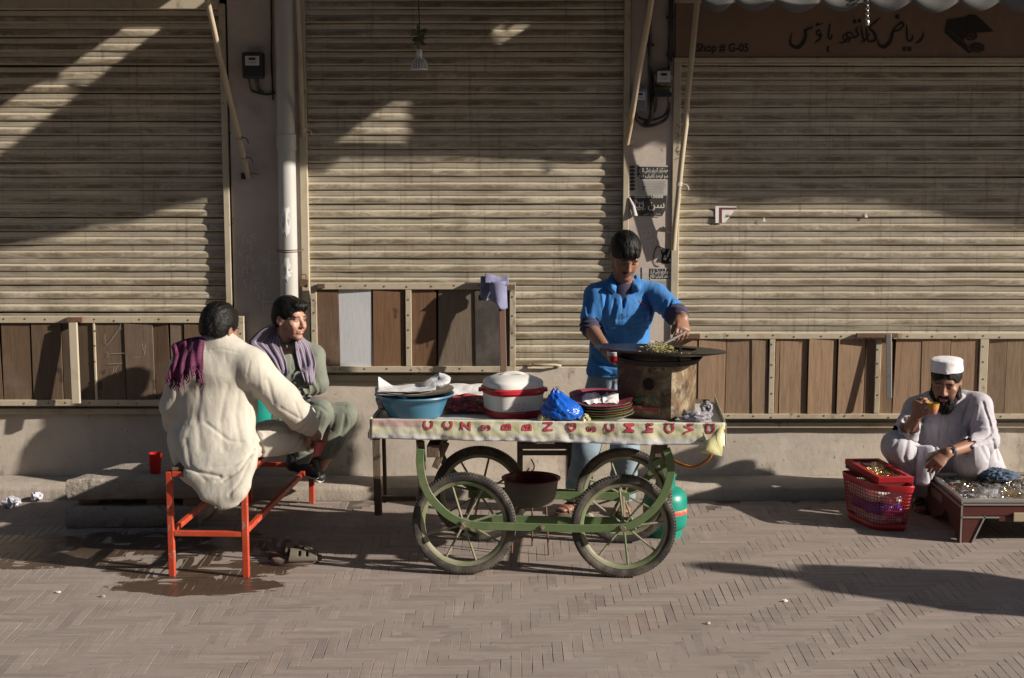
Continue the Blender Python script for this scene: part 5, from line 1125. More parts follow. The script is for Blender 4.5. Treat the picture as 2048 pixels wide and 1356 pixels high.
b.f = [(j * 60 + i, j * 60 + (i + 1) % 60, (j + 1) * 60 + (i + 1) % 60, (j + 1) * 60 + i) for j in range(2) for i in range(60)] + [tuple(range(60))]; b.build('foot', m_bask, bkt, smooth=True, solid=.003)
b = MB()
for z, s_ in ((.242, 1.0), (.243, 1.03), (.278, 1.04), (.284, 1.02), (.284, .99), (.246, .985)): b.v += [tuple(BK(u, v, z - .02 * math.sin(math.pi * v) * 0, sc_z(z) * s_)) for u, v in rp]
b.f = [(j * 60 + i, j * 60 + (i + 1) % 60, ((j + 1) % 6) * 60 + (i + 1) % 60, ((j + 1) % 6) * 60 + i) for j in range(6) for i in range(60)]; b.build('rim', m_bask, bkt, smooth=True, angle=40)
m_wbag = mat('white_bag', (.62, .59, .60), .4, 0, [((.45, .42, .42), 9, .45, .7, .7)], [(14, .5, .015)]); m_bb2 = mat('blue_bag_inner', (.012, .06, .36), .35, 0, [((.02, .12, .45), 10, .5, .7, .7)], [(14, .5, .015)])
def blob(name, c, r, m, label, seed, cat='plastic bag'):
    bm = bmesh.new(); bmesh.ops.create_icosphere(bm, subdivisions=4, radius=1)
    for v in bm.verts:
        p = v.co.copy(); f = 1 - .22 * abs(fbm(p.x * 2 + seed, p.y * 2, p.z * 2)) ; e = 3.5; n_ = 1 / (abs(p.x) ** e + abs(p.y) ** e + abs(p.z) ** e) ** (1 / e)
        q = p * n_ * f; v.co = c + ax * q.x * r[0] + ay * q.y * r[1] + Vector((0, 0, q.z * r[2]))
    me = bpy.data.meshes.new(name); bm.to_mesh(me); bm.free(); return tag(place(me, name, m, None, smooth=True, angle=180), label, cat)
blob('white_bag', BK(.5, .5, .062), (bw * .41, bl * .42, .050), m_wbag, 'white plastic bag at the bottom of the red basket, under the blue bag', 2)
blob('blue_bag', BK(.5, .5, .118), (bw * .43, bl * .44, .046), m_bb2, 'blue plastic bag in the middle of the red basket', 5)
blob('white_bag', BK(.45, .5, .196), (bw * .43, bl * .44, .046), m_wbag, 'white plastic bag at the top of the red basket, above the blue bag', 9)
# red framed case of rings on the basket
q_ = [W(1757, 955, -1.07), W(1828, 954, -1.05), W(1771, 917, -.66), W(1690, 917, -.66)]
q_[2] = q_[1] + (q_[3] - q_[0]) * 1.0
exu = (q_[1] - q_[0]); exv = (q_[3] - q_[0]); exn = exu.cross(exv).normalized(); exn = exn if exn.z > 0 else -exn
case = thing('ring_case', q_[0], 'red framed glass topped case full of gold rings, lying on the red basket', 'display case')
def CQ(u, v, h=0): return q_[0] + exu * u + exv * v + exn * h
def cbar(n, pts, h0, h1, m): b = MB(); b.prism([CQ(u, v, h0) for u, v in pts], exn * (h1 - h0)); return b.build(n, m, case, bevel=.003)
fw_u, fw_v = .13, .075
cbar('frame', [(0, 0), (1, 0), (1, fw_v), (0, fw_v)], -.035, 0, m_bask); cbar('frame', [(0, 1 - fw_v), (1, 1 - fw_v), (1, 1), (0, 1)], -.035, 0, m_bask)
cbar('frame', [(0, fw_v), (fw_u, fw_v), (fw_u, 1 - fw_v), (0, 1 - fw_v)], -.035, 0, m_bask); cbar('frame', [(1 - fw_u, fw_v), (1, fw_v), (1, 1 - fw_v), (1 - fw_u, 1 - fw_v)], -.035, 0, m_bask)
cbar('tray', [(.01, .01), (.99, .01), (.99, .99), (.01, .99)], -.058, -.036, mat('maroon_wood', (.10, .02, .018), .45, 0, [((.05, .012, .012), 6, .45, .7, .7)]))
def trinket(b, p, kind, s, nrm, r_):
    mm = (nrm + Vector((r_.gauss(0, .5), r_.gauss(0, .5), r_.gauss(0, .3)))).to_track_quat('Z', 'Y').to_matrix()
    if kind == 0: b.lathe([(s + s * .28 * math.cos(a), s * .28 * math.sin(a)) for a in (0, 1.571, 3.1416, 4.712)], 9, p, mm, close=True)
    elif kind == 1: b.lathe([(0, s * .7), (s * .8, s * .3), (s * .9, -.2 * s), (0, -s * .5)], 7, p, mm)
    else: b.box(p, (s * 1.6, s * .9, s * .5), mm)
cbar('lining', [(fw_u, fw_v), (1 - fw_u, fw_v), (1 - fw_u, 1 - fw_v), (fw_u, 1 - fw_v)], -.0355, -.034, mat('case_lining', (.42, .34, .20), .8))
r_ = random.Random(21); gb_, sb_ = MB(), MB()
for k in range(560):
    u, v = r_.uniform(fw_u + .02, .98 - fw_u), r_.uniform(fw_v + .02, .98 - fw_v); trinket(gb_ if r_.random() < .72 else sb_, CQ(u, v, -.030 + r_.uniform(0, .012)), r_.choice((0, 0, 1)), r_.uniform(.004, .0075), exn, r_)
tag(gb_.build('gold_rings', m_gold, case, smooth=True), kind='stuff'); tag(sb_.build('silver_rings', m_silver, case, smooth=True), kind='stuff')
b = MB(); b.prism([CQ(u, v, -.012) for u, v in ((.34, .72), (.55, .74), (.56, .84), (.36, .85))], exn * .001); b.build('price_slip', m_paper, case)
glass = NT('thin_glass')
_tr = glass.n.new('ShaderNodeBsdfTransparent'); _gl = glass.n.new('ShaderNodeBsdfGlossy'); _gl.inputs['Roughness'].default_value = .03; _fr = glass.n.new('ShaderNodeFresnel'); _fr.inputs['IOR'].default_value = 1.35; _mx = glass.n.new('ShaderNodeMixShader')
glass.L(glass.math('MULTIPLY', _fr.outputs[0], .28), _mx.inputs[0]); glass.L(_tr.outputs[0], _mx.inputs[1]); glass.L(_gl.outputs[0], _mx.inputs[2]); glass.L(_mx.outputs[0], [n for n in glass.n if n.type == 'OUTPUT_MATERIAL'][0].inputs[0]); glass.n.remove(glass.b); glass = glass.m
cbar('glass', [(fw_u, fw_v), (1 - fw_u, fw_v), (1 - fw_u, 1 - fw_v), (fw_u, 1 - fw_v)], -.0075, -.0065, glass)
# display table
m_mar = mat('maroon_board', (.085, .022, .018), .42, 0, [((.045, .014, .012), 5, .45, .7, .8), ((.15, .07, .05), 18, .62, .74, .6)]); m_alu = mat('aluminium_trim', (.55, .54, .52), .38, .9, [((.2, .18, .16), 14, .55, .72, .7)])
tA = G(1919, 1086); tY0, tY1 = tA.y, tA.y + .70; tX0, tX1 = tA.x, 4.15; TZ = .245
tab = thing('display_table', (tA.x + .5, (tY0 + tY1) / 2, 0), 'low maroon display table edged in aluminium, full of jewellery, in front of the squatting man', 'display table')
def tbx(n, x0, x1, y0, y1, z0, z1, m, bev=.003): b = MB(); b.box(((x0 + x1) / 2, (y0 + y1) / 2, (z0 + z1) / 2), (x1 - x0, y1 - y0, z1 - z0)); return b.build(n, m, tab, bevel=bev)
# left side board with scalloped foot, front leg tapered
prof_ = [(0, 0), (.05, 0), (.08, .02), (.10, .05), (.14, .07), (.19, .06), (.22, .07), (.25, .11), (.31, .125), (.34, .10), (.37, .07), (.42, .055), (.58, .0), (.64, 0), (.70, .0), (.70, .16), (0, .16)]
b = MB(); b.prism([(tX0, tY0 + y, z) for y, z in prof_], (.014, 0, 0)); b.build('side_board', m_mar, tab, bevel=.001)
b = MB(); b.prism([(tX0 + .016, tY0, .16), (tX0 + .016, tY0, 0), (tX0 + .07, tY0, 0), (tX0 + .14, tY0, .16)], (0, .014, 0)); b.build('front_leg', m_mar, tab, bevel=.001)
b = MB()
for a, c in (((tX0 + .004, tY0 - .004, 0), (tX0 + .004, tY0 - .004, TZ)), ((tX0 + .07, tY0 - .004, .0), (tX0 + .14, tY0 - .004, .16)), ((tX0, tY0 - .004, .152), (tX0 + .22, tY0 - .004, .152)), ((tX0 - .003, tY0, TZ - .03), (tX0 - .003, tY1, TZ - .03)), ((tX0, tY0 - .004, TZ - .018), (tX1, tY0 - .004, TZ - .018))): b.bar(a, c, .009, .006, (0, -1, 0))
b.build('edge_trim', m_alu, tab)
tbx('apron', tX0 + .002, tX1, tY0 + .002, tY0 + .016, .160, TZ - .012, m_mar); tbx('side_apron', tX0, tX0 + .014, tY0 + .018, tY1, .160, TZ - .012, m_mar); tbx('lower_rail', tX0 + .22, tX1, tY0 + .004, tY0 + .02, .125, .157, m_mar)
tbx('floor_board', tX0 + .015, tX1, tY0 + .018, tY1, .165, .212, mat('grey_velvet', (.20, .20, .205), .9))
tbx('wood_patch', tX0 + .30, tX0 + .42, tY0 - .012, tY0 + .001, .128, .180, mat('raw_wood', (.34, .27, .18), .7))
for a in ((tX0, tX1, tY0, tY0 + .028), (tX0, tX1, tY1 - .028, tY1), (tX0, tX0 + .028, tY0 + .029, tY1 - .029)): tbx('top_frame', *a, TZ - .008, TZ + .012, m_alu)
b = MB(); b.prism([(tX0 - .0035, tY1 - .34, .14), (tX0 - .0035, tY1 - .10, .14), (tX0 - .0035, tY1 - .10, .19), (tX0 - .0035, tY1 - .34, .19)], (.002, 0, 0)); b.build('pasted_label', mat('brown_label', (.19, .12, .085), .6), tab)
for k in range(1): pass
b = MB(); b.box((tX0 + .35, tY1 - .06, .08), (.04, .04, .16)); b.build('rear_leg', m_mar, tab); b = MB(); b.box((tX0 + .012, tY1 + .0, .05), (.05, .05, .10)); b.build('caster_block', m_black, tab, bevel=.01)
gb_, sb_, cb_ = MB(), MB(), MB(); pieces = []
for k in range(1300):
    x, y = r_.uniform(tX0 + .035, min(tX1, 3.45)), r_.uniform(tY0 + .035, tY1 - .035); q = r_.random()
    tgt = gb_ if q < .44 else (sb_ if q < .86 else cb_); trinket(tgt, Vector((x, y, .219 + r_.uniform(0, .012))), r_.choice((0, 1, 2)), r_.uniform(.006, .014), Vector((0, 0, 1)), r_)
tag(gb_.build('gold_trinkets', m_gold, tab, smooth=True), kind='stuff'); tag(sb_.build('silver_trinkets', m_silver, tab, smooth=True), kind='stuff')
tag(cb_.build('coloured_trinkets', mat('trinket_colours', (.22, .10, .16), .3, 0, [((.06, .22, .22), 30, .48, .52, 1), ((.45, .40, .1), 24, .58, .6, 1)]), tab, smooth=True), kind='stuff')
m_pkt = mat('clear_packet', (.50, .50, .50), .2, .3, [((.62, .60, .58), 10, .5, .7, .7)], [(18, .6, .01)])
pk = random.Random(4)
for k in range(34):
    x, y = pk.uniform(tX0 + .08, 3.4), pk.uniform(tY0 + .08, tY1 - .1); a = pk.uniform(0, 3); b = MB(); lx, ly = pk.uniform(.06, .10), pk.uniform(.04, .06)
    b.grid(lambda u, v: (x + lx * (u - .5) * math.cos(a) - ly * (v - .5) * math.sin(a), y + lx * (u - .5) * math.sin(a) + ly * (v - .5) * math.cos(a), .230 + .004 * math.sin(u * 5 + v * 4)), 4, 3); o = b.build('packet', m_pkt, tab, smooth=True, solid=.001)
tbx('glass_top', tX0 + .029, tX1, tY0 + .029, tY1 - .029, TZ + .002, TZ + .004, glass, 0)
b = MB()
for k in range(9): x = tX0 + .05 + k * .11; b.box((x, tY0 + .036, TZ + .0052), (.045, .008, .001)); b.box((tX0 + .037, tY0 + .06 + k * .07, TZ + .0052), (.008, .03, .001))
tag(b.build('sticker_strip', mat('sticker', (.4, .05, .06), .5, 0, [((.02, .25, .18), 9, .5, .52, 1), ((.6, .6, .6), 12, .58, .6, 1)]), tab), kind='stuff')
m_navy = mat('slate_cloth', (.055, .085, .135), .9, 0, [((.035, .055, .095), 9, .45, .7, .7)], [(150, .3, .002)])
cl = W(1995, 958, -.80); cl.z = TZ + .013
bm = bmesh.new(); bmesh.ops.create_icosphere(bm, subdivisions=5, radius=1)
for v in bm.verts:
    p = v.co.copy(); f = 1 - .35 * abs(fbm(p.x * 2.2, p.y * 3 + p.z, 3)) + .15 * fbm(p.x * 5, p.y * 5, p.z * 5); q = Vector((p.x * .115, p.y * .085, max(-.1, p.z) * .055)) * f
    q.x += .03 * max(0, p.x) ** 3; q.z -= .012 * max(0, abs(p.x) - .6); v.co = cl + q; v.co.z = max(v.co.z, TZ + .013)
me = bpy.data.meshes.new('rag'); bm.to_mesh(me); bm.free(); tag(place(me, 'cloth_rag', m_navy, None, smooth=True, angle=180), 'crumpled slate blue cloth lying on the far edge of the display table', 'cloth')
# ================================================================== towel over the middle platform
m_towel = mat('towel', (.20, .205, .33), .95, 0, [((.27, .275, .40), 6, .5, .7, .6), ((.14, .14, .25), 14, .5, .7, .5)], [(220, .8, .004), (60, .3, .004)])
# a strip along its length: behind the rail, over its top edge, hanging in front
def tw(pxs, hang, Y0, seed):
    top = W(990, 563, -.12).z + .012
    L = W(pxs[0], 600, -.14).x, W(pxs[1], 600, -.14).x
    def fn(u, v):
        s_ = v * (.10 + hang(u)); x = L[0] + (L[1] - L[0]) * u + .02 * fbm(u * 2, v * 2, seed)
        if s_ < .08: z = top - (.08 - s_) ; y = -.05
        elif s_ < .13: a = (s_ - .08) / .05 * math.pi; z = top + .020 * math.sin(a); y = -.085 + .042 * math.cos(a) 
        else: d = s_ - .13; z = top - d; y = Y0 - .02 * d - .018 * math.sin(u * 6 + seed) * min(1, d * 9)
        return (x, y + .008 * fbm(u * 4, v * 4, seed), z)
    return fn
tow = thing('towel', W(990, 565, -.1), 'lilac blue towel hung over the right end of the middle plank platform', 'towel')
cloth_sheet('flap', tw((961, 992), lambda u: .10 + .07 * (1 - abs(u - .4)), -.14, 1), 12, 16, m_towel, tow, .006)
def tube_flap(u, v):
    a = 2 * math.pi * u; p = W(996 + 2 * v, 562 + 46 * v, -.18); r = .043 - .006 * v
    return p + Vector((r * math.cos(a) * 1.25 + .014 * v * math.sin(a * 2), -.01 + r * math.sin(a) * .85 - .035 * v, -.030 * v * math.cos(a + .5) + .006 * fbm(u * 4, v * 4)))
b = MB(); b.grid(tube_flap, 28, 12); b.build('rolled_flap', m_towel, tow, smooth=True, angle=180, solid=.006)
cap_ = W(992, 563, -.16)
def topc(u, v): return Vector((cap_.x - .07 + .15 * u, -.05 - .17 * v, cap_.z + .018 + .016 * math.sin(math.pi * v) + .010 * math.sin(u * 5 + 1) - .03 * (v > .9) + .004 * fbm(u * 4, v * 4)))
cloth_sheet('fold', topc, 14, 12, m_towel, tow, .007)
# ================================================================== signed-distance sculpting (numpy) for people and clothes
_rs = np.random.RandomState(5); _LAT = _rs.rand(32, 32, 32).astype(np.float32) * 2 - 1
def vnoise(P, s=(1, 1, 1), o=0.0):
    q = P * np.array(s, np.float32) + o; i = np.floor(q).astype(np.int32); f = q - i; f = f * f * (3 - 2 * f); r = 0
    for dx in (0, 1):
        for dy in (0, 1):
            for dz in (0, 1):
                w = (f[:, 0] if dx else 1 - f[:, 0]) * (f[:, 1] if dy else 1 - f[:, 1]) * (f[:, 2] if dz else 1 - f[:, 2])
                r = r + w * _LAT[(i[:, 0] + dx) & 31, (i[:, 1] + dy) & 31, (i[:, 2] + dz) & 31]
    return r
def A3(p): return np.array(tuple(p), np.float64)
class SDF:
    def __init__(s, lo, hi, h):
        s.h = h; s.lo = A3(lo); n = np.ceil((A3(hi) - s.lo) / h).astype(int) + 1
        s.ax = [(s.lo[k] + h * np.arange(n[k])).astype(np.float32) for k in range(3)]; s.d = np.full(tuple(n), 1.0, np.float32)
    def reg(s, lo, hi):
        a = np.clip(np.floor((lo - s.lo) / s.h).astype(int), 0, np.array(s.d.shape)); b = np.clip(np.ceil((hi - s.lo) / s.h).astype(int) + 1, 0, np.array(s.d.shape))
        if (b <= a).any(): return None
        sl = tuple(slice(a[k], b[k]) for k in range(3)); return sl, s.ax[0][sl[0]][:, None, None], s.ax[1][sl[1]][None, :, None], s.ax[2][sl[2]][None, None, :]
    def put(s, sl, e, k, op):
        d = s.d[sl]
        if op == 'u':
            if k > 0: hh = np.maximum(k - np.abs(d - e), 0) / k; s.d[sl] = np.minimum(d, e) - hh * hh * k * .25
            else: s.d[sl] = np.minimum(d, e)
        elif op == 's':
            e = -e
            if k > 0: hh = np.maximum(k - np.abs(d - e), 0) / k; s.d[sl] = np.maximum(d, e) + hh * hh * k * .25
            else: s.d[sl] = np.maximum(d, e)
    def cap(s, a, b, ra, rb=None, k=.02, op='u'):
        a, b = A3(a), A3(b); rb = ra if rb is None else rb; m = max(ra, rb) + k + 3 * s.h
        g = s.reg(np.minimum(a, b) - m, np.maximum(a, b) + m)
        if g is None: return s
        sl, X, Y, Z = g; ab = b - a; L = max(ab @ ab, 1e-9)
        t = np.clip(((X - a[0]) * ab[0] + (Y - a[1]) * ab[1] + (Z - a[2]) * ab[2]) / L, 0, 1)
        e = np.sqrt((X - a[0] - t * ab[0]) ** 2 + (Y - a[1] - t * ab[1]) ** 2 + (Z - a[2] - t * ab[2]) ** 2) - (ra + (rb - ra) * t)
        s.put(sl, e.astype(np.float32), k, op); return s
    def ell(s, c, r, M=None, k=.02, op='u'):
        c = A3(c); r = A3(r); m = max(r) + k + 3 * s.h; g = s.reg(c - m, c + m)
        if g is None: return s
        sl, X, Y, Z = g; M = np.eye(3) if M is None else np.array(M)
        dx, dy, dz = X - c[0], Y - c[1], Z - c[2]
        l = [M[0, i] * dx + M[1, i] * dy + M[2, i] * dz for i in range(3)]
        k0 = np.sqrt(sum((l[i] / r[i]) ** 2 for i in range(3))); k1 = np.sqrt(sum((l[i] / r[i] ** 2) ** 2 for i in range(3)))
        s.put(sl, (k0 * (k0 - 1) / np.maximum(k1, 1e-6)).astype(np.float32), k, op); return s
    def ecap(s, a, b, ra, rb, side, k=.03, op='u'):      # a segment of elliptic section: ra, rb = (along side, across)
        a, b = A3(a), A3(b); ab = b - a; L = math.sqrt(ab @ ab); z = ab / L; sd = A3(side); sd = sd - z * (sd @ z); sd /= np.linalg.norm(sd); n = np.cross(z, sd)
        m = max(*ra, *rb) + k + 3 * s.h; g = s.reg(np.minimum(a, b) - m, np.maximum(a, b) + m)
        if g is None: return s
        sl, X, Y, Z = g; dx, dy, dz = X - a[0], Y - a[1], Z - a[2]
        w = dx * z[0] + dy * z[1] + dz * z[2]; t = np.clip(w / L, 0, 1); u = dx * sd[0] + dy * sd[1] + dz * sd[2]; v = dx * n[0] + dy * n[1] + dz * n[2]
        rw = ra[0] + (rb[0] - ra[0]) * t; rd = ra[1] + (rb[1] - ra[1]) * t; q = w - t * L; mn = np.minimum(rw, rd)
        k0 = np.sqrt((u / rw) ** 2 + (v / rd) ** 2 + (q / mn) ** 2); k1 = np.sqrt((u / rw ** 2) ** 2 + (v / rd ** 2) ** 2 + (q / mn ** 2) ** 2)
        s.put(sl, (k0 * (k0 - 1) / np.maximum(k1, 1e-6)).astype(np.float32), k, op); return s
    def chain(s, pts, rs, k=.02):
        for i in range(len(pts) - 1): s.cap(pts[i], pts[i + 1], rs[i], rs[i + 1], k)
        return s
    def cut(s, c, n, k=0):                               # keep the half-space on the -n side
        c = A3(c); n = A3(n); n = n / np.linalg.norm(n); X, Y, Z = s.ax[0][:, None, None], s.ax[1][None, :, None], s.ax[2][None, None, :]
        s.d = np.maximum(s.d, ((X - c[0]) * n[0] + (Y - c[1]) * n[1] + (Z - c[2]) * n[2]).astype(np.float32)); return s
    def band(s, w=.05):
        idx = np.argwhere(np.abs(s.d) < w); P = np.stack([s.ax[k][idx[:, k]] for k in range(3)], 1); return idx, P
    def disp(s, fn, w=.045):
        idx, P = s.band(w); s.d[idx[:, 0], idx[:, 1], idx[:, 2]] += fn(P).astype(np.float32); return s
    def folds(s, lines, Yref, front=True):               # creases traced in the picture: (points, half-width m, depth m)
        idx, P = s.band(.04); tot = np.zeros(len(P), np.float32)
        for pts, wd, dp in lines:
            q = [A3(W(x, y, Yref)) for x, y in pts]
            best = np.full(len(P), 9., np.float32)
            # distance in the picture plane: project the points along the camera rays onto y = Yref
            f = (Yref + CAMD) / (P[:, 1] + CAMD); px = P[:, 0] * f; pz = CAMH + (P[:, 2] - CAMH) * f
            for i in range(len(q) - 1):
                a, b = q[i], q[i + 1]; ax_, az_ = b[0] - a[0], b[2] - a[2]; L = max(ax_ * ax_ + az_ * az_, 1e-9)
                t = np.clip(((px - a[0]) * ax_ + (pz - a[2]) * az_) / L, 0, 1); best = np.minimum(best, np.hypot(px - a[0] - t * ax_, pz - a[2] - t * az_) + .3 * wd * 0)
            tot += dp * np.exp(-(best / wd) ** 2)
        s.d[idx[:, 0], idx[:, 1], idx[:, 2]] += tot; return s
    def at(s, p):
        q = (np.array(p) - s.lo) / s.h; i = np.floor(q).astype(int)
        if (i < 0).any() or (i >= np.array(s.d.shape) - 1).any(): return 1.0
        f = q - i; b = s.d[i[0]:i[0] + 2, i[1]:i[1] + 2, i[2]:i[2] + 2]; b = b[0] * (1 - f[0]) + b[1] * f[0]; b = b[0] * (1 - f[1]) + b[1] * f[1]; return b[0] * (1 - f[2]) + b[1] * f[2]
    def surf(s, px, py, off=.004, default=None):          # first hit of the camera ray of a pixel
        d = ray(px, py); d = A3(d); o = np.array([0, -CAMD, CAMH]); t0 = (s.ax[1][0] + CAMD) / d[1]; t1 = (s.ax[1][-1] + CAMD) / d[1]; t = t0
        while t < t1:
            e = s.at(o + d * t)
            if e < .0005: return Vector(o + d * t) + Vector((0, -off, 0))
            t += max(.0015, min(e * .7, .02))
        return default
    def mesh(s, name, colfn=None, relax=1):
        d = s.d; N = d.shape; sg = d < 0
        c8 = [sg[i:N[0] - 1 + i, j:N[1] - 1 + j, k:N[2] - 1 + k] for i in (0, 1) for j in (0, 1) for k in (0, 1)]
        anyv = c8[0].copy(); allv = c8[0].copy()
        for c in c8[1:]: anyv |= c; allv &= c
        act = anyv & ~allv; ci = np.argwhere(act); n = len(ci)
        ids = np.full(act.shape, -1, np.int32); ids[act] = np.arange(n)
        off = np.array([(i, j, k) for i in (0, 1) for j in (0, 1) for k in (0, 1)]); vals = np.stack([d[ci[:, 0] + o[0], ci[:, 1] + o[1], ci[:, 2] + o[2]] for o in off], 1)
        acc = np.zeros((n, 3)); cnt = np.zeros(n)
        for a in range(8):
            for b in range(a + 1, 8):
                if np.abs(off[a] - off[b]).sum() != 1: continue
                va, vb = vals[:, a], vals[:, b]; m = (va < 0) != (vb < 0); t = np.where(m, va / np.where(m, va - vb, 1), 0)
                acc += np.where(m[:, None], off[a] + t[:, None] * (off[b] - off[a]), 0); cnt += m
        V = s.lo + (ci + acc / cnt[:, None]) * s.h; F = []
        for ax in range(3):
            u, w = (ax + 1) % 3, (ax + 2) % 3; sl0 = [slice(None)] * 3; sl1 = [slice(None)] * 3; sl0[ax] = slice(0, N[ax] - 1); sl1[ax] = slice(1, N[ax])
            for q_ in (u, w): sl0[q_] = slice(1, N[q_] - 1); sl1[q_] = slice(1, N[q_] - 1)
            A_, B_ = sg[tuple(sl0)], sg[tuple(sl1)]; e = np.argwhere(A_ != B_)
            if len(e) == 0: continue
            inside = A_[e[:, 0], e[:, 1], e[:, 2]]; e = e.copy(); e[:, u] += 1; e[:, w] += 1
            q = []
            for du, dw in ((-1, -1), (0, -1), (0, 0), (-1, 0)):
                x = e.copy(); x[:, u] += du; x[:, w] += dw; q.append(ids[x[:, 0], x[:, 1], x[:, 2]])
            q = np.stack(q, 1); q[~inside] = q[~inside][:, ::-1]; F.append(q)
        F = np.concatenate(F); F = F[(F >= 0).all(1)]
        for _ in range(relax):
            S_ = np.zeros_like(V); C_ = np.zeros(n)
            for a, b in ((0, 1), (1, 2), (2, 3), (3, 0)): np.add.at(S_, F[:, a], V[F[:, b]]); np.add.at(C_, F[:, a], 1)
            V = V * .5 + .5 * S_ / np.maximum(C_, 1)[:, None]
        me = bpy.data.meshes.new(name); me.vertices.add(n); me.vertices.foreach_set('co', V.astype(np.float32).ravel()); m = len(F)
        me.loops.add(4 * m); me.loops.foreach_set('vertex_index', F.astype(np.int32).ravel()); me.polygons.add(m)
        me.polygons.foreach_set('loop_start', np.arange(0, 4 * m, 4, dtype=np.int32))
        me.polygons.foreach_set('loop_total', np.full(m, 4, np.int32)) if False else None
        me.update(calc_edges=True); me.validate()
        if colfn is not None:
            c = colfn(V.astype(np.float32)); c = np.concatenate([c, np.ones((n, 1))], 1).astype(np.float32); ca = me.color_attributes.new('Col', 'FLOAT_COLOR', 'POINT'); ca.data.foreach_set('color', c.ravel())
        return me
def J(px, py, Y): return A3(W(px, py, Y))
# ------------------------------------------------------------------ heads and hands
def strands(ob, par, head, n, length, seed, flow, lift=.30, w=.0013):
    """loose hairs standing a little off a sculpted mass of hair"""
    me = ob.data; nv = len(me.vertices); co = np.empty(nv * 3, np.float32); me.vertices.foreach_get('co', co); co = co.reshape(-1, 3); no = np.empty(nv * 3, np.float32); me.vertices.foreach_get('normal', no); no = no.reshape(-1, 3)
    r = np.random.RandomState(seed); k = r.choice(nv, n); P, N = co[k], no[k]; L = head.loc(P)
    F = np.array([flow(*l) for l in L]) @ head.M.T + r.normal(0, .28, (n, 3)); F -= N * (F * N).sum(1)[:, None]; F /= np.linalg.norm(F, axis=1)[:, None] + 1e-6
    S_ = np.cross(F, N); S_ /= np.linalg.norm(S_, axis=1)[:, None] + 1e-6; ln = r.uniform(.5, 1.2, n)[:, None] * length; up = lift * r.uniform(.1, 1.2, n)[:, None]
    A = P - N * .001; B = A + F * ln * .5 + N * ln * up * .6; C = B + F * ln * .5 + N * ln * up * .25
    V = np.stack([A - S_ * w / 2, A + S_ * w / 2, B - S_ * w / 2, B + S_ * w / 2, C], 1).reshape(-1, 3); b = np.arange(n) * 5
    fs = [tuple(f) for f in np.stack([b, b + 1, b + 3, b + 2], 1)] + [tuple(f) for f in np.stack([b + 2, b + 3, b + 4], 1)]
    m = bpy.data.meshes.new('loose_hair'); m.from_pydata(V.tolist(), [], fs); return tag(place(m, 'loose_hair', m_hair, par, smooth=True, angle=180), kind='stuff')
FLOW = lambda x, y, z: (x * 2.5, .6 + y * 4 if z > .05 else .3, -.35 if z > .07 else -1.0)
FLOWF = lambda x, y, z: (x * 4, -.8 if y < .02 else .6, -.3 if z > .08 else -1.0)
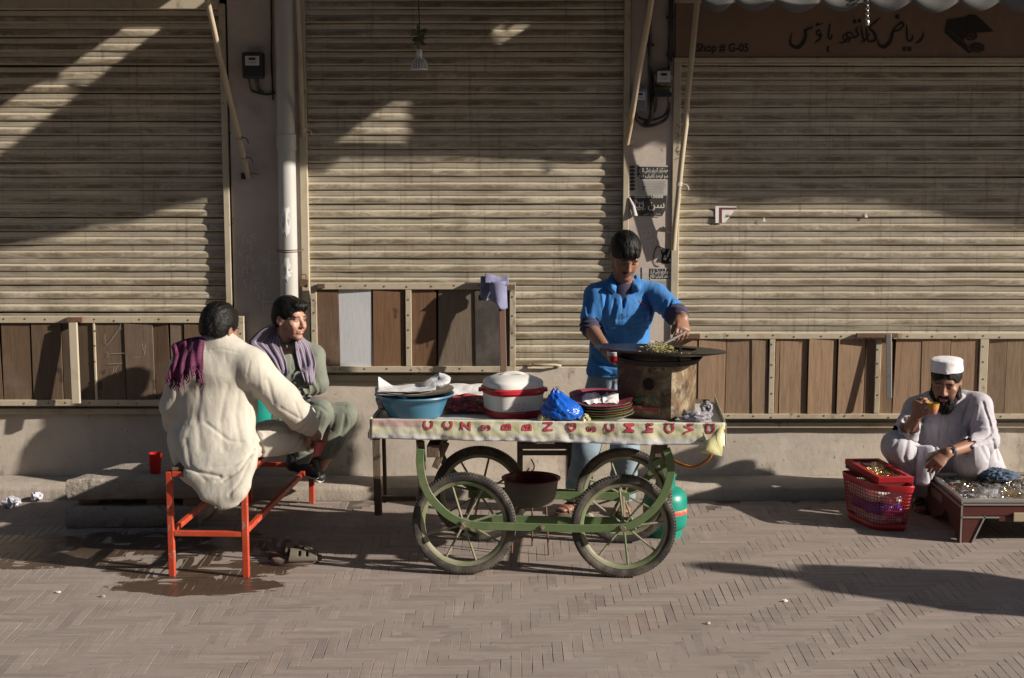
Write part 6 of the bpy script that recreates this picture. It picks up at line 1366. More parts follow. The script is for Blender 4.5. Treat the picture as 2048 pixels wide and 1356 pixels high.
class Head:
    def __init__(s, c, yaw, pitch, roll=0, k=1.0): s.c = A3(c); s.k = k; s.M = np.array(Euler((R(pitch), R(roll), 0)).to_matrix()); s.M = np.array(Matrix.Rotation(R(yaw), 3, 'Z')) @ s.M
    def w(s, x, y, z): return s.c + s.M @ (np.array([x, y, z]) * s.k)
    def loc(s, P): return ((P - s.c) @ s.M) / s.k
    def ell(s, S, c, r, k=.015, op='u', rx=0, ry=0, rz=0): S.ell(s.w(*c), np.array(r) * s.k, s.M @ np.array(Euler((R(rx), R(ry), R(rz))).to_matrix()), k * s.k, op)
    def cap(s, S, a, b, ra, rb=None, k=.012, op='u'): S.cap(s.w(*a), s.w(*b), ra * s.k, (ra if rb is None else rb) * s.k, k * s.k, op)
    def build(s, S, smile=0, jaw=1.0, nose=1.0):
        s.ell(S, (0, .016, .042), (.076, .096, .084)); s.ell(S, (0, -.034, -.026), (.064 * jaw, .064, .086), .03)
        for e in (-1, 1):
            s.cap(S, (e * .014, -.080, -.100), (e * .052 * jaw, -.008, -.066), .017, .018, .02); s.cap(S, (e * .052 * jaw, -.008, -.066), (e * .062, .0, -.01), .017, .014, .025)
            s.ell(S, (e * .044, -.064, -.020), (.024, .020, .017), .02); s.ell(S, (e * (.034), -.074, -.052), (.020, .016, .022), .02)
        s.cap(S, (-.040, -.081, .024), (.040, -.081, .024), .0125, None, .016); s.ell(S, (0, -.088, -.098), (.021, .016, .016), .016)
        for e in (-1, 1): s.ell(S, (e * .031, -.101, .005), (.0185, .015, .0125), .012, 's')
        s.cap(S, (0, -.089, .018), (0, -.114 * nose, -.028), .0075, .0115, .012); s.ell(S, (0, -.113 * nose, -.031), (.012, .011, .010), .008)
        for e in (-1, 1): s.ell(S, (e * .0125, -.102, -.034), (.0085, .011, .0085), .006); s.ell(S, (e * .007, -.108, -.0425), (.004, .006, .004), .003, 's')
        for e in (-1, 1): s.ell(S, (e * .031, -.079, .0045), (.0145, .0125, .0125), .003)
        s.ell(S, (0, -.092, -.064), (.028, .015, .018), .012); s.ell(S, (0, -.1005, -.0585), (.021, .008, .0055), .006); s.ell(S, (0, -.0990, -.0710), (.018, .009, .0065), .006)
        s.cap(S, (-.022, -.102, -.0645 + .004 * smile), (0, -.109, -.0650), .0022, None, .004, 's'); s.cap(S, (.022, -.102, -.0645 + .004 * smile), (0, -.109, -.0650), .0022, None, .004, 's')
        if smile:
            for e in (-1, 1): s.cap(S, (e * .020, -.100, -.034), (e * .033, -.090, -.064), .003, None, .006, 's'); s.ell(S, (e * .040, -.078, -.035), (.018, .016, .017), .015)
        for e in (-1, 1): s.ell(S, (e * .078, .012, -.004), (.0085, .019, .033), .006, 'u', 8, 0, e * -18); s.ell(S, (e * .0855, .008, -.002), (.006, .011, .020), .004, 's'); s.ell(S, (e * .077, .004, -.034), (.008, .009, .009), .006)
    def colour(s, P, C, skin, brow=(.018, .012, .009), lips=None, stub=0.0, mous=0, beard=0, browz=.0285, down=False):
        L = s.loc(P); x, y, z = L[:, 0], L[:, 1], L[:, 2]; ax = np.abs(x); fr = y < -.045
        def put(m, c, a=1.0): m = (np.clip(m, 0, 1) * a)[:, None]; C[:] = C * (1 - m) + np.array(c) * m
        near = (np.linalg.norm(L, axis=1) < .16)
        nz = vnoise(L, (240, 240, 60))
        put(near * np.clip((.03 - np.hypot(ax - .045, z + .03)) / .03, 0, 1) * fr, np.array(skin) * (1.18, .86, .80), .45)
        put(near * fr * np.clip((.016 - np.hypot(x, z + .031)) / .010, 0, 1), np.array(skin) * (1.2, .84, .78), .5)
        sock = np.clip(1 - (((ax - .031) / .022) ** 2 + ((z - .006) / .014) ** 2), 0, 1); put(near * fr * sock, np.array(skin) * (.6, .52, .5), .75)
        if stub: put(near * (y < -.01) * np.clip((-.036 - z) / .02, 0, 1), np.array(skin) * (.50, .50, .52), stub)
        e = 1 - (((ax - .033) / .0235) ** 2 + ((z - browz + .16 * np.maximum(0, ax - .035) ** 1 - .0) / .0052) ** 2); put(near * fr * (e > -.25 + .5 * nz), brow, .93)
        lc = lips if lips is not None else np.array(skin) * (.88, .52, .50); put(near * fr * (((x / .023) ** 2 + ((z + .0645) / .0115) ** 2) < 1) * (y < -.088), lc, .8)
        put(near * fr * (np.abs(z + .0648) < .0016) * (ax < .021), np.array(skin) * .25, .8)
        ey = ((ax - .031) / .0125) ** 2 + ((z - .0035) / .0042) ** 2
        if down:
            put(near * (y < -.076) * (ax > .016) * (ax < .046) * (np.abs(z + .0035) < .0018), (.02, .012, .01), .85)
        else:
         put(near * (y < -.078) * (ey < 1), (.45, .42, .40)); put(near * (y < -.08) * (((ax - .031) ** 2 + (z - .0035) ** 2) < .0050 ** 2) * (ey < 1.3), (.015, .010, .008)); put(near * (y < -.078) * (ey > .9) * (ey < 1.9) * (z > .0045), (.03, .018, .014), .85)
        if mous: put(near * fr * (((x / .033) ** 2 + ((z + .0485 + .28 * ax ** 1.15) / .0078) ** 2) < 1.05 + .35 * nz) * (y < -.075), brow, .95)
        return C
    def hair(s, lo_front=.062, side=-.018, back=-.075, thick=.012, fringe=0, part=0, h=.0035, name='hair', top=1.0):
        r = .175 * s.k; S = SDF(s.c - r, s.c + r, h); t = thick
        s.ell(S, (0, .020, .044), (.077 + t, .097 + t, .084 + t * 1.25 * top), .01); s.ell(S, (0, .050, -.008), (.070 + t * .6, .064 + t * .6, .075), .03)
        s.ell(S, (0, -.098, lo_front - .105), (.062, .082, .105), .016, 's')                       # the face
        for e in (-1, 1): s.ell(S, (e * .085, -.052, -.058), (.042, .058, .062), .01, 's'); s.ell(S, (e * .088, .012, -.014), (.022, .020, .030), .006, 's')
        s.ell(S, (0, .06, back - .075), (.12, .12, .075), .012, 's')
        if fringe:
            s.ell(S, (.006, -.076, .072), (.052, .026, .026), .02); s.ell(S, (.028, -.074, .058), (.032, .022, .022), .016); s.ell(S, (-.03, -.070, .062), (.026, .024, .018), .016)
        if part: s.ell(S, (part * .03, -.066, .092), (.06, .045, .030), .03)
        def strands(P):
            L = s.loc(P); return (.0018 * vnoise(L, (150, 22, 40), 3) + .0012 * vnoise(L, (260, 40, 90), 9) + .0022 * vnoise(L, (44, 14, 22), 5) + .007 * np.clip((-.045 - L[:, 1]) / .03, 0, 1) * vnoise(L, (70, 6, 8), 2)) * s.k
        S.disp(strands, .03); return S.mesh(name, None, 0)
def hand(S, wrist, D, N, T, curls, spread=.0, thumb=(.6, .5), k=1.0, wr=.026):
    """D: wrist to knuckles, N: out of the back of the hand, T: towards the thumb"""
    w = A3(wrist); D = A3(D) / np.linalg.norm(A3(D)); N = A3(N); N = N - D * (N @ D); N /= np.linalg.norm(N); T = A3(T); T = T - D * (T @ D) - N * (T @ N); T /= np.linalg.norm(T)
    S.ecap(w, w + D * .085 * k, (.027 * k, .019 * k), (.041 * k, .016 * k), T, .015); S.ell(w + D * .04 * k + T * .022 * k - N * .006 * k, (.022 * k, .018 * k, .030 * k), np.stack([T, N, D], 1), .014)
    offs = (.030, .0105, -.010, -.029); lens = (.074, .082, .076, .060)
    for i in range(4):
        p = w + D * (.086 - .004 * abs(i - 1)) * k + T * offs[i] * k; ang = 0; d0 = D + T * spread * (1.5 - i); d0 /= np.linalg.norm(d0); c = curls[i]; L = lens[i] * k; pts = [p - d0 * .02 * k, p]
        for j, f in enumerate((.46, .30, .24)):
            ang += c * (1.0, 1.15, .75)[j]; d = d0 * math.cos(ang) - N * math.sin(ang); p = p + d * L * f; pts.append(p)
        S.chain(pts, [.0105 * k, .0098 * k, .0088 * k, .0080 * k, .0066 * k], .0045 * k)
    p = w + D * .022 * k + T * .030 * k - N * .006 * k; d = D * math.cos(thumb[0]) + T * math.sin(thumb[0]) - N * .25; d /= np.linalg.norm(d); q = p + d * .040 * k; d2 = d * math.cos(thumb[1]) - N * .6 * math.sin(thumb[1]) + (D - T * .8) * .5 * math.sin(thumb[1]); d2 /= np.linalg.norm(d2)
    S.chain([p - d * .015 * k, q, q + d2 * .030 * k, q + d2 * .030 * k + (d2 + D * .2) / np.linalg.norm(d2 + D * .2) * .022 * k], [.0165 * k, .0120 * k, .0105 * k, .0085 * k], .006 * k)
# ------------------------------------------------------------------ cloth and skin
def skin_mat():
    t = NT('skin'); c = t.attr(); c = t.mix(t.ramp(t.noise(60, (1, 1, 1), 3), .45, .75, 0, .25), c, t.mix(1.0, c, (.75, .62, .58), 'MULTIPLY')); t.bump(t.noise(220), .08, .002)
    return t.out(c, .50, 0, Subsurface_Weight=.08, Subsurface_Scale=.01)
m_skin = skin_mat(); m_skin.node_tree.nodes['Principled BSDF'].inputs['Subsurface Radius'].default_value = (1, .35, .2)
def cloth_mat(name, col, var=.16, wv=700, rough=.85, stain=None, attr=False):
    t = NT(name); c = t.attr() if attr else col; b = tuple(v * (1 - var) for v in col)
    if not attr: c = t.mix(t.ramp(t.noise(7, (1, 1, 1), 4), .35, .7), col, b)
    if stain: c = t.mix(t.ramp(t.noise(9, (1, 1, .7), 5, .7), .56, .74, 0, .5), c, stain)
    w1 = t.noise(wv, (1, 1, .12), 2); w2 = t.noise(wv, (.12, 1, 1), 2); t.bump(t.math('ADD', w1, w2), .22, .0012); t.bump(t.noise(38, (1, 1, .5), 4), .25, .005); t.bump(t.noise(13, (1.3, 1.3, .6), 3, .5, 1.2), .24, .010)
    return t.out(c, rough, 0, Sheen_Weight=.12)
m_hair = NT('hair'); _v = m_hair.noise(140, (1, .25, .6), 4, .7); m_hair.bump(_v, .7, .004); m_hair = m_hair.out(m_hair.mix(m_hair.ramp(_v, .4, .7), (.005, .0045, .004), (.010, .0088, .0075)), .5, 0, Specular_IOR_Level=.22)
def piece(S, name, m, par, colfn=None, relax=1): return place(S.mesh(name, colfn, relax), name, m, par, smooth=True, angle=180)
def fabric(P, a=.004, s=(9, 9, 4.5), o=0): return a * (vnoise(P, s, o) + .5 * vnoise(P, tuple(2.1 * v for v in s), o + 5) + .25 * vnoise(P, tuple(4.3 * v for v in s), o + 9))
def rings_on(P, a, b, r, amp, n, seed=0, t0=0, t1=1):        # folds around a limb from a to b
    a, b = A3(a), A3(b); ab = b - a; L = math.sqrt(ab @ ab); q = P - a; t = (q @ ab) / (L * L); dist = np.linalg.norm(q - np.clip(t, 0, 1)[:, None] * ab, axis=1)
    m = np.clip((r - dist) / (.25 * r), 0, 1) * np.clip((t - t0) / .12, 0, 1) * np.clip((t1 - t) / .12, 0, 1)
    ph = t * n * 6.283 + 2.6 * vnoise(P, (11, 11, 11), seed) + 1.3 * vnoise(P, (24, 24, 24), seed + 3); return amp * m * (np.abs(np.sin(ph * .5)) - .6)
def patch(S, name, outline_fn, nu, nv, m, par, off=.006, thick=.003, back=None):
    """a cloth laid on a sculpted surface: outline_fn(u, v) gives pixels"""
    g = []; last = None
    for j in range(nv + 1):
        for i in range(nu + 1):
            px, py = outline_fn(i / nu, j / nv); p = S.surf(px, py, off)
            g.append(p)
    H = [p.y if p is not None else None for p in g]
    ok = [y for y in H if y is not None]; mean = sum(ok) / max(1, len(ok)) if ok else -1
    M_ = nu + 1; Yv = np.array([y if y is not None else np.nan for y in H]).reshape(nv + 1, M_)
    for _ in range(40):
        if not np.isnan(Yv).any(): break
        Q = np.pad(Yv, 1, constant_values=np.nan); st = np.stack([Q[:-2, 1:-1], Q[2:, 1:-1], Q[1:-1, :-2], Q[1:-1, 2:]]); 
        with np.errstate(all='ignore'): av = np.nanmean(st, 0)
        Yv = np.where(np.isnan(Yv), av, Yv)
    for _ in range(2): Q = np.pad(Yv, 1, mode='edge'); Yv = np.minimum(Yv, (Q[:-2, 1:-1] + Q[2:, 1:-1] + Q[1:-1, :-2] + Q[1:-1, 2:]) / 4 + .002)
    vs = []
    for j in range(nv + 1):
        for i in range(nu + 1):
            px, py = outline_fn(i / nu, j / nv); vs.append(tuple(W(px, py, float(Yv[j, i]))))
    b = MB(); b.v = vs; b.f = [(j * M_ + i, j * M_ + i + 1, (j + 1) * M_ + i + 1, (j + 1) * M_ + i) for j in range(nv) for i in range(nu)]
    return b.build(name, m, par, smooth=True, angle=180, solid=thick) if m is not None else b
# ================================================================== 1. the cook
SK1 = (.245, .125, .082)
Y0 = -.74
ck_ = thing('person', G(1185, 1030), 'standing cook in a blue polo shirt stirring food on the griddle', 'person')
hd1 = Head(J(1250, 511, -.80), 14, 31, 2, 1.03)
S = SDF((W(1080, 700, -.8).x, -1.48, -.01), (W(1420, 700, -.8).x, -.52, 1.80), .0042)
hd1.build(S)
S.cap(hd1.w(0, .02, -.05), J(1247, 580, -.74), .060, .066, .03)
S.ecap(J(1247, 600, -.73), J(1243, 700, -.72), (.11, .045), (.12, .07), (1, 0, 0)); S.ecap(J(1243, 700, -.72), J(1225, 775, -.70), (.13, .085), (.14, .09), (1, 0, 0))
elL, wrL = J(1181, 658, -.80), J(1214, 702, -1.12)
S.chain([J(1190, 588, -.74), elL, wrL], [.05, .048, .031], .02); hdir = J(1246, 722, -1.30) - wrL; hand(S, wrL, hdir, (-.3, -.75, .5), (.2, -.1, 1), (.55, .6, .65, .7), .02, (.7, .5), 1.02)
elR, wrR = J(1352, 628, -.93), J(1366, 636, -1.20)
S.chain([J(1308, 592, -.74), elR, wrR], [.05, .048, .030], .02); hand(S, wrR, J(1366, 676, -1.34) - wrR, (.35, -.65, .65), (-1, -.15, -.1), (.42, .48, .55, .62), .05, (.35, .6), 1.08)
hipL, hipR = J(1206, 785, -.70), J(1246, 785, -.70); knL, knR = J(1172, 895, -.80), J(1250, 900, -.80)
ftL, ftR = G(1150, 1022), G(1246, 1022); anL, anR = A3(ftL) + (0, 0, .09), A3(ftR) + (0, 0, .09)
for hp_, kn, an, dr in ((hipL, knL, anL, (-.62, -.78)), (hipR, knR, anR, (-.1, -1))):
    S.chain([hp_, kn, an], [.07, .05, .036], .03); d = np.array([dr[0], dr[1], 0]); f = an - (0, 0, .055)
    S.ecap(f - d * .03, f + d * .10, (.034, .030), (.046, .022), (-d[1], d[0], 0), .02); S.ecap(f + d * .10, f + d * .15, (.046, .02), (.036, .014), (-d[1], d[0], 0), .02)
def c1(P):
    C = np.tile(np.array(SK1, np.float32), (len(P), 1)); return hd1.colour(P, C, SK1, mous=1, stub=.35, down=True)
piece(S, 'body', m_skin, ck_, c1)
_h = place(hd1.hair(.052, -.02, -.070, .012, fringe=1), 'hair', m_hair, ck_, smooth=True, angle=180); strands(_h, _h, hd1, 2600, .022, 1, FLOWF)
# navy undershirt: neck and lower sleeves
m_navyk = cloth_mat('navy_knit', (.030, .030, .075), .2); m_polo = cloth_mat('blue_polo', (.030, .165, .44), .12); m_jean = cloth_mat('pale_jeans', (.20, .275, .345), .22, stain=(.12, .17, .23))
S = SDF((W(1140, 640, -.8).x, -1.16, W(1250, 690, -.8).z), (W(1400, 640, -.9).x, -.6, W(1250, 545, -.8).z), .0045)
S.cap(hd1.w(0, .030, -.075), J(1247, 585, -.745), .062, .070, .02); S.ecap(J(1247, 582, -.742), J(1246, 622, -.742), (.095, .066), (.12, .096), (1, 0, 0), .03)
S.chain([J(1184, 622, -.76), elL + (.0, .01, .012)], [.054, .060], .02); S.cap(elL + (0, .005, .02), elL + (.012, -.035, -.016), .060, .050, .02)
S.chain([J(1318, 598, -.76), elR, elR * .35 + wrR * .65], [.058, .064, .044], .02)
S.disp(lambda P: rings_on(P, J(1184, 612, -.75), elL + (.012, -.035, -.016), .12, .010, 6, 1, .55, 1.1) + rings_on(P, elR, wrR, .12, .012, 6, 4, -.1, .9) + fabric(P, .002))
S.cut(elL + (.012, -.045, -.018), elL + (.10, -.28, -.20) - (elL + (.012, -.045, -.018)) + (0, 0, 0)) if False else None
piece(S, 'undershirt', m_navyk, ck_)
# polo
S = SDF((W(1135, 640, -.8).x, -1.06, W(1230, 768, -.75).z), (W(1385, 640, -.8).x, -.54, W(1250, 540, -.75).z), .0042)
X1 = (1, 0, 0)
S.ecap(J(1247, 582, -.735), J(1246, 625, -.735), (.12, .075), (.178, .118), X1, .05); S.ecap(J(1246, 625, -.735), J(1240, 690, -.735), (.178, .118), (.172, .120), X1, .05)
S.ecap(J(1240, 690, -.735), J(1230, 745, -.72), (.172, .120), (.176, .122), X1, .05)
for a, b, c in ((J(1215, 578, -.735), J(1192, 590, -.74), J(1184, 634, -.765)), (J(1280, 578, -.735), J(1311, 590, -.745), elR * .78 + J(1311, 590, -.745) * .22)):
    S.cap(a, b, .058, .068, .05); S.cap(b, c, .068, .072, .035)
S.cap(J(1184, 640, -.765), J(1184, 660, -.785), .066, .08, .0, 's'); pR = elR * .78 + J(1311, 590, -.745) * .22; dR = (elR - J(1311, 590, -.745)); dR = dR / np.linalg.norm(dR)
S.cap(pR + dR * .055, pR + dR * .12, .066, .08, 0, 's')
# collar and open placket
S.cap(J(1224, 575, -.815), J(1246, 560, -.69), .020, .024, .012); S.cap(J(1276, 577, -.815), J(1250, 560, -.69), .020, .024, .012)

S.ell(J(1249, 560, -.82), (.058, .085, .052), None, .010, 's'); S.ecap(J(1248, 572, -.842), J(1247, 616, -.862), (.040, .046), (.004, .032), X1, .004, 's')
FO = [([(1213, 592), (1208, 625), (1216, 660)], .012, .012), ([(1203, 585), (1212, 640)], .010, -.007), ([(1229, 600), (1222, 640)], .010, .009), ([(1237, 612), (1230, 650)], .010, -.005), ([(1290, 590), (1302, 615), (1298, 640)], .012, .012), ([(1283, 600), (1294, 640)], .010, -.006),
      ([(1300, 628), (1262, 634), (1235, 640)], .012, .008), ([(1298, 640), (1266, 648)], .009, .007), ([(1297, 650), (1262, 658), (1225, 652)], .010, .008), ([(1294, 660), (1258, 668)], .009, .006), ([(1200, 660), (1218, 678), (1232, 690)], .014, .012), ([(1206, 690), (1222, 700)], .012, .010),
      ([(1188, 715), (1205, 728), (1240, 735)], .012, .012), ([(1185, 728), (1220, 745)], .010, -.006), ([(1180, 742), (1212, 752), (1250, 752)], .006, .005), ([(1246, 612), (1242, 640)], .004, .004), ([(1254, 608), (1252, 640)], .003, .003), ([(1242, 640), (1252, 640)], .003, .003),
      ([(1330, 604), (1322, 630)], .012, .010), ([(1342, 600), (1336, 626)], .010, .008), ([(1313, 598), (1306, 625)], .010, -.005), ([(1180, 600), (1176, 625)], .012, .009), ([(1168, 605), (1172, 632)], .010, -.006), ([(1266, 604), (1272, 612), (1288, 614)], .003, .0025)]
S.folds([(a, b * .85, c * .85) for a, b, c in FO], -.84); S.disp(lambda P: fabric(P, .0030, (20, 20, 8), 2)); S.cut(J(1230, 755, -.84), (.03, 0, -1))
piece(S, 'polo_shirt', m_polo, ck_); polo = S
def bez(l, r):                             # a band between two polylines
    def fn(u, v):
        def at(p, v): k = min(int(v * (len(p) - 1)), len(p) - 2); f = v * (len(p) - 1) - k; return p[k][0] + (p[k + 1][0] - p[k][0]) * f, p[k][1] + (p[k + 1][1] - p[k][1]) * f
        a, b = at(l, v), at(r, v); return a[0] + (b[0] - a[0]) * u, a[1] + (b[1] - a[1]) * u
    return fn
for l, r in (([(1222, 548), (1213, 562), (1209, 576)], [(1230, 552), (1232, 570), (1232, 586)]), ([(1266, 552), (1265, 570), (1263, 586)], [(1276, 548), (1281, 562), (1283, 576)])): patch(polo, 'collar', bez(l, r), 8, 10, m_polo, ck_, .007, .004)
m_logo = mat('red_stitching', (.55, .06, .12), .7)
for k, (a, b) in enumerate((((1278, 601), (1282, 606)), ((1281, 607), (1294, 612)))):
    pts = []
    for i in range(9): x = a[0] + (b[0] - a[0]) * i / 8; y = a[1] + (b[1] - a[1]) * i / 8 + (1.1 if i % 2 else -1.1); p = polo.surf(x, y, .002); pts.append(p)
    pts = [p for p in pts if p is not None]; b_ = MB(); b_.tube(pts, .0022, 5); b_.build('stitched_logo', m_logo, ck_)
b_ = MB()
for y in (608, 618, 628):
    p = polo.surf(1246, y, .002)
    if p is not None: b_.lathe([(0, -.003), (.0045, -.002), (.0045, .001)], 10, p, Matrix.Rotation(R(-90), 3, 'X'))
b_.build('buttons', m_polo, ck_)
# jeans
S = SDF((W(1100, 900, -.8).x, -1.0, .03), (W(1310, 900, -.8).x, -.5, W(1230, 735, -.72).z), .0048)
S.ecap(J(1228, 748, -.715), J(1226, 790, -.705), (.158, .112), (.165, .118), X1, .05)
for hp_, kn, an in ((hipL, knL, anL), (hipR, knR, anR)): S.chain([hp_, kn, an + (0, 0, .0)], [.098, .080, .074], .04)
S.folds([([(1200, 770), (1212, 800)], .012, .010), ([(1225, 765), (1220, 800)], .010, .008), ([(1185, 775), (1196, 810)], .010, -.006), ([(1235, 770), (1245, 810)], .010, .008)], -.83)
S.disp(lambda P: fabric(P, .006, (8, 8, 5), 7) + rings_on(P, knL, anL, .13, .008, 4, 2, .3, 1.1) + rings_on(P, knR, anR, .13, .008, 4, 5, .3, 1.1)); S.cut((0, 0, .075), (0, 0, -1))
piece(S, 'jeans', m_jean, ck_)
m_sandb = mat('brown_sandal', (.07, .035, .022), .6, 0, [((.12, .07, .05), 12, .5, .7, .6)])
for an, dr in ((anL, (-.62, -.78)), (anR, (-.1, -1))):
    d = np.array([dr[0], dr[1], 0]); d /= np.linalg.norm(d); s_ = np.array([-d[1], d[0], 0]); f = an - (0, 0, .09); b_ = MB(); o = foot_outline(0, .27, .10)
    for z in (.004, .024): b_.v += [tuple(f + d * (x + .055) + s_ * y + (0, 0, z)) for x, y in o]
    n = len(o); b_.f = [(i, (i + 1) % n, (i + 1) % n + n, i + n) for i in range(n)] + [tuple(range(n, 2 * n))]
    sd_ = b_.build('sandal', m_sandb, ck_, bevel=.003)
    for x in (.02, .055, .09, .125): b2 = MB(); b2.tube([Vector(f + d * x + s_ * (.05 * math.cos(a)) + (0, 0, .02 + (.052 - x * .18) * math.sin(a))) for a in [i * math.pi / 10 for i in range(11)]], .007, 6); b2.build('strap', m_sandb, sd_, smooth=True)
def band(name, c, d, r, m, par, w=.010, th=.004): b_ = MB(); b_.lathe([(r, -w), (r + th, -w * .8), (r + th, w * .8), (r, w)], 24, Vector(c), Vector(d).to_track_quat('Z', 'Y').to_matrix()); return b_.build(name, m, par, smooth=True, angle=50)
band('wrist_watch', wrL - (wrL - elL) * .07, wrL - elL, .032, m_black, ck_, .012)
# what he holds
sp_h = J(1364, 668, -1.345); sp_t = J(1322, 691, -1.62)
t = thing('skimmer', Vector(sp_t), 'steel skimmer in the cook\'s hand, scooping the food on the griddle', 'utensil')
dv = Vector(sp_h - sp_t).normalized(); b_ = MB(); b_.tube([Vector(sp_h) + dv * .06, Vector(sp_h), Vector(sp_t) + dv * .03], [.0085, .0085, .007], 8); b_.build('handle', m_metal, t, smooth=True)
b_ = MB(); b_.lathe([(0, -.012), (.045, -.008), (.060, .002), (.061, .004), (.044, -.005), (0, -.009)], 28, Vector(sp_t) - dv * .05, Euler((R(18), R(20), 0)).to_matrix()); b_.build('bowl', m_metal, t, smooth=True)
bw_ = J(1229, 709, -1.37); tb_ = thing('spice_packet', Vector(bw_), 'small red and white packet in the cook\'s lower hand behind the griddle edge', 'packet')
b_ = MB(); b_.lathe([(0, -.04), (.032, -.04), (.040, .02), (.041, .035), (.036, .035), (0, .03)], 20, Vector(bw_)); b_.build('cup', m_redpl, tb_, smooth=True, angle=50); b_ = MB(); b_.lathe([(.0395, -.005), (.0415, .0), (.0425, .016), (.0405, .018)], 20, Vector(bw_)); b_.build('white_band', m_wp, tb_, smooth=True)
# ================================================================== 2. the man in cream, seen from behind on the bench
SK2 = (.25, .125, .08)
m_cream = cloth_mat('cream_linen', (.455, .43, .375), .10, 620, stain=(.38, .34, .28)); m_purple = NT('purple_scarf')
_x, _y, _z = m_purple.sep(m_purple.pos); _l = m_purple.math('FRACT', m_purple.math('MULTIPLY', _x, 32.0)); _l2 = m_purple.math('FRACT', m_purple.math('MULTIPLY', _z, 26.0))
_c = m_purple.mix(m_purple.ramp(_l, .78, .84, 0, .75), (.115, .020, .062), (.030, .006, .022)); _c = m_purple.mix(m_purple.ramp(_l2, .82, .86, 0, .4), _c, (.035, .008, .025)); m_purple.bump(m_purple.noise(260), .4, .002); m_purple = m_purple.out(_c, .9)
YC = -1.78
cm = thing('person', G(430, 1100), 'man in a cream kurta seen from behind, sitting on the front of the red bench with a purple scarf over his shoulder', 'person')
cm['label'] = 'man in cream kurta seen from behind, purple scarf on his shoulder, sitting on the bench'
hd2 = Head(J(440, 658, -1.80), 150, 18, -4, 1.04)
S = SDF((W(300, 800, -1.9).x, -2.16, .50), (W(665, 800, -1.5).x, -1.10, 1.50), .0045)
hd2.build(S); S.cap(hd2.w(0, .02, -.05), J(436, 708, -1.79), .060, .062, .03)
S.ecap(J(434, 720, -1.82), J(425, 900, -1.76), (.17, .09), (.17, .10), X1)
shR, elC, wrC = J(503, 733, -1.84), J(566, 800, -1.78), J(620, 852, -1.62)
S.chain([shR, elC, wrC], [.055, .048, .032], .02); hand(S, wrC, J(642, 886, -1.58) - wrC, (.55, -.45, .6), (-.35, -.85, -.2), (.75, .8, .85, .9), .02, (.7, .7), 1.06)
shL, elL2, wrL2 = J(370, 735, -1.84), J(346, 812, -1.80), J(348, 862, -1.52); S.chain([shL, elL2, wrL2], [.055, .048, .032], .02); hand(S, wrL2, (.35, .8, -.25), (-.6, .2, .8), (.6, -.3, .3), (.4, .4, .4, .4))
S.chain([J(470, 895, -1.72), J(606, 876, -1.50)], [.08, .06], .02)
def c2(P): C = np.tile(np.array(SK2, np.float32), (len(P), 1)); return hd2.colour(P, C, SK2, stub=.6)
piece(S, 'body', m_skin, cm, c2)
_h = place(hd2.hair(.055, -.025, -.050, .011), 'hair', m_hair, cm, smooth=True, angle=180); strands(_h, _h, hd2, 3000, .014, 2, FLOW, .5)
# kurta
S = SDF((W(296, 800, -1.95).x, -2.22, W(450, 1035, -2.1).z), (W(665, 800, -1.5).x, -1.36, W(440, 655, -1.8).z), .0048)
for a, b, ra, rb in ((J(440, 700, -1.82), J(436, 738, -1.81), (.115, .075), (.190, .115)), (J(436, 738, -1.81), J(430, 810, -1.79), (.190, .115), (.218, .135)), (J(430, 810, -1.79), J(424, 880, -1.77), (.212, .135), (.225, .165)), (J(424, 880, -1.77), J(424, 915, -1.77), (.225, .165), (.215, .180))): S.ecap(a, b, ra, rb, X1, .06)
S.cap(J(404, 706, -1.83), shL + (.0, 0, .0), .074, .078, .06); S.cap(J(468, 704, -1.83), shR, .074, .092, .06)
S.chain([shR, elC, elC * .35 + wrC * .65, wrC - (wrC - elC) * .06], [.094, .088, .072, .058], .04); S.chain([shL, elL2, elL2 * .3 + wrL2 * .7], [.078, .066, .060], .035)
S.ecap(J(428, 868, -1.90), J(440, 940, -2.02), (.205, .075), (.180, .050), X1, .09); S.ecap(J(440, 940, -2.02), J(450, 985, -2.07), (.180, .050), (.125, .030), X1, .05); S.ecap(J(450, 985, -2.07), J(456, 1011, -2.085), (.125, .030), (.058, .020), X1, .03)
S.cap(J(490, 900, -1.92), J(478, 985, -2.06), .075, .035, .05)
S.cap(J(436, 694, -1.81), J(438, 684, -1.825), .088, .078, .04); S.cap(J(438, 682, -1.825), J(439, 673, -1.825), .072, .068, .006)          # stand collar
S.ecap(wrC - (wrC - elC) * .20, wrC + (wrC - elC) * .03, (.058, .050), (.060, .052), (0, 0, 1), .012); S.cap(wrC - (wrC - elC) * .02, wrC + (wrC - elC) * .2, .046, .05, .004, 's')
K2 = [([(500, 775), (497, 820), (505, 880)], .016, .011), ([(480, 770), (470, 830), (482, 890)], .018, .007), ([(455, 770), (441, 840), (448, 900)], .018, .007), ([(402, 770), (392, 830), (402, 900)], .020, .007), ([(508, 888), (458, 882), (412, 846)], .012, .009), ([(510, 905), (468, 930), (425, 936)], .012, .009), ([(432, 962), (458, 953)], .012, .010), ([(502, 918), (480, 965), (458, 990)], .010, .007), ([(372, 880), (380, 930), (410, 960)], .014, .007),
      ([(535, 760), (548, 805)], .014, .009), ([(560, 815), (600, 838)], .010, .008), ([(590, 805), (603, 838)], .008, .008), ([(520, 735), (524, 790)], .012, -.006), ([(395, 704), (440, 697), (480, 706)], .004, .004), ([(500, 722), (494, 752)], .005, .005), ([(352, 760), (354, 800)], .012, .008), ([(338, 848), (354, 852)], .006, .006), ([(604, 842), (618, 838)], .006, .006)]
S.folds([(a, b * .8, c * .5) for a, b, c in K2] + [([(345, 928), (400, 945), (440, 953)], .009, .008), ([(508, 900), (480, 940), (446, 962)], .008, .007)], -1.95)
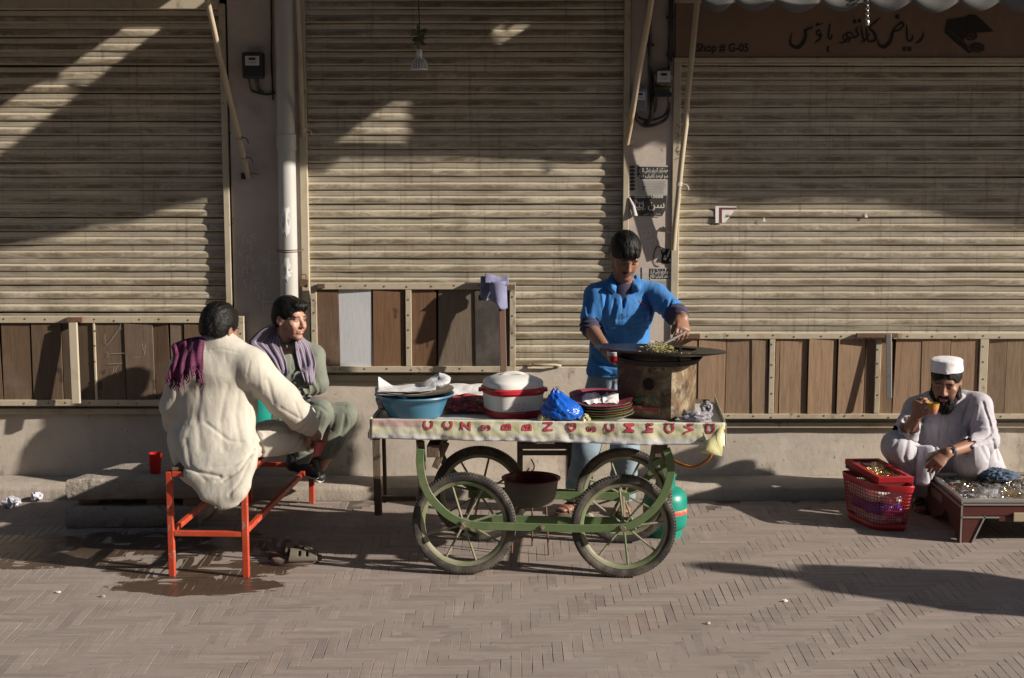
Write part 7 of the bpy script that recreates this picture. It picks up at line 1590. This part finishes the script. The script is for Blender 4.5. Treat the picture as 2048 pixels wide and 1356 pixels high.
S.disp(lambda P: fabric(P, .0018, (24, 24, 7), 12) + rings_on(P, elC, wrC, .13, .008, 5, 8, .45, .95)); piece(S, 'kurta', m_cream, cm); kur = S
b_ = MB(); b_.lathe([(.076, -.022), (.071, .016), (.066, .020), (.063, .016), (.066, -.022)], 32, Vector(J(438, 682, -1.815)), Euler((R(-8), R(-6), 0)).to_matrix()); b_.build('collar', m_cream, cm, smooth=True, angle=60)
# trousers: the right leg folded on the bench
S = SDF((W(440, 900, -1.8).x, -2.0, .53), (W(660, 900, -1.5).x, -1.2, .85), .0052)
S.chain([J(470, 895, -1.74), J(545, 885, -1.64), J(604, 876, -1.52)], [.115, .118, .088], .04); S.chain([J(604, 880, -1.52), J(555, 922, -1.62), J(515, 930, -1.70)], [.085, .068, .06], .04); S.chain([J(440, 900, -1.6), J(470, 880, -1.25)], [.12, .09], .04)
S.folds([([(507, 855), (520, 880), (525, 905)], .007, .012), ([(512, 853), (527, 870)], .006, -.006), ([(524, 905), (518, 925)], .008, .010), ([(610, 862), (590, 890), (560, 915)], .010, .012), ([(616, 870), (600, 900), (570, 925)], .009, .010), ([(620, 880), (605, 908)], .008, -.006), ([(540, 930), (575, 905)], .010, .008), ([(545, 860), (580, 862)], .012, .006)], -1.75)
S.disp(lambda P: fabric(P, .003, (18, 18, 10), 17)); S.cut((0, 0, BH + .021), (0, 0, -1)); piece(S, 'trousers', m_cream, cm)
hc = J(635, 893, -1.62); tumbler(Vector(hc) - Vector((.005, 0, .045)), 'pinkish red tumbler held in the hand of the man in cream', .029, .08, mat('pink_tumbler', (.60, .16, .17), .25, 0, Transmission_Weight=.5), Euler((R(8), R(18), 0)).to_matrix())['category'] = 'cup'
# scarf over the shoulder, with fringe
def scf(u, v):
    x = 343 + 8 * v - 4 * v * v + (66 - 10 * v * v) * u + 3 * math.sin(v * 5 + u * 3); y = 692 - 14 * math.sin(u * 2.2) + (62 + 8 * math.sin(u * 7)) * v; return x, y
rt = random.Random(8)
sc_ = patch(kur, 'scarf', scf, 26, 18, None, None, .012)
for i, v in enumerate(sc_.v):
    u_, w_ = (i % 27) / 26, (i // 27) / 18; sc_.v[i] = (v[0], v[1] - .016 * abs(math.sin(u_ * 9 + w_ * 2)) - .006 * math.sin(u_ * 23) - .01 * w_, v[2])
scf_o = sc_.build('scarf', m_purple, cm, smooth=True, angle=180, solid=.006)
back_ = MB(); back_.grid(lambda u, v: tuple(Vector(sc_.v[int(u * 26)]) + Vector((0, .012 + .13 * v, .012 * math.sin(v * 3.1) - .06 * v * v))), 26, 5); back_.build('scarf_back', m_purple, cm, smooth=True, angle=180, solid=.006)
fr = MB()
for k in range(27):
    p = Vector(sc_.v[18 * 27 + k]); L = rt.uniform(.03, .085); q = [p + Vector((rt.gauss(0, .002) * j, -.004 - .003 * j + rt.gauss(0, .002), -L * j / 4)) for j in range(5)]; fr.tube(smooth_line([tuple(a) for a in q], 2), [.0055 - .0003 * i for i in range(9)], 5)
for k in range(7):
    p = Vector(sc_.v[(10 + k) * 27]); q = [p, p + Vector((-.012, -.006, -.02)), p + Vector((-.014 + rt.gauss(0, .006), -.006, -.05))]; fr.tube(smooth_line([tuple(a) for a in q], 3), .005, 5)
fr.build('fringe', m_purple, scf_o, smooth=True)
# ================================================================== 3. the man in grey green with a striped scarf
SK3 = (.40, .215, .155)
m_sage = cloth_mat('sage_cotton', (.150, .165, .132), .14, 650)
gm_ = thing('person', Vector((W(560, 860, -0.540).x, -.44, BH)), 'smiling man in a grey green kurta, arms crossed, striped scarf, sitting beside the drain pipe', 'person')
YG = -.92
hd3 = Head(J(580, 637, -0.520), 54, 6, 3, 1.02)
S = SDF((W(470, 800, -0.540).x, -0.940, .20), (W(735, 800, -0.540).x, -0.150, W(580, 570, -0.590).z), .0045)
hd3.build(S, smile=1, jaw=.94, nose=1.03); S.cap(hd3.w(0, .02, -.05), J(572, 690, -0.460), .058, .068, .03)
S.ecap(J(570, 700, -0.440), J(562, 830, -0.420), (.15, .09), (.15, .10), (.8, .6, 0))
sG, eG, wG = J(513, 710, -0.500), J(543, 783, -0.600), J(612, 757, -0.640); sH, eH, wH = J(626, 712, -0.380), J(634, 766, -0.520), J(575, 782, -0.630)
S.chain([sG, eG, wG], [.05, .045, .03], .02); S.chain([sH, eH, wH], [.05, .045, .03], .02)
S.chain([J(545, 835, -0.460), J(636, 822, -0.580), J(596, 925, -0.560)], [.08, .06, .04], .03); S.chain([J(590, 830, -0.380), J(688, 828, -0.340), J(642, 930, -0.380)], [.08, .06, .04], .03)
def c3(P): C = np.tile(np.array(SK3, np.float32), (len(P), 1)); return hd3.colour(P, C, SK3, stub=.28, lips=(.30, .10, .09))
piece(S, 'body', m_skin, gm_, c3)
_h = place(hd3.hair(.080, -.015, -.05, .010, part=.6), 'hair', m_hair, gm_, smooth=True, angle=180); strands(_h, _h, hd3, 2600, .024, 3, FLOW, .18)
# teeth of the smile
b_ = MB(); b_.ell = None; tp = hd3.w(0, -.1065, -.0640); b_.lathe([(0, 0), (.007, .001), (.008, 0)], 12, Vector(tp), Matrix([list(r) for r in hd3.M]) @ Matrix.Rotation(R(90), 3, 'X'), sy=.28); b_.build('teeth', m_white, gm_)
SG = (.82, .57, 0)
S = SDF((W(470, 800, -0.540).x, -0.920, W(560, 862, -0.590).z), (W(665, 800, -0.540).x, -0.150, W(575, 648, -0.590).z), .0046)
for a, b, ra, rb in ((J(572, 690, -0.440), J(570, 728, -0.430), (.11, .075), (.172, .112)), (J(570, 728, -0.430), J(566, 790, -0.420), (.172, .112), (.172, .125)), (J(566, 790, -0.420), J(560, 838, -0.410), (.172, .125), (.178, .140))): S.ecap(a, b, ra, rb, SG, .05)
S.cap(J(545, 695, -0.460), sG, .06, .072, .05); S.cap(J(598, 695, -0.400), sH, .06, .070, .05)
S.chain([sG, eG], [.076, .072], .035); S.chain([eG, eG * .4 + wG * .6, wG], [.070, .062, .050], .03); S.chain([sH, eH], [.074, .068], .035); S.chain([eH, wH], [.068, .052], .03)
S.cap(J(563, 676, -0.500), J(577, 692, -0.540), .026, .024, .012); S.cap(J(592, 680, -0.520), J(588, 694, -0.540), .022, .020, .012); S.cap(J(556, 668, -0.460), J(563, 676, -0.500), .026, .026, .012)
S.ell(J(576, 668, -0.525), (.060, .075, .055), None, .008, 's'); S.ecap(J(580, 688, -0.580), J(584, 720, -0.600), (.016, .035), (.003, .02), SG, .004, 's')
S.folds([(a, b * .85, c * .65) for a, b, c in [([(520, 700), (530, 740), (540, 765)], .010, .010), ([(505, 720), (515, 760)], .009, -.006), ([(535, 735), (548, 770), (556, 790)], .010, .012), ([(552, 768), (575, 770), (600, 752)], .006, .010), ([(548, 792), (575, 790), (620, 770)], .007, .014), ([(558, 800), (590, 792)], .008, .008), ([(600, 740), (610, 752), (606, 768)], .006, .010), ([(614, 748), (620, 760)], .006, .008), ([(625, 745), (632, 765)], .007, .008), ([(584, 700), (583, 740)], .005, .006), ([(592, 720), (606, 722), (606, 738), (594, 738)], .0035, .005), ([(560, 812), (590, 806), (615, 812)], .008, .010), ([(570, 825), (600, 818)], .008, -.006), ([(610, 775), (600, 800)], .008, .008)]], -0.660)
S.disp(lambda P: fabric(P, .003, (20, 20, 9), 22) + rings_on(P, eG, wG, .12, .008, 5, 3, .0, 1) + rings_on(P, eH, wH, .12, .008, 5, 6, .0, 1)); piece(S, 'kurta', m_sage, gm_); gk = S
S = SDF((W(480, 800, -0.540).x, -0.840, .24), (W(735, 800, -0.540).x, -0.140, W(600, 785, -0.540).z), .005)
S.ecap(J(535, 842, -0.440), J(580, 838, -0.420), (.13, .10), (.12, .10), (0, 1, 0), .05)
kn3 = [(J(540, 838, -0.480), J(640, 824, -0.580), J(598, 926, -0.560)), (J(590, 832, -0.380), J(690, 830, -0.340), J(643, 934, -0.380))]
for a, b, c in kn3: S.chain([a, b], [.090, .078], .04); S.chain([b, b * .5 + c * .5, c], [.078, .068, .060], .03)
S.folds([(a, b * .9, c * .5) for a, b, c in [([(610, 808), (640, 812), (655, 825)], .010, .010), ([(640, 825), (630, 860), (612, 900)], .010, .012), ([(652, 835), (640, 880)], .009, -.006), ([(660, 812), (690, 812)], .010, .010), ([(690, 830), (685, 860), (665, 905)], .011, .013), ([(698, 840), (690, 880), (670, 915)], .009, -.006), ([(670, 830), (664, 860)], .009, .010), ([(600, 900), (618, 905)], .008, .010), ([(595, 915), (615, 912)], .006, .008), ([(620, 830), (628, 850)], .008, .008)]], -0.640)
S.disp(lambda P: fabric(P, .0025, (18, 18, 6), 27)); S.cut((0, 0, W(600, 934, -0.660).z), (0, 0, -1)); piece(S, 'trousers', m_sage, gm_)
# shoes
m_shoe = mat('black_shoe', (.014, .014, .014), .55); m_shoesole = mat('white_sole', (.42, .40, .37), .7)
for px0, py0, px1, py1, Y in ((588, 930, 637, 950, -.57), (625, 940, 646, 958, -.42)):
    a, b = J(px0, py0, Y), J(px1, py1, Y - (.06 if px1 < 640 else .02)); d = b - a; d /= np.linalg.norm(d); sd = np.cross(d, (0, 0, 1)); S = SDF(np.minimum(a, b) - .11, np.maximum(a, b) + .11, .004)
    S.cap(a + (0, 0, .02), a + (0, 0, .05), .050, .046, .02); S.ecap(a, b - d * .02, (.040, .045), (.043, .030), sd, .03); S.ell(a + (0, 0, .085), (.035, .035, .04), None, .005, 's'); so = piece(S, 'shoe', m_shoe, gm_)
    S = SDF(np.minimum(a, b) - .10, np.maximum(a, b) + .10, .004); S.ecap(a - (0, 0, .035), b - d * .015 - (0, 0, .022), (.043, .012), (.045, .011), sd, .0); piece(S, 'sole', m_shoesole, so)
# striped scarf: two bands laid over the shoulders, and its end on the lap
m_str = NT('striped_scarf'); _uv = m_str.attr('UVc'); _s = m_str.sep(_uv); _w = m_str.math('FRACT', m_str.math('MULTIPLY', _s[0], 9.0)); _w2 = m_str.math('FRACT', m_str.math('MULTIPLY', _s[1], 30.0))
_c = m_str.mix(m_str.ramp(_w, .40, .52), (.045, .035, .075), (.25, .21, .27)); _d = m_str.mix(m_str.ramp(_w2, .45, .55), (.09, .20, .23), (.20, .05, .11)); _c = m_str.mix(m_str.math('MULTIPLY', m_str.ramp(_w, .02, .08), m_str.ramp(_w, .36, .30)), _c, _d); m_str.bump(m_str.noise(300), .3, .002); m_str = m_str.out(_c, .9)
def scarf(name, fn, nu, nv, off, rumple):
    b = patch(gk, name, fn, nu, nv, None, None, off); M_ = nu + 1
    for i, v in enumerate(b.v): u_, w_ = (i % M_) / nu, (i // M_) / nv; b.v[i] = (v[0], v[1] - rumple * (abs(math.sin(u_ * 9.5 + w_ * 2)) + .4 * math.sin(u_ * 21)) - .006, v[2])
    me = b.mesh(name); ca = me.color_attributes.new('UVc', 'FLOAT_COLOR', 'POINT'); ca.data.foreach_set('color', np.array([((i % M_) / nu, (i // M_) / nv, 0, 1) for i in range(len(b.v))], np.float32).ravel()); return place(me, name, m_str, gm_, smooth=True, angle=180, solid=.006)
def qd(a, b, c, d): return lambda u, v: ((a[0] * (1 - u) + b[0] * u) * (1 - v) + (d[0] * (1 - u) + c[0] * u) * v, (a[1] * (1 - u) + b[1] * u) * (1 - v) + (d[1] * (1 - u) + c[1] * u) * v)
scarf('scarf', bez([(550, 646), (520, 660), (496, 684), (518, 700), (534, 716), (550, 740), (562, 762)], [(562, 664), (562, 674), (562, 688), (566, 702), (574, 722), (577, 744), (572, 764)]), 16, 22, .010, .008)
scarf('scarf', bez([(590, 682), (591, 704), (598, 734), (610, 764)], [(600, 668), (622, 690), (633, 724), (628, 770)]), 16, 20, .010, .008)
scarf('scarf', bez([(572, 782), (580, 795), (590, 800)], [(575, 788), (600, 790), (632, 796)]), 14, 6, .006, .006)
# ================================================================== 4. the squatting man in white
SK4 = (.235, .115, .075)
m_whitec = cloth_mat('white_cotton', (.40, .385, .425), .12, 650); m_capw = cloth_mat('white_cap', (.68, .67, .71), .06, 800)
sq_ = thing('person', G(1880, 1025), 'bearded man in white kurta and round cap squatting behind the display table, raising a mug', 'person')
YS = -.72
hd4 = Head(J(1892, 764, -0.600), -22, 15, 0, 1.07)
S = SDF((W(1745, 900, -0.540).x, -1.160, -.01), (W(2015, 900, -0.540).x, -0.140, W(1890, 690, -0.540).z), .0045)
hd4.build(S, jaw=1.03); S.cap(hd4.w(0, .02, -.05), J(1896, 812, -0.500), .060, .070, .03)
S.ecap(J(1896, 820, -0.480), J(1900, 930, -0.400), (.16, .09), (.15, .10), X1)
XQ = (.93, -.37, 0)
sA, eA, wA = J(1832, 818, -0.420), J(1808, 872, -0.700), J(1832, 834, -0.880); sB, eB, wB = J(1958, 812, -0.600), J(1972, 880, -0.700), J(1895, 905, -0.940)
S.chain([sA, eA, wA], [.05, .046, .031], .02); hand(S, wA, (.05, -.25, 1), (-.75, -.6, .1), (.75, -.6, .1), (.85, .85, .9, .95), 0, (.75, .6), 1.05)
S.chain([sB, eB, wB], [.05, .046, .031], .02); hand(S, wB, J(1862, 938, -0.980) - wB, (-.2, -.9, .5), (-.75, -.2, -.6), (.35, .4, .4, .45), .02, (.4, .4), 1.05)
kA, kB = J(1796, 890, -0.760), J(1948, 908, -0.800); ftA, ftB = A3(G(1840, 1018)), A3(G(1945, 1018)); 
for h_, k_, f_ in ((J(1860, 960, -0.360), kA, ftA), (J(1925, 960, -0.360), kB, ftB)):
    S.chain([h_, k_, f_ + (0, .05, .10)], [.09, .06, .038], .03); S.ecap(f_ + (0, .05, .035), f_ + (-.02, -.10, .022), (.036, .03), (.046, .018), X1, .02)
def c4(P): C = np.tile(np.array(SK4, np.float32), (len(P), 1)); return hd4.colour(P, C, SK4, mous=1, stub=.5, browz=.027, down=True)
piece(S, 'body', m_skin, sq_, c4)
_h = place(hd4.hair(.058, -.02, -.055, .009), 'hair', m_hair, sq_, smooth=True, angle=180); strands(_h, _h, hd4, 1600, .014, 4, FLOW, .3)
# beard
S = SDF(hd4.c - .22, hd4.c + .16, .0036)
hd4.ell(S, (0, -.070, -.108), (.048, .038, .040), .02); hd4.ell(S, (0, -.060, -.140), (.036, .030, .034), .03)
for e in (-1, 1): hd4.cap(S, (e * .070, -.006, -.020), (e * .062, -.022, -.070), .012, .022, .02); hd4.cap(S, (e * .062, -.022, -.070), (e * .020, -.066, -.108), .022, .030, .025); hd4.cap(S, (e * .026, -.098, -.052), (e * .034, -.084, -.088), .0065, .012, .012)
hd4.cap(S, (-.026, -.1015, -.0485), (.026, -.1015, -.0485), .0055, None, .008); hd4.ell(S, (0, -.110, -.066), (.019, .016, .0105), .006, 's')
S.disp(lambda P: .004 * vnoise(hd4.loc(P), (120, 120, 34), 3) + .003 * vnoise(hd4.loc(P), (240, 240, 60), 7), .02); _h = piece(S, 'beard', m_hair, sq_, None, 0); strands(_h, _h, hd4, 2600, .018, 5, lambda x, y, z: (x * 3, -.25, -1), .45)
# cap
S = SDF(hd4.c - .16, hd4.c + .22, .0036); cm_ = hd4.M @ np.array(Euler((R(-13), 0, 0)).to_matrix())
hc0 = hd4.w(0, .016, .062); up = cm_ @ np.array([0, 0, 1.])
S.ecap(hc0, hc0 + up * .050, (.094 * 1.08, .112 * 1.08), (.090 * 1.08, .106 * 1.08), cm_ @ np.array([1., 0, 0]), .0); S.cut(hc0 + up * .072, up); S.ell(hc0 + up * .068, (.092, .108, .020), np.array(cm_), .012); S.cut(hc0 + up * .002, -up)
S.disp(lambda P: fabric(P, .002, (20, 20, 20), 3), .02); piece(S, 'cap', m_capw, sq_, None, 1)
# kurta
S = SDF((W(1775, 900, -0.540).x, -1.180, W(1880, 985, -0.740).z), (W(2030, 900, -0.540).x, -0.140, W(1895, 765, -0.540).z), .0048)
for a, b, ra, rb in ((J(1896, 806, -0.495), J(1897, 840, -0.495), (.125, .085), (.195, .125)), (J(1897, 840, -0.495), J(1900, 890, -0.480), (.195, .125), (.205, .150)), (J(1900, 890, -0.480), J(1905, 950, -0.420), (.205, .150), (.225, .175)), (J(1905, 950, -0.420), J(1915, 985, -0.360), (.225, .175), (.24, .15))): S.ecap(a, b, ra, rb, XQ, .06)
S.cap(J(1862, 802, -0.470), sA, .065, .072, .05); S.cap(J(1932, 802, -0.540), sB, .065, .074, .05)
S.chain([sA, eA], [.074, .078], .04); S.chain([eA, eA * .45 + wA * .55], [.076, .064], .03); S.chain([sB, eB], [.078, .078], .04); S.chain([eB, eB * .52 + wB * .48], [.077, .056], .03)
S.cap(eA * .42 + wA * .58, wA + (wA - eA) * .2, .058, .075, .006, 's'); S.cap(eB * .50 + wB * .50, wB, .046, .06, .006, 's')
S.cap(J(1866, 795, -0.540), J(1893, 812, -0.625), .020, .018, .012); S.cap(J(1922, 793, -0.600), J(1898, 812, -0.635), .022, .018, .012); S.ell(J(1894, 785, -0.590), (.062, .075, .058), None, .008, 's')
S.ecap(J(1858, 900, -0.760), J(1846, 966, -0.840), (.072, .030), (.044, .020), XQ, .05); S.cap(J(1965, 915, -0.590), J(1985, 945, -0.560), .11, .09, .06)
S.folds([(a, b * .8, c * .8) for a, b, c in [([(1900, 815), (1898, 850), (1893, 890)], .004, .005), ([(1885, 815), (1883, 850), (1878, 890)], .004, .005), ([(1900, 845), (1898, 838)], .003, .003), ([(1903, 842), (1922, 850), (1924, 875)], .004, .006), ([(1903, 842), (1903, 872), (1924, 876)], .003, .004), ([(1940, 800), (1928, 830), (1925, 845)], .012, .014), ([(1950, 815), (1940, 850), (1938, 880)], .012, .012), ([(1958, 812), (1952, 840)], .009, -.006), ([(1966, 805), (1978, 840), (1982, 865)], .012, .012), ([(1972, 815), (1985, 850)], .009, -.006), ([(1945, 885), (1965, 880), (1980, 870)], .009, .013), ([(1935, 895), (1960, 892), (1985, 885)], .009, -.007), ([(1915, 900), (1945, 896)], .008, .010), ([(1985, 880), (1995, 920)], .012, .012), ([(1840, 800), (1830, 830), (1822, 850)], .012, .012), ([(1850, 830), (1842, 850), (1850, 880)], .012, .012), ([(1862, 840), (1866, 880), (1870, 900)], .012, .010), ([(1875, 850), (1874, 895)], .009, -.005), ([(1800, 850), (1808, 880), (1840, 888)], .010, .010), ([(1808, 838), (1812, 862)], .008, .008), ([(1905, 880), (1915, 900), (1905, 915)], .010, .010), ([(1850, 905), (1858, 945), (1862, 970)], .008, .010), ([(1875, 905), (1876, 950)], .009, .010), ([(1864, 910), (1868, 950)], .007, -.006)]], -0.690)
S.disp(lambda P: fabric(P, .003, (19, 19, 7), 32) + rings_on(P, sA, eA, .13, .007, 4, 3, .3, 1) + rings_on(P, sB, eB, .13, .007, 4, 6, .4, 1)); piece(S, 'kurta', m_whitec, sq_); wk = S
# trousers
S = SDF((W(1740, 900, -0.540).x, -1.100, .05), (W(2025, 900, -0.540).x, -0.160, W(1790, 850, -0.740).z), .005)
for h_, k_, f_ in ((J(1862, 955, -0.380), kA, ftA), (J(1930, 958, -0.380), kB, ftB)): S.chain([h_, k_ + (0, .02, -.012)], [.12, .092], .04); S.chain([k_ + (0, .02, -.012), f_ + (0, .05, .10)], [.090, .078], .035)
S.folds([(a, b * .85, c * .55) for a, b, c in [([(1800, 870), (1785, 900), (1790, 930)], .012, .012), ([(1815, 880), (1808, 915), (1825, 950)], .012, .014), ([(1830, 890), (1825, 930), (1838, 965)], .010, .012), ([(1822, 884), (1816, 920)], .008, -.006), ([(1775, 900), (1790, 950)], .010, .010), ([(1940, 885), (1930, 915), (1935, 940)], .010, .012), ([(1960, 890), (1975, 920)], .012, .012), ([(1948, 888), (1950, 930)], .010, -.006), ([(1925, 890), (1918, 930)], .008, .010)]], -0.820)
S.disp(lambda P: fabric(P, .003, (17, 17, 7), 37)); S.cut((0, 0, .085), (0, 0, -1)); piece(S, 'trousers', m_whitec, sq_)
m_dsand = mat('dark_sandal', (.02, .017, .015), .6)
for f_ in (ftA, ftB):
    b_ = MB(); o = foot_outline(0, .27, .10)
    for z in (.003, .02): b_.v += [tuple(f_ + np.array([y, -x - .02, z])) for x, y in o]
    n = len(o); b_.f = [(i, (i + 1) % n, (i + 1) % n + n, i + n) for i in range(n)] + [tuple(range(n, 2 * n))]; so = b_.build('sandal', m_dsand, sq_, bevel=.003)
    for x in (.03, .075): b2 = MB(); b2.tube([Vector(f_ + np.array([.05 * math.cos(a), -x, .02 + (.056 - x * .2) * math.sin(a)])) for a in [i * math.pi / 10 for i in range(11)]], .011, 6); b2.build('strap', m_dsand, so, smooth=True)
b_ = MB()
for y in (826, 846, 866):
    p = wk.surf(1890 - (y - 826) * .1, y, .002)
    if p is not None: b_.lathe([(0, -.003), (.0045, -.002), (.0045, .001)], 10, p, Matrix.Rotation(R(-90), 3, 'X'))
b_.build('buttons', m_capw, sq_)
wt = band('watch_strap', wB - (wB - eB) * .10, wB - eB, .033, m_black, sq_, .010); wd = J(1879, 906, -0.940); wd[1] -= .035
b_ = MB(); b_.box(Vector(wB - (wB - eB) * .10) + Vector((-.006, -.036, .010)), (.034, .012, .036), (R(-15), 0, R(-15))); b_.build('watch_case', m_silver, wt, bevel=.004)
b_ = MB(); b_.box(Vector(wB - (wB - eB) * .10) + Vector((-.008, -.043, .012)), (.024, .003, .026), (R(-15), 0, R(-15))); b_.build('watch_dial', m_ink, wt)
mg = J(1864, 816, -0.960); mug = thing('mug', Vector(mg), 'pinkish mug with a golden rim raised in the squatting man\'s hand', 'mug')
MM = Euler((0, R(4), 0)).to_matrix(); m_mug = mat('pink_mug', (.42, .155, .12), .3); m_mugg = mat('gold_rim', (.42, .23, .035), .25)
b_ = MB(); b_.lathe([(0, 0), (.024, 0), (.030, .006), (.036, .034), (.0365, .036)], 28, Vector(mg) - Vector((0, 0, .035)), MM); b_.build('body', m_mug, mug, smooth=True)
b_ = MB(); b_.lathe([(.0365, .036), (.039, .064), (.0395, .066), (.037, .066), (.033, .036), (.026, .008), (0, .006)], 28, Vector(mg) - Vector((0, 0, .035)), MM); b_.build('gold_rim', m_mugg, mug, smooth=True)
b_ = MB(); b_.tube(smooth_line([tuple(Vector(mg) + Vector(p)) for p in ((-.034, 0, .018), (-.056, -.004, .016), (-.060, -.004, -.004), (-.050, -.003, -.020), (-.031, 0, -.018))], 4), .005, 8); b_.build('handle', m_mug, mug, smooth=True)
# ================================================================== 5. a passer-by outside the frame, whose shadow crosses the paving
pb_ = thing('person', (4.66, -3.08, 0), 'passer-by in dark shalwar kameez standing on the paving to the right of the frame', 'person')
o5 = np.array([4.66, -3.08, 0.]); hd5 = Head(o5 + (0, 0, 1.60), -60, 0, 0, 1.0)
S = SDF(o5 + (-.45, -.45, -.01), o5 + (.45, .45, 1.78), .009); hd5.build(S); S.cap(o5 + (0, 0, 1.38), o5 + (0, 0, 1.55), .065); 
for e in (-1, 1): S.chain([o5 + (.05 * e, .20 * e, 1.38), o5 + (.08 * e, .27 * e, 1.10), o5 + (.02 * e - .08, .26 * e, .84)], [.05, .045, .03]); hand(S, o5 + (.02 * e - .08, .26 * e, .84), (-.1, 0, -1), (0, e, 0), (-1, 0, 0), (.3, .3, .3, .3)); S.chain([o5 + (0, .10 * e, .8), o5 + (.14 * e, .10 * e, .09)], [.07, .04]); S.ecap(o5 + (.14 * e, .10 * e, .035), o5 + (.14 * e - .15, .09 * e, .025), (.035, .03), (.045, .02), (0, 1, 0))
piece(S, 'body', m_skin, pb_, lambda P: hd5.colour(P, np.tile(np.array(SK1, np.float32), (len(P), 1)), SK1))
S = SDF(o5 + (-.45, -.45, .05), o5 + (.45, .45, 1.5), .009)
S.ecap(o5 + (0, 0, 1.36), o5 + (0, 0, .62), (.19, .13), (.26, .19), (0, 1, 0), .05)
for e in (-1, 1): S.chain([o5 + (0, .17 * e, 1.38), o5 + (.08 * e, .27 * e, 1.10), o5 + (.02 * e - .06, .26 * e, .90)], [.085, .08, .065], .04); S.chain([o5 + (.02 * e, .10 * e, .7), o5 + (.14 * e, .10 * e, .12)], [.12, .085], .04)
S.cut(o5 + (0, 0, .1), (0, 0, -1)); piece(S, 'clothes', cloth_mat('dark_cotton', (.06, .06, .065)), pb_)
place(hd5.hair(h=.006), 'hair', m_hair, pb_, smooth=True, angle=180)
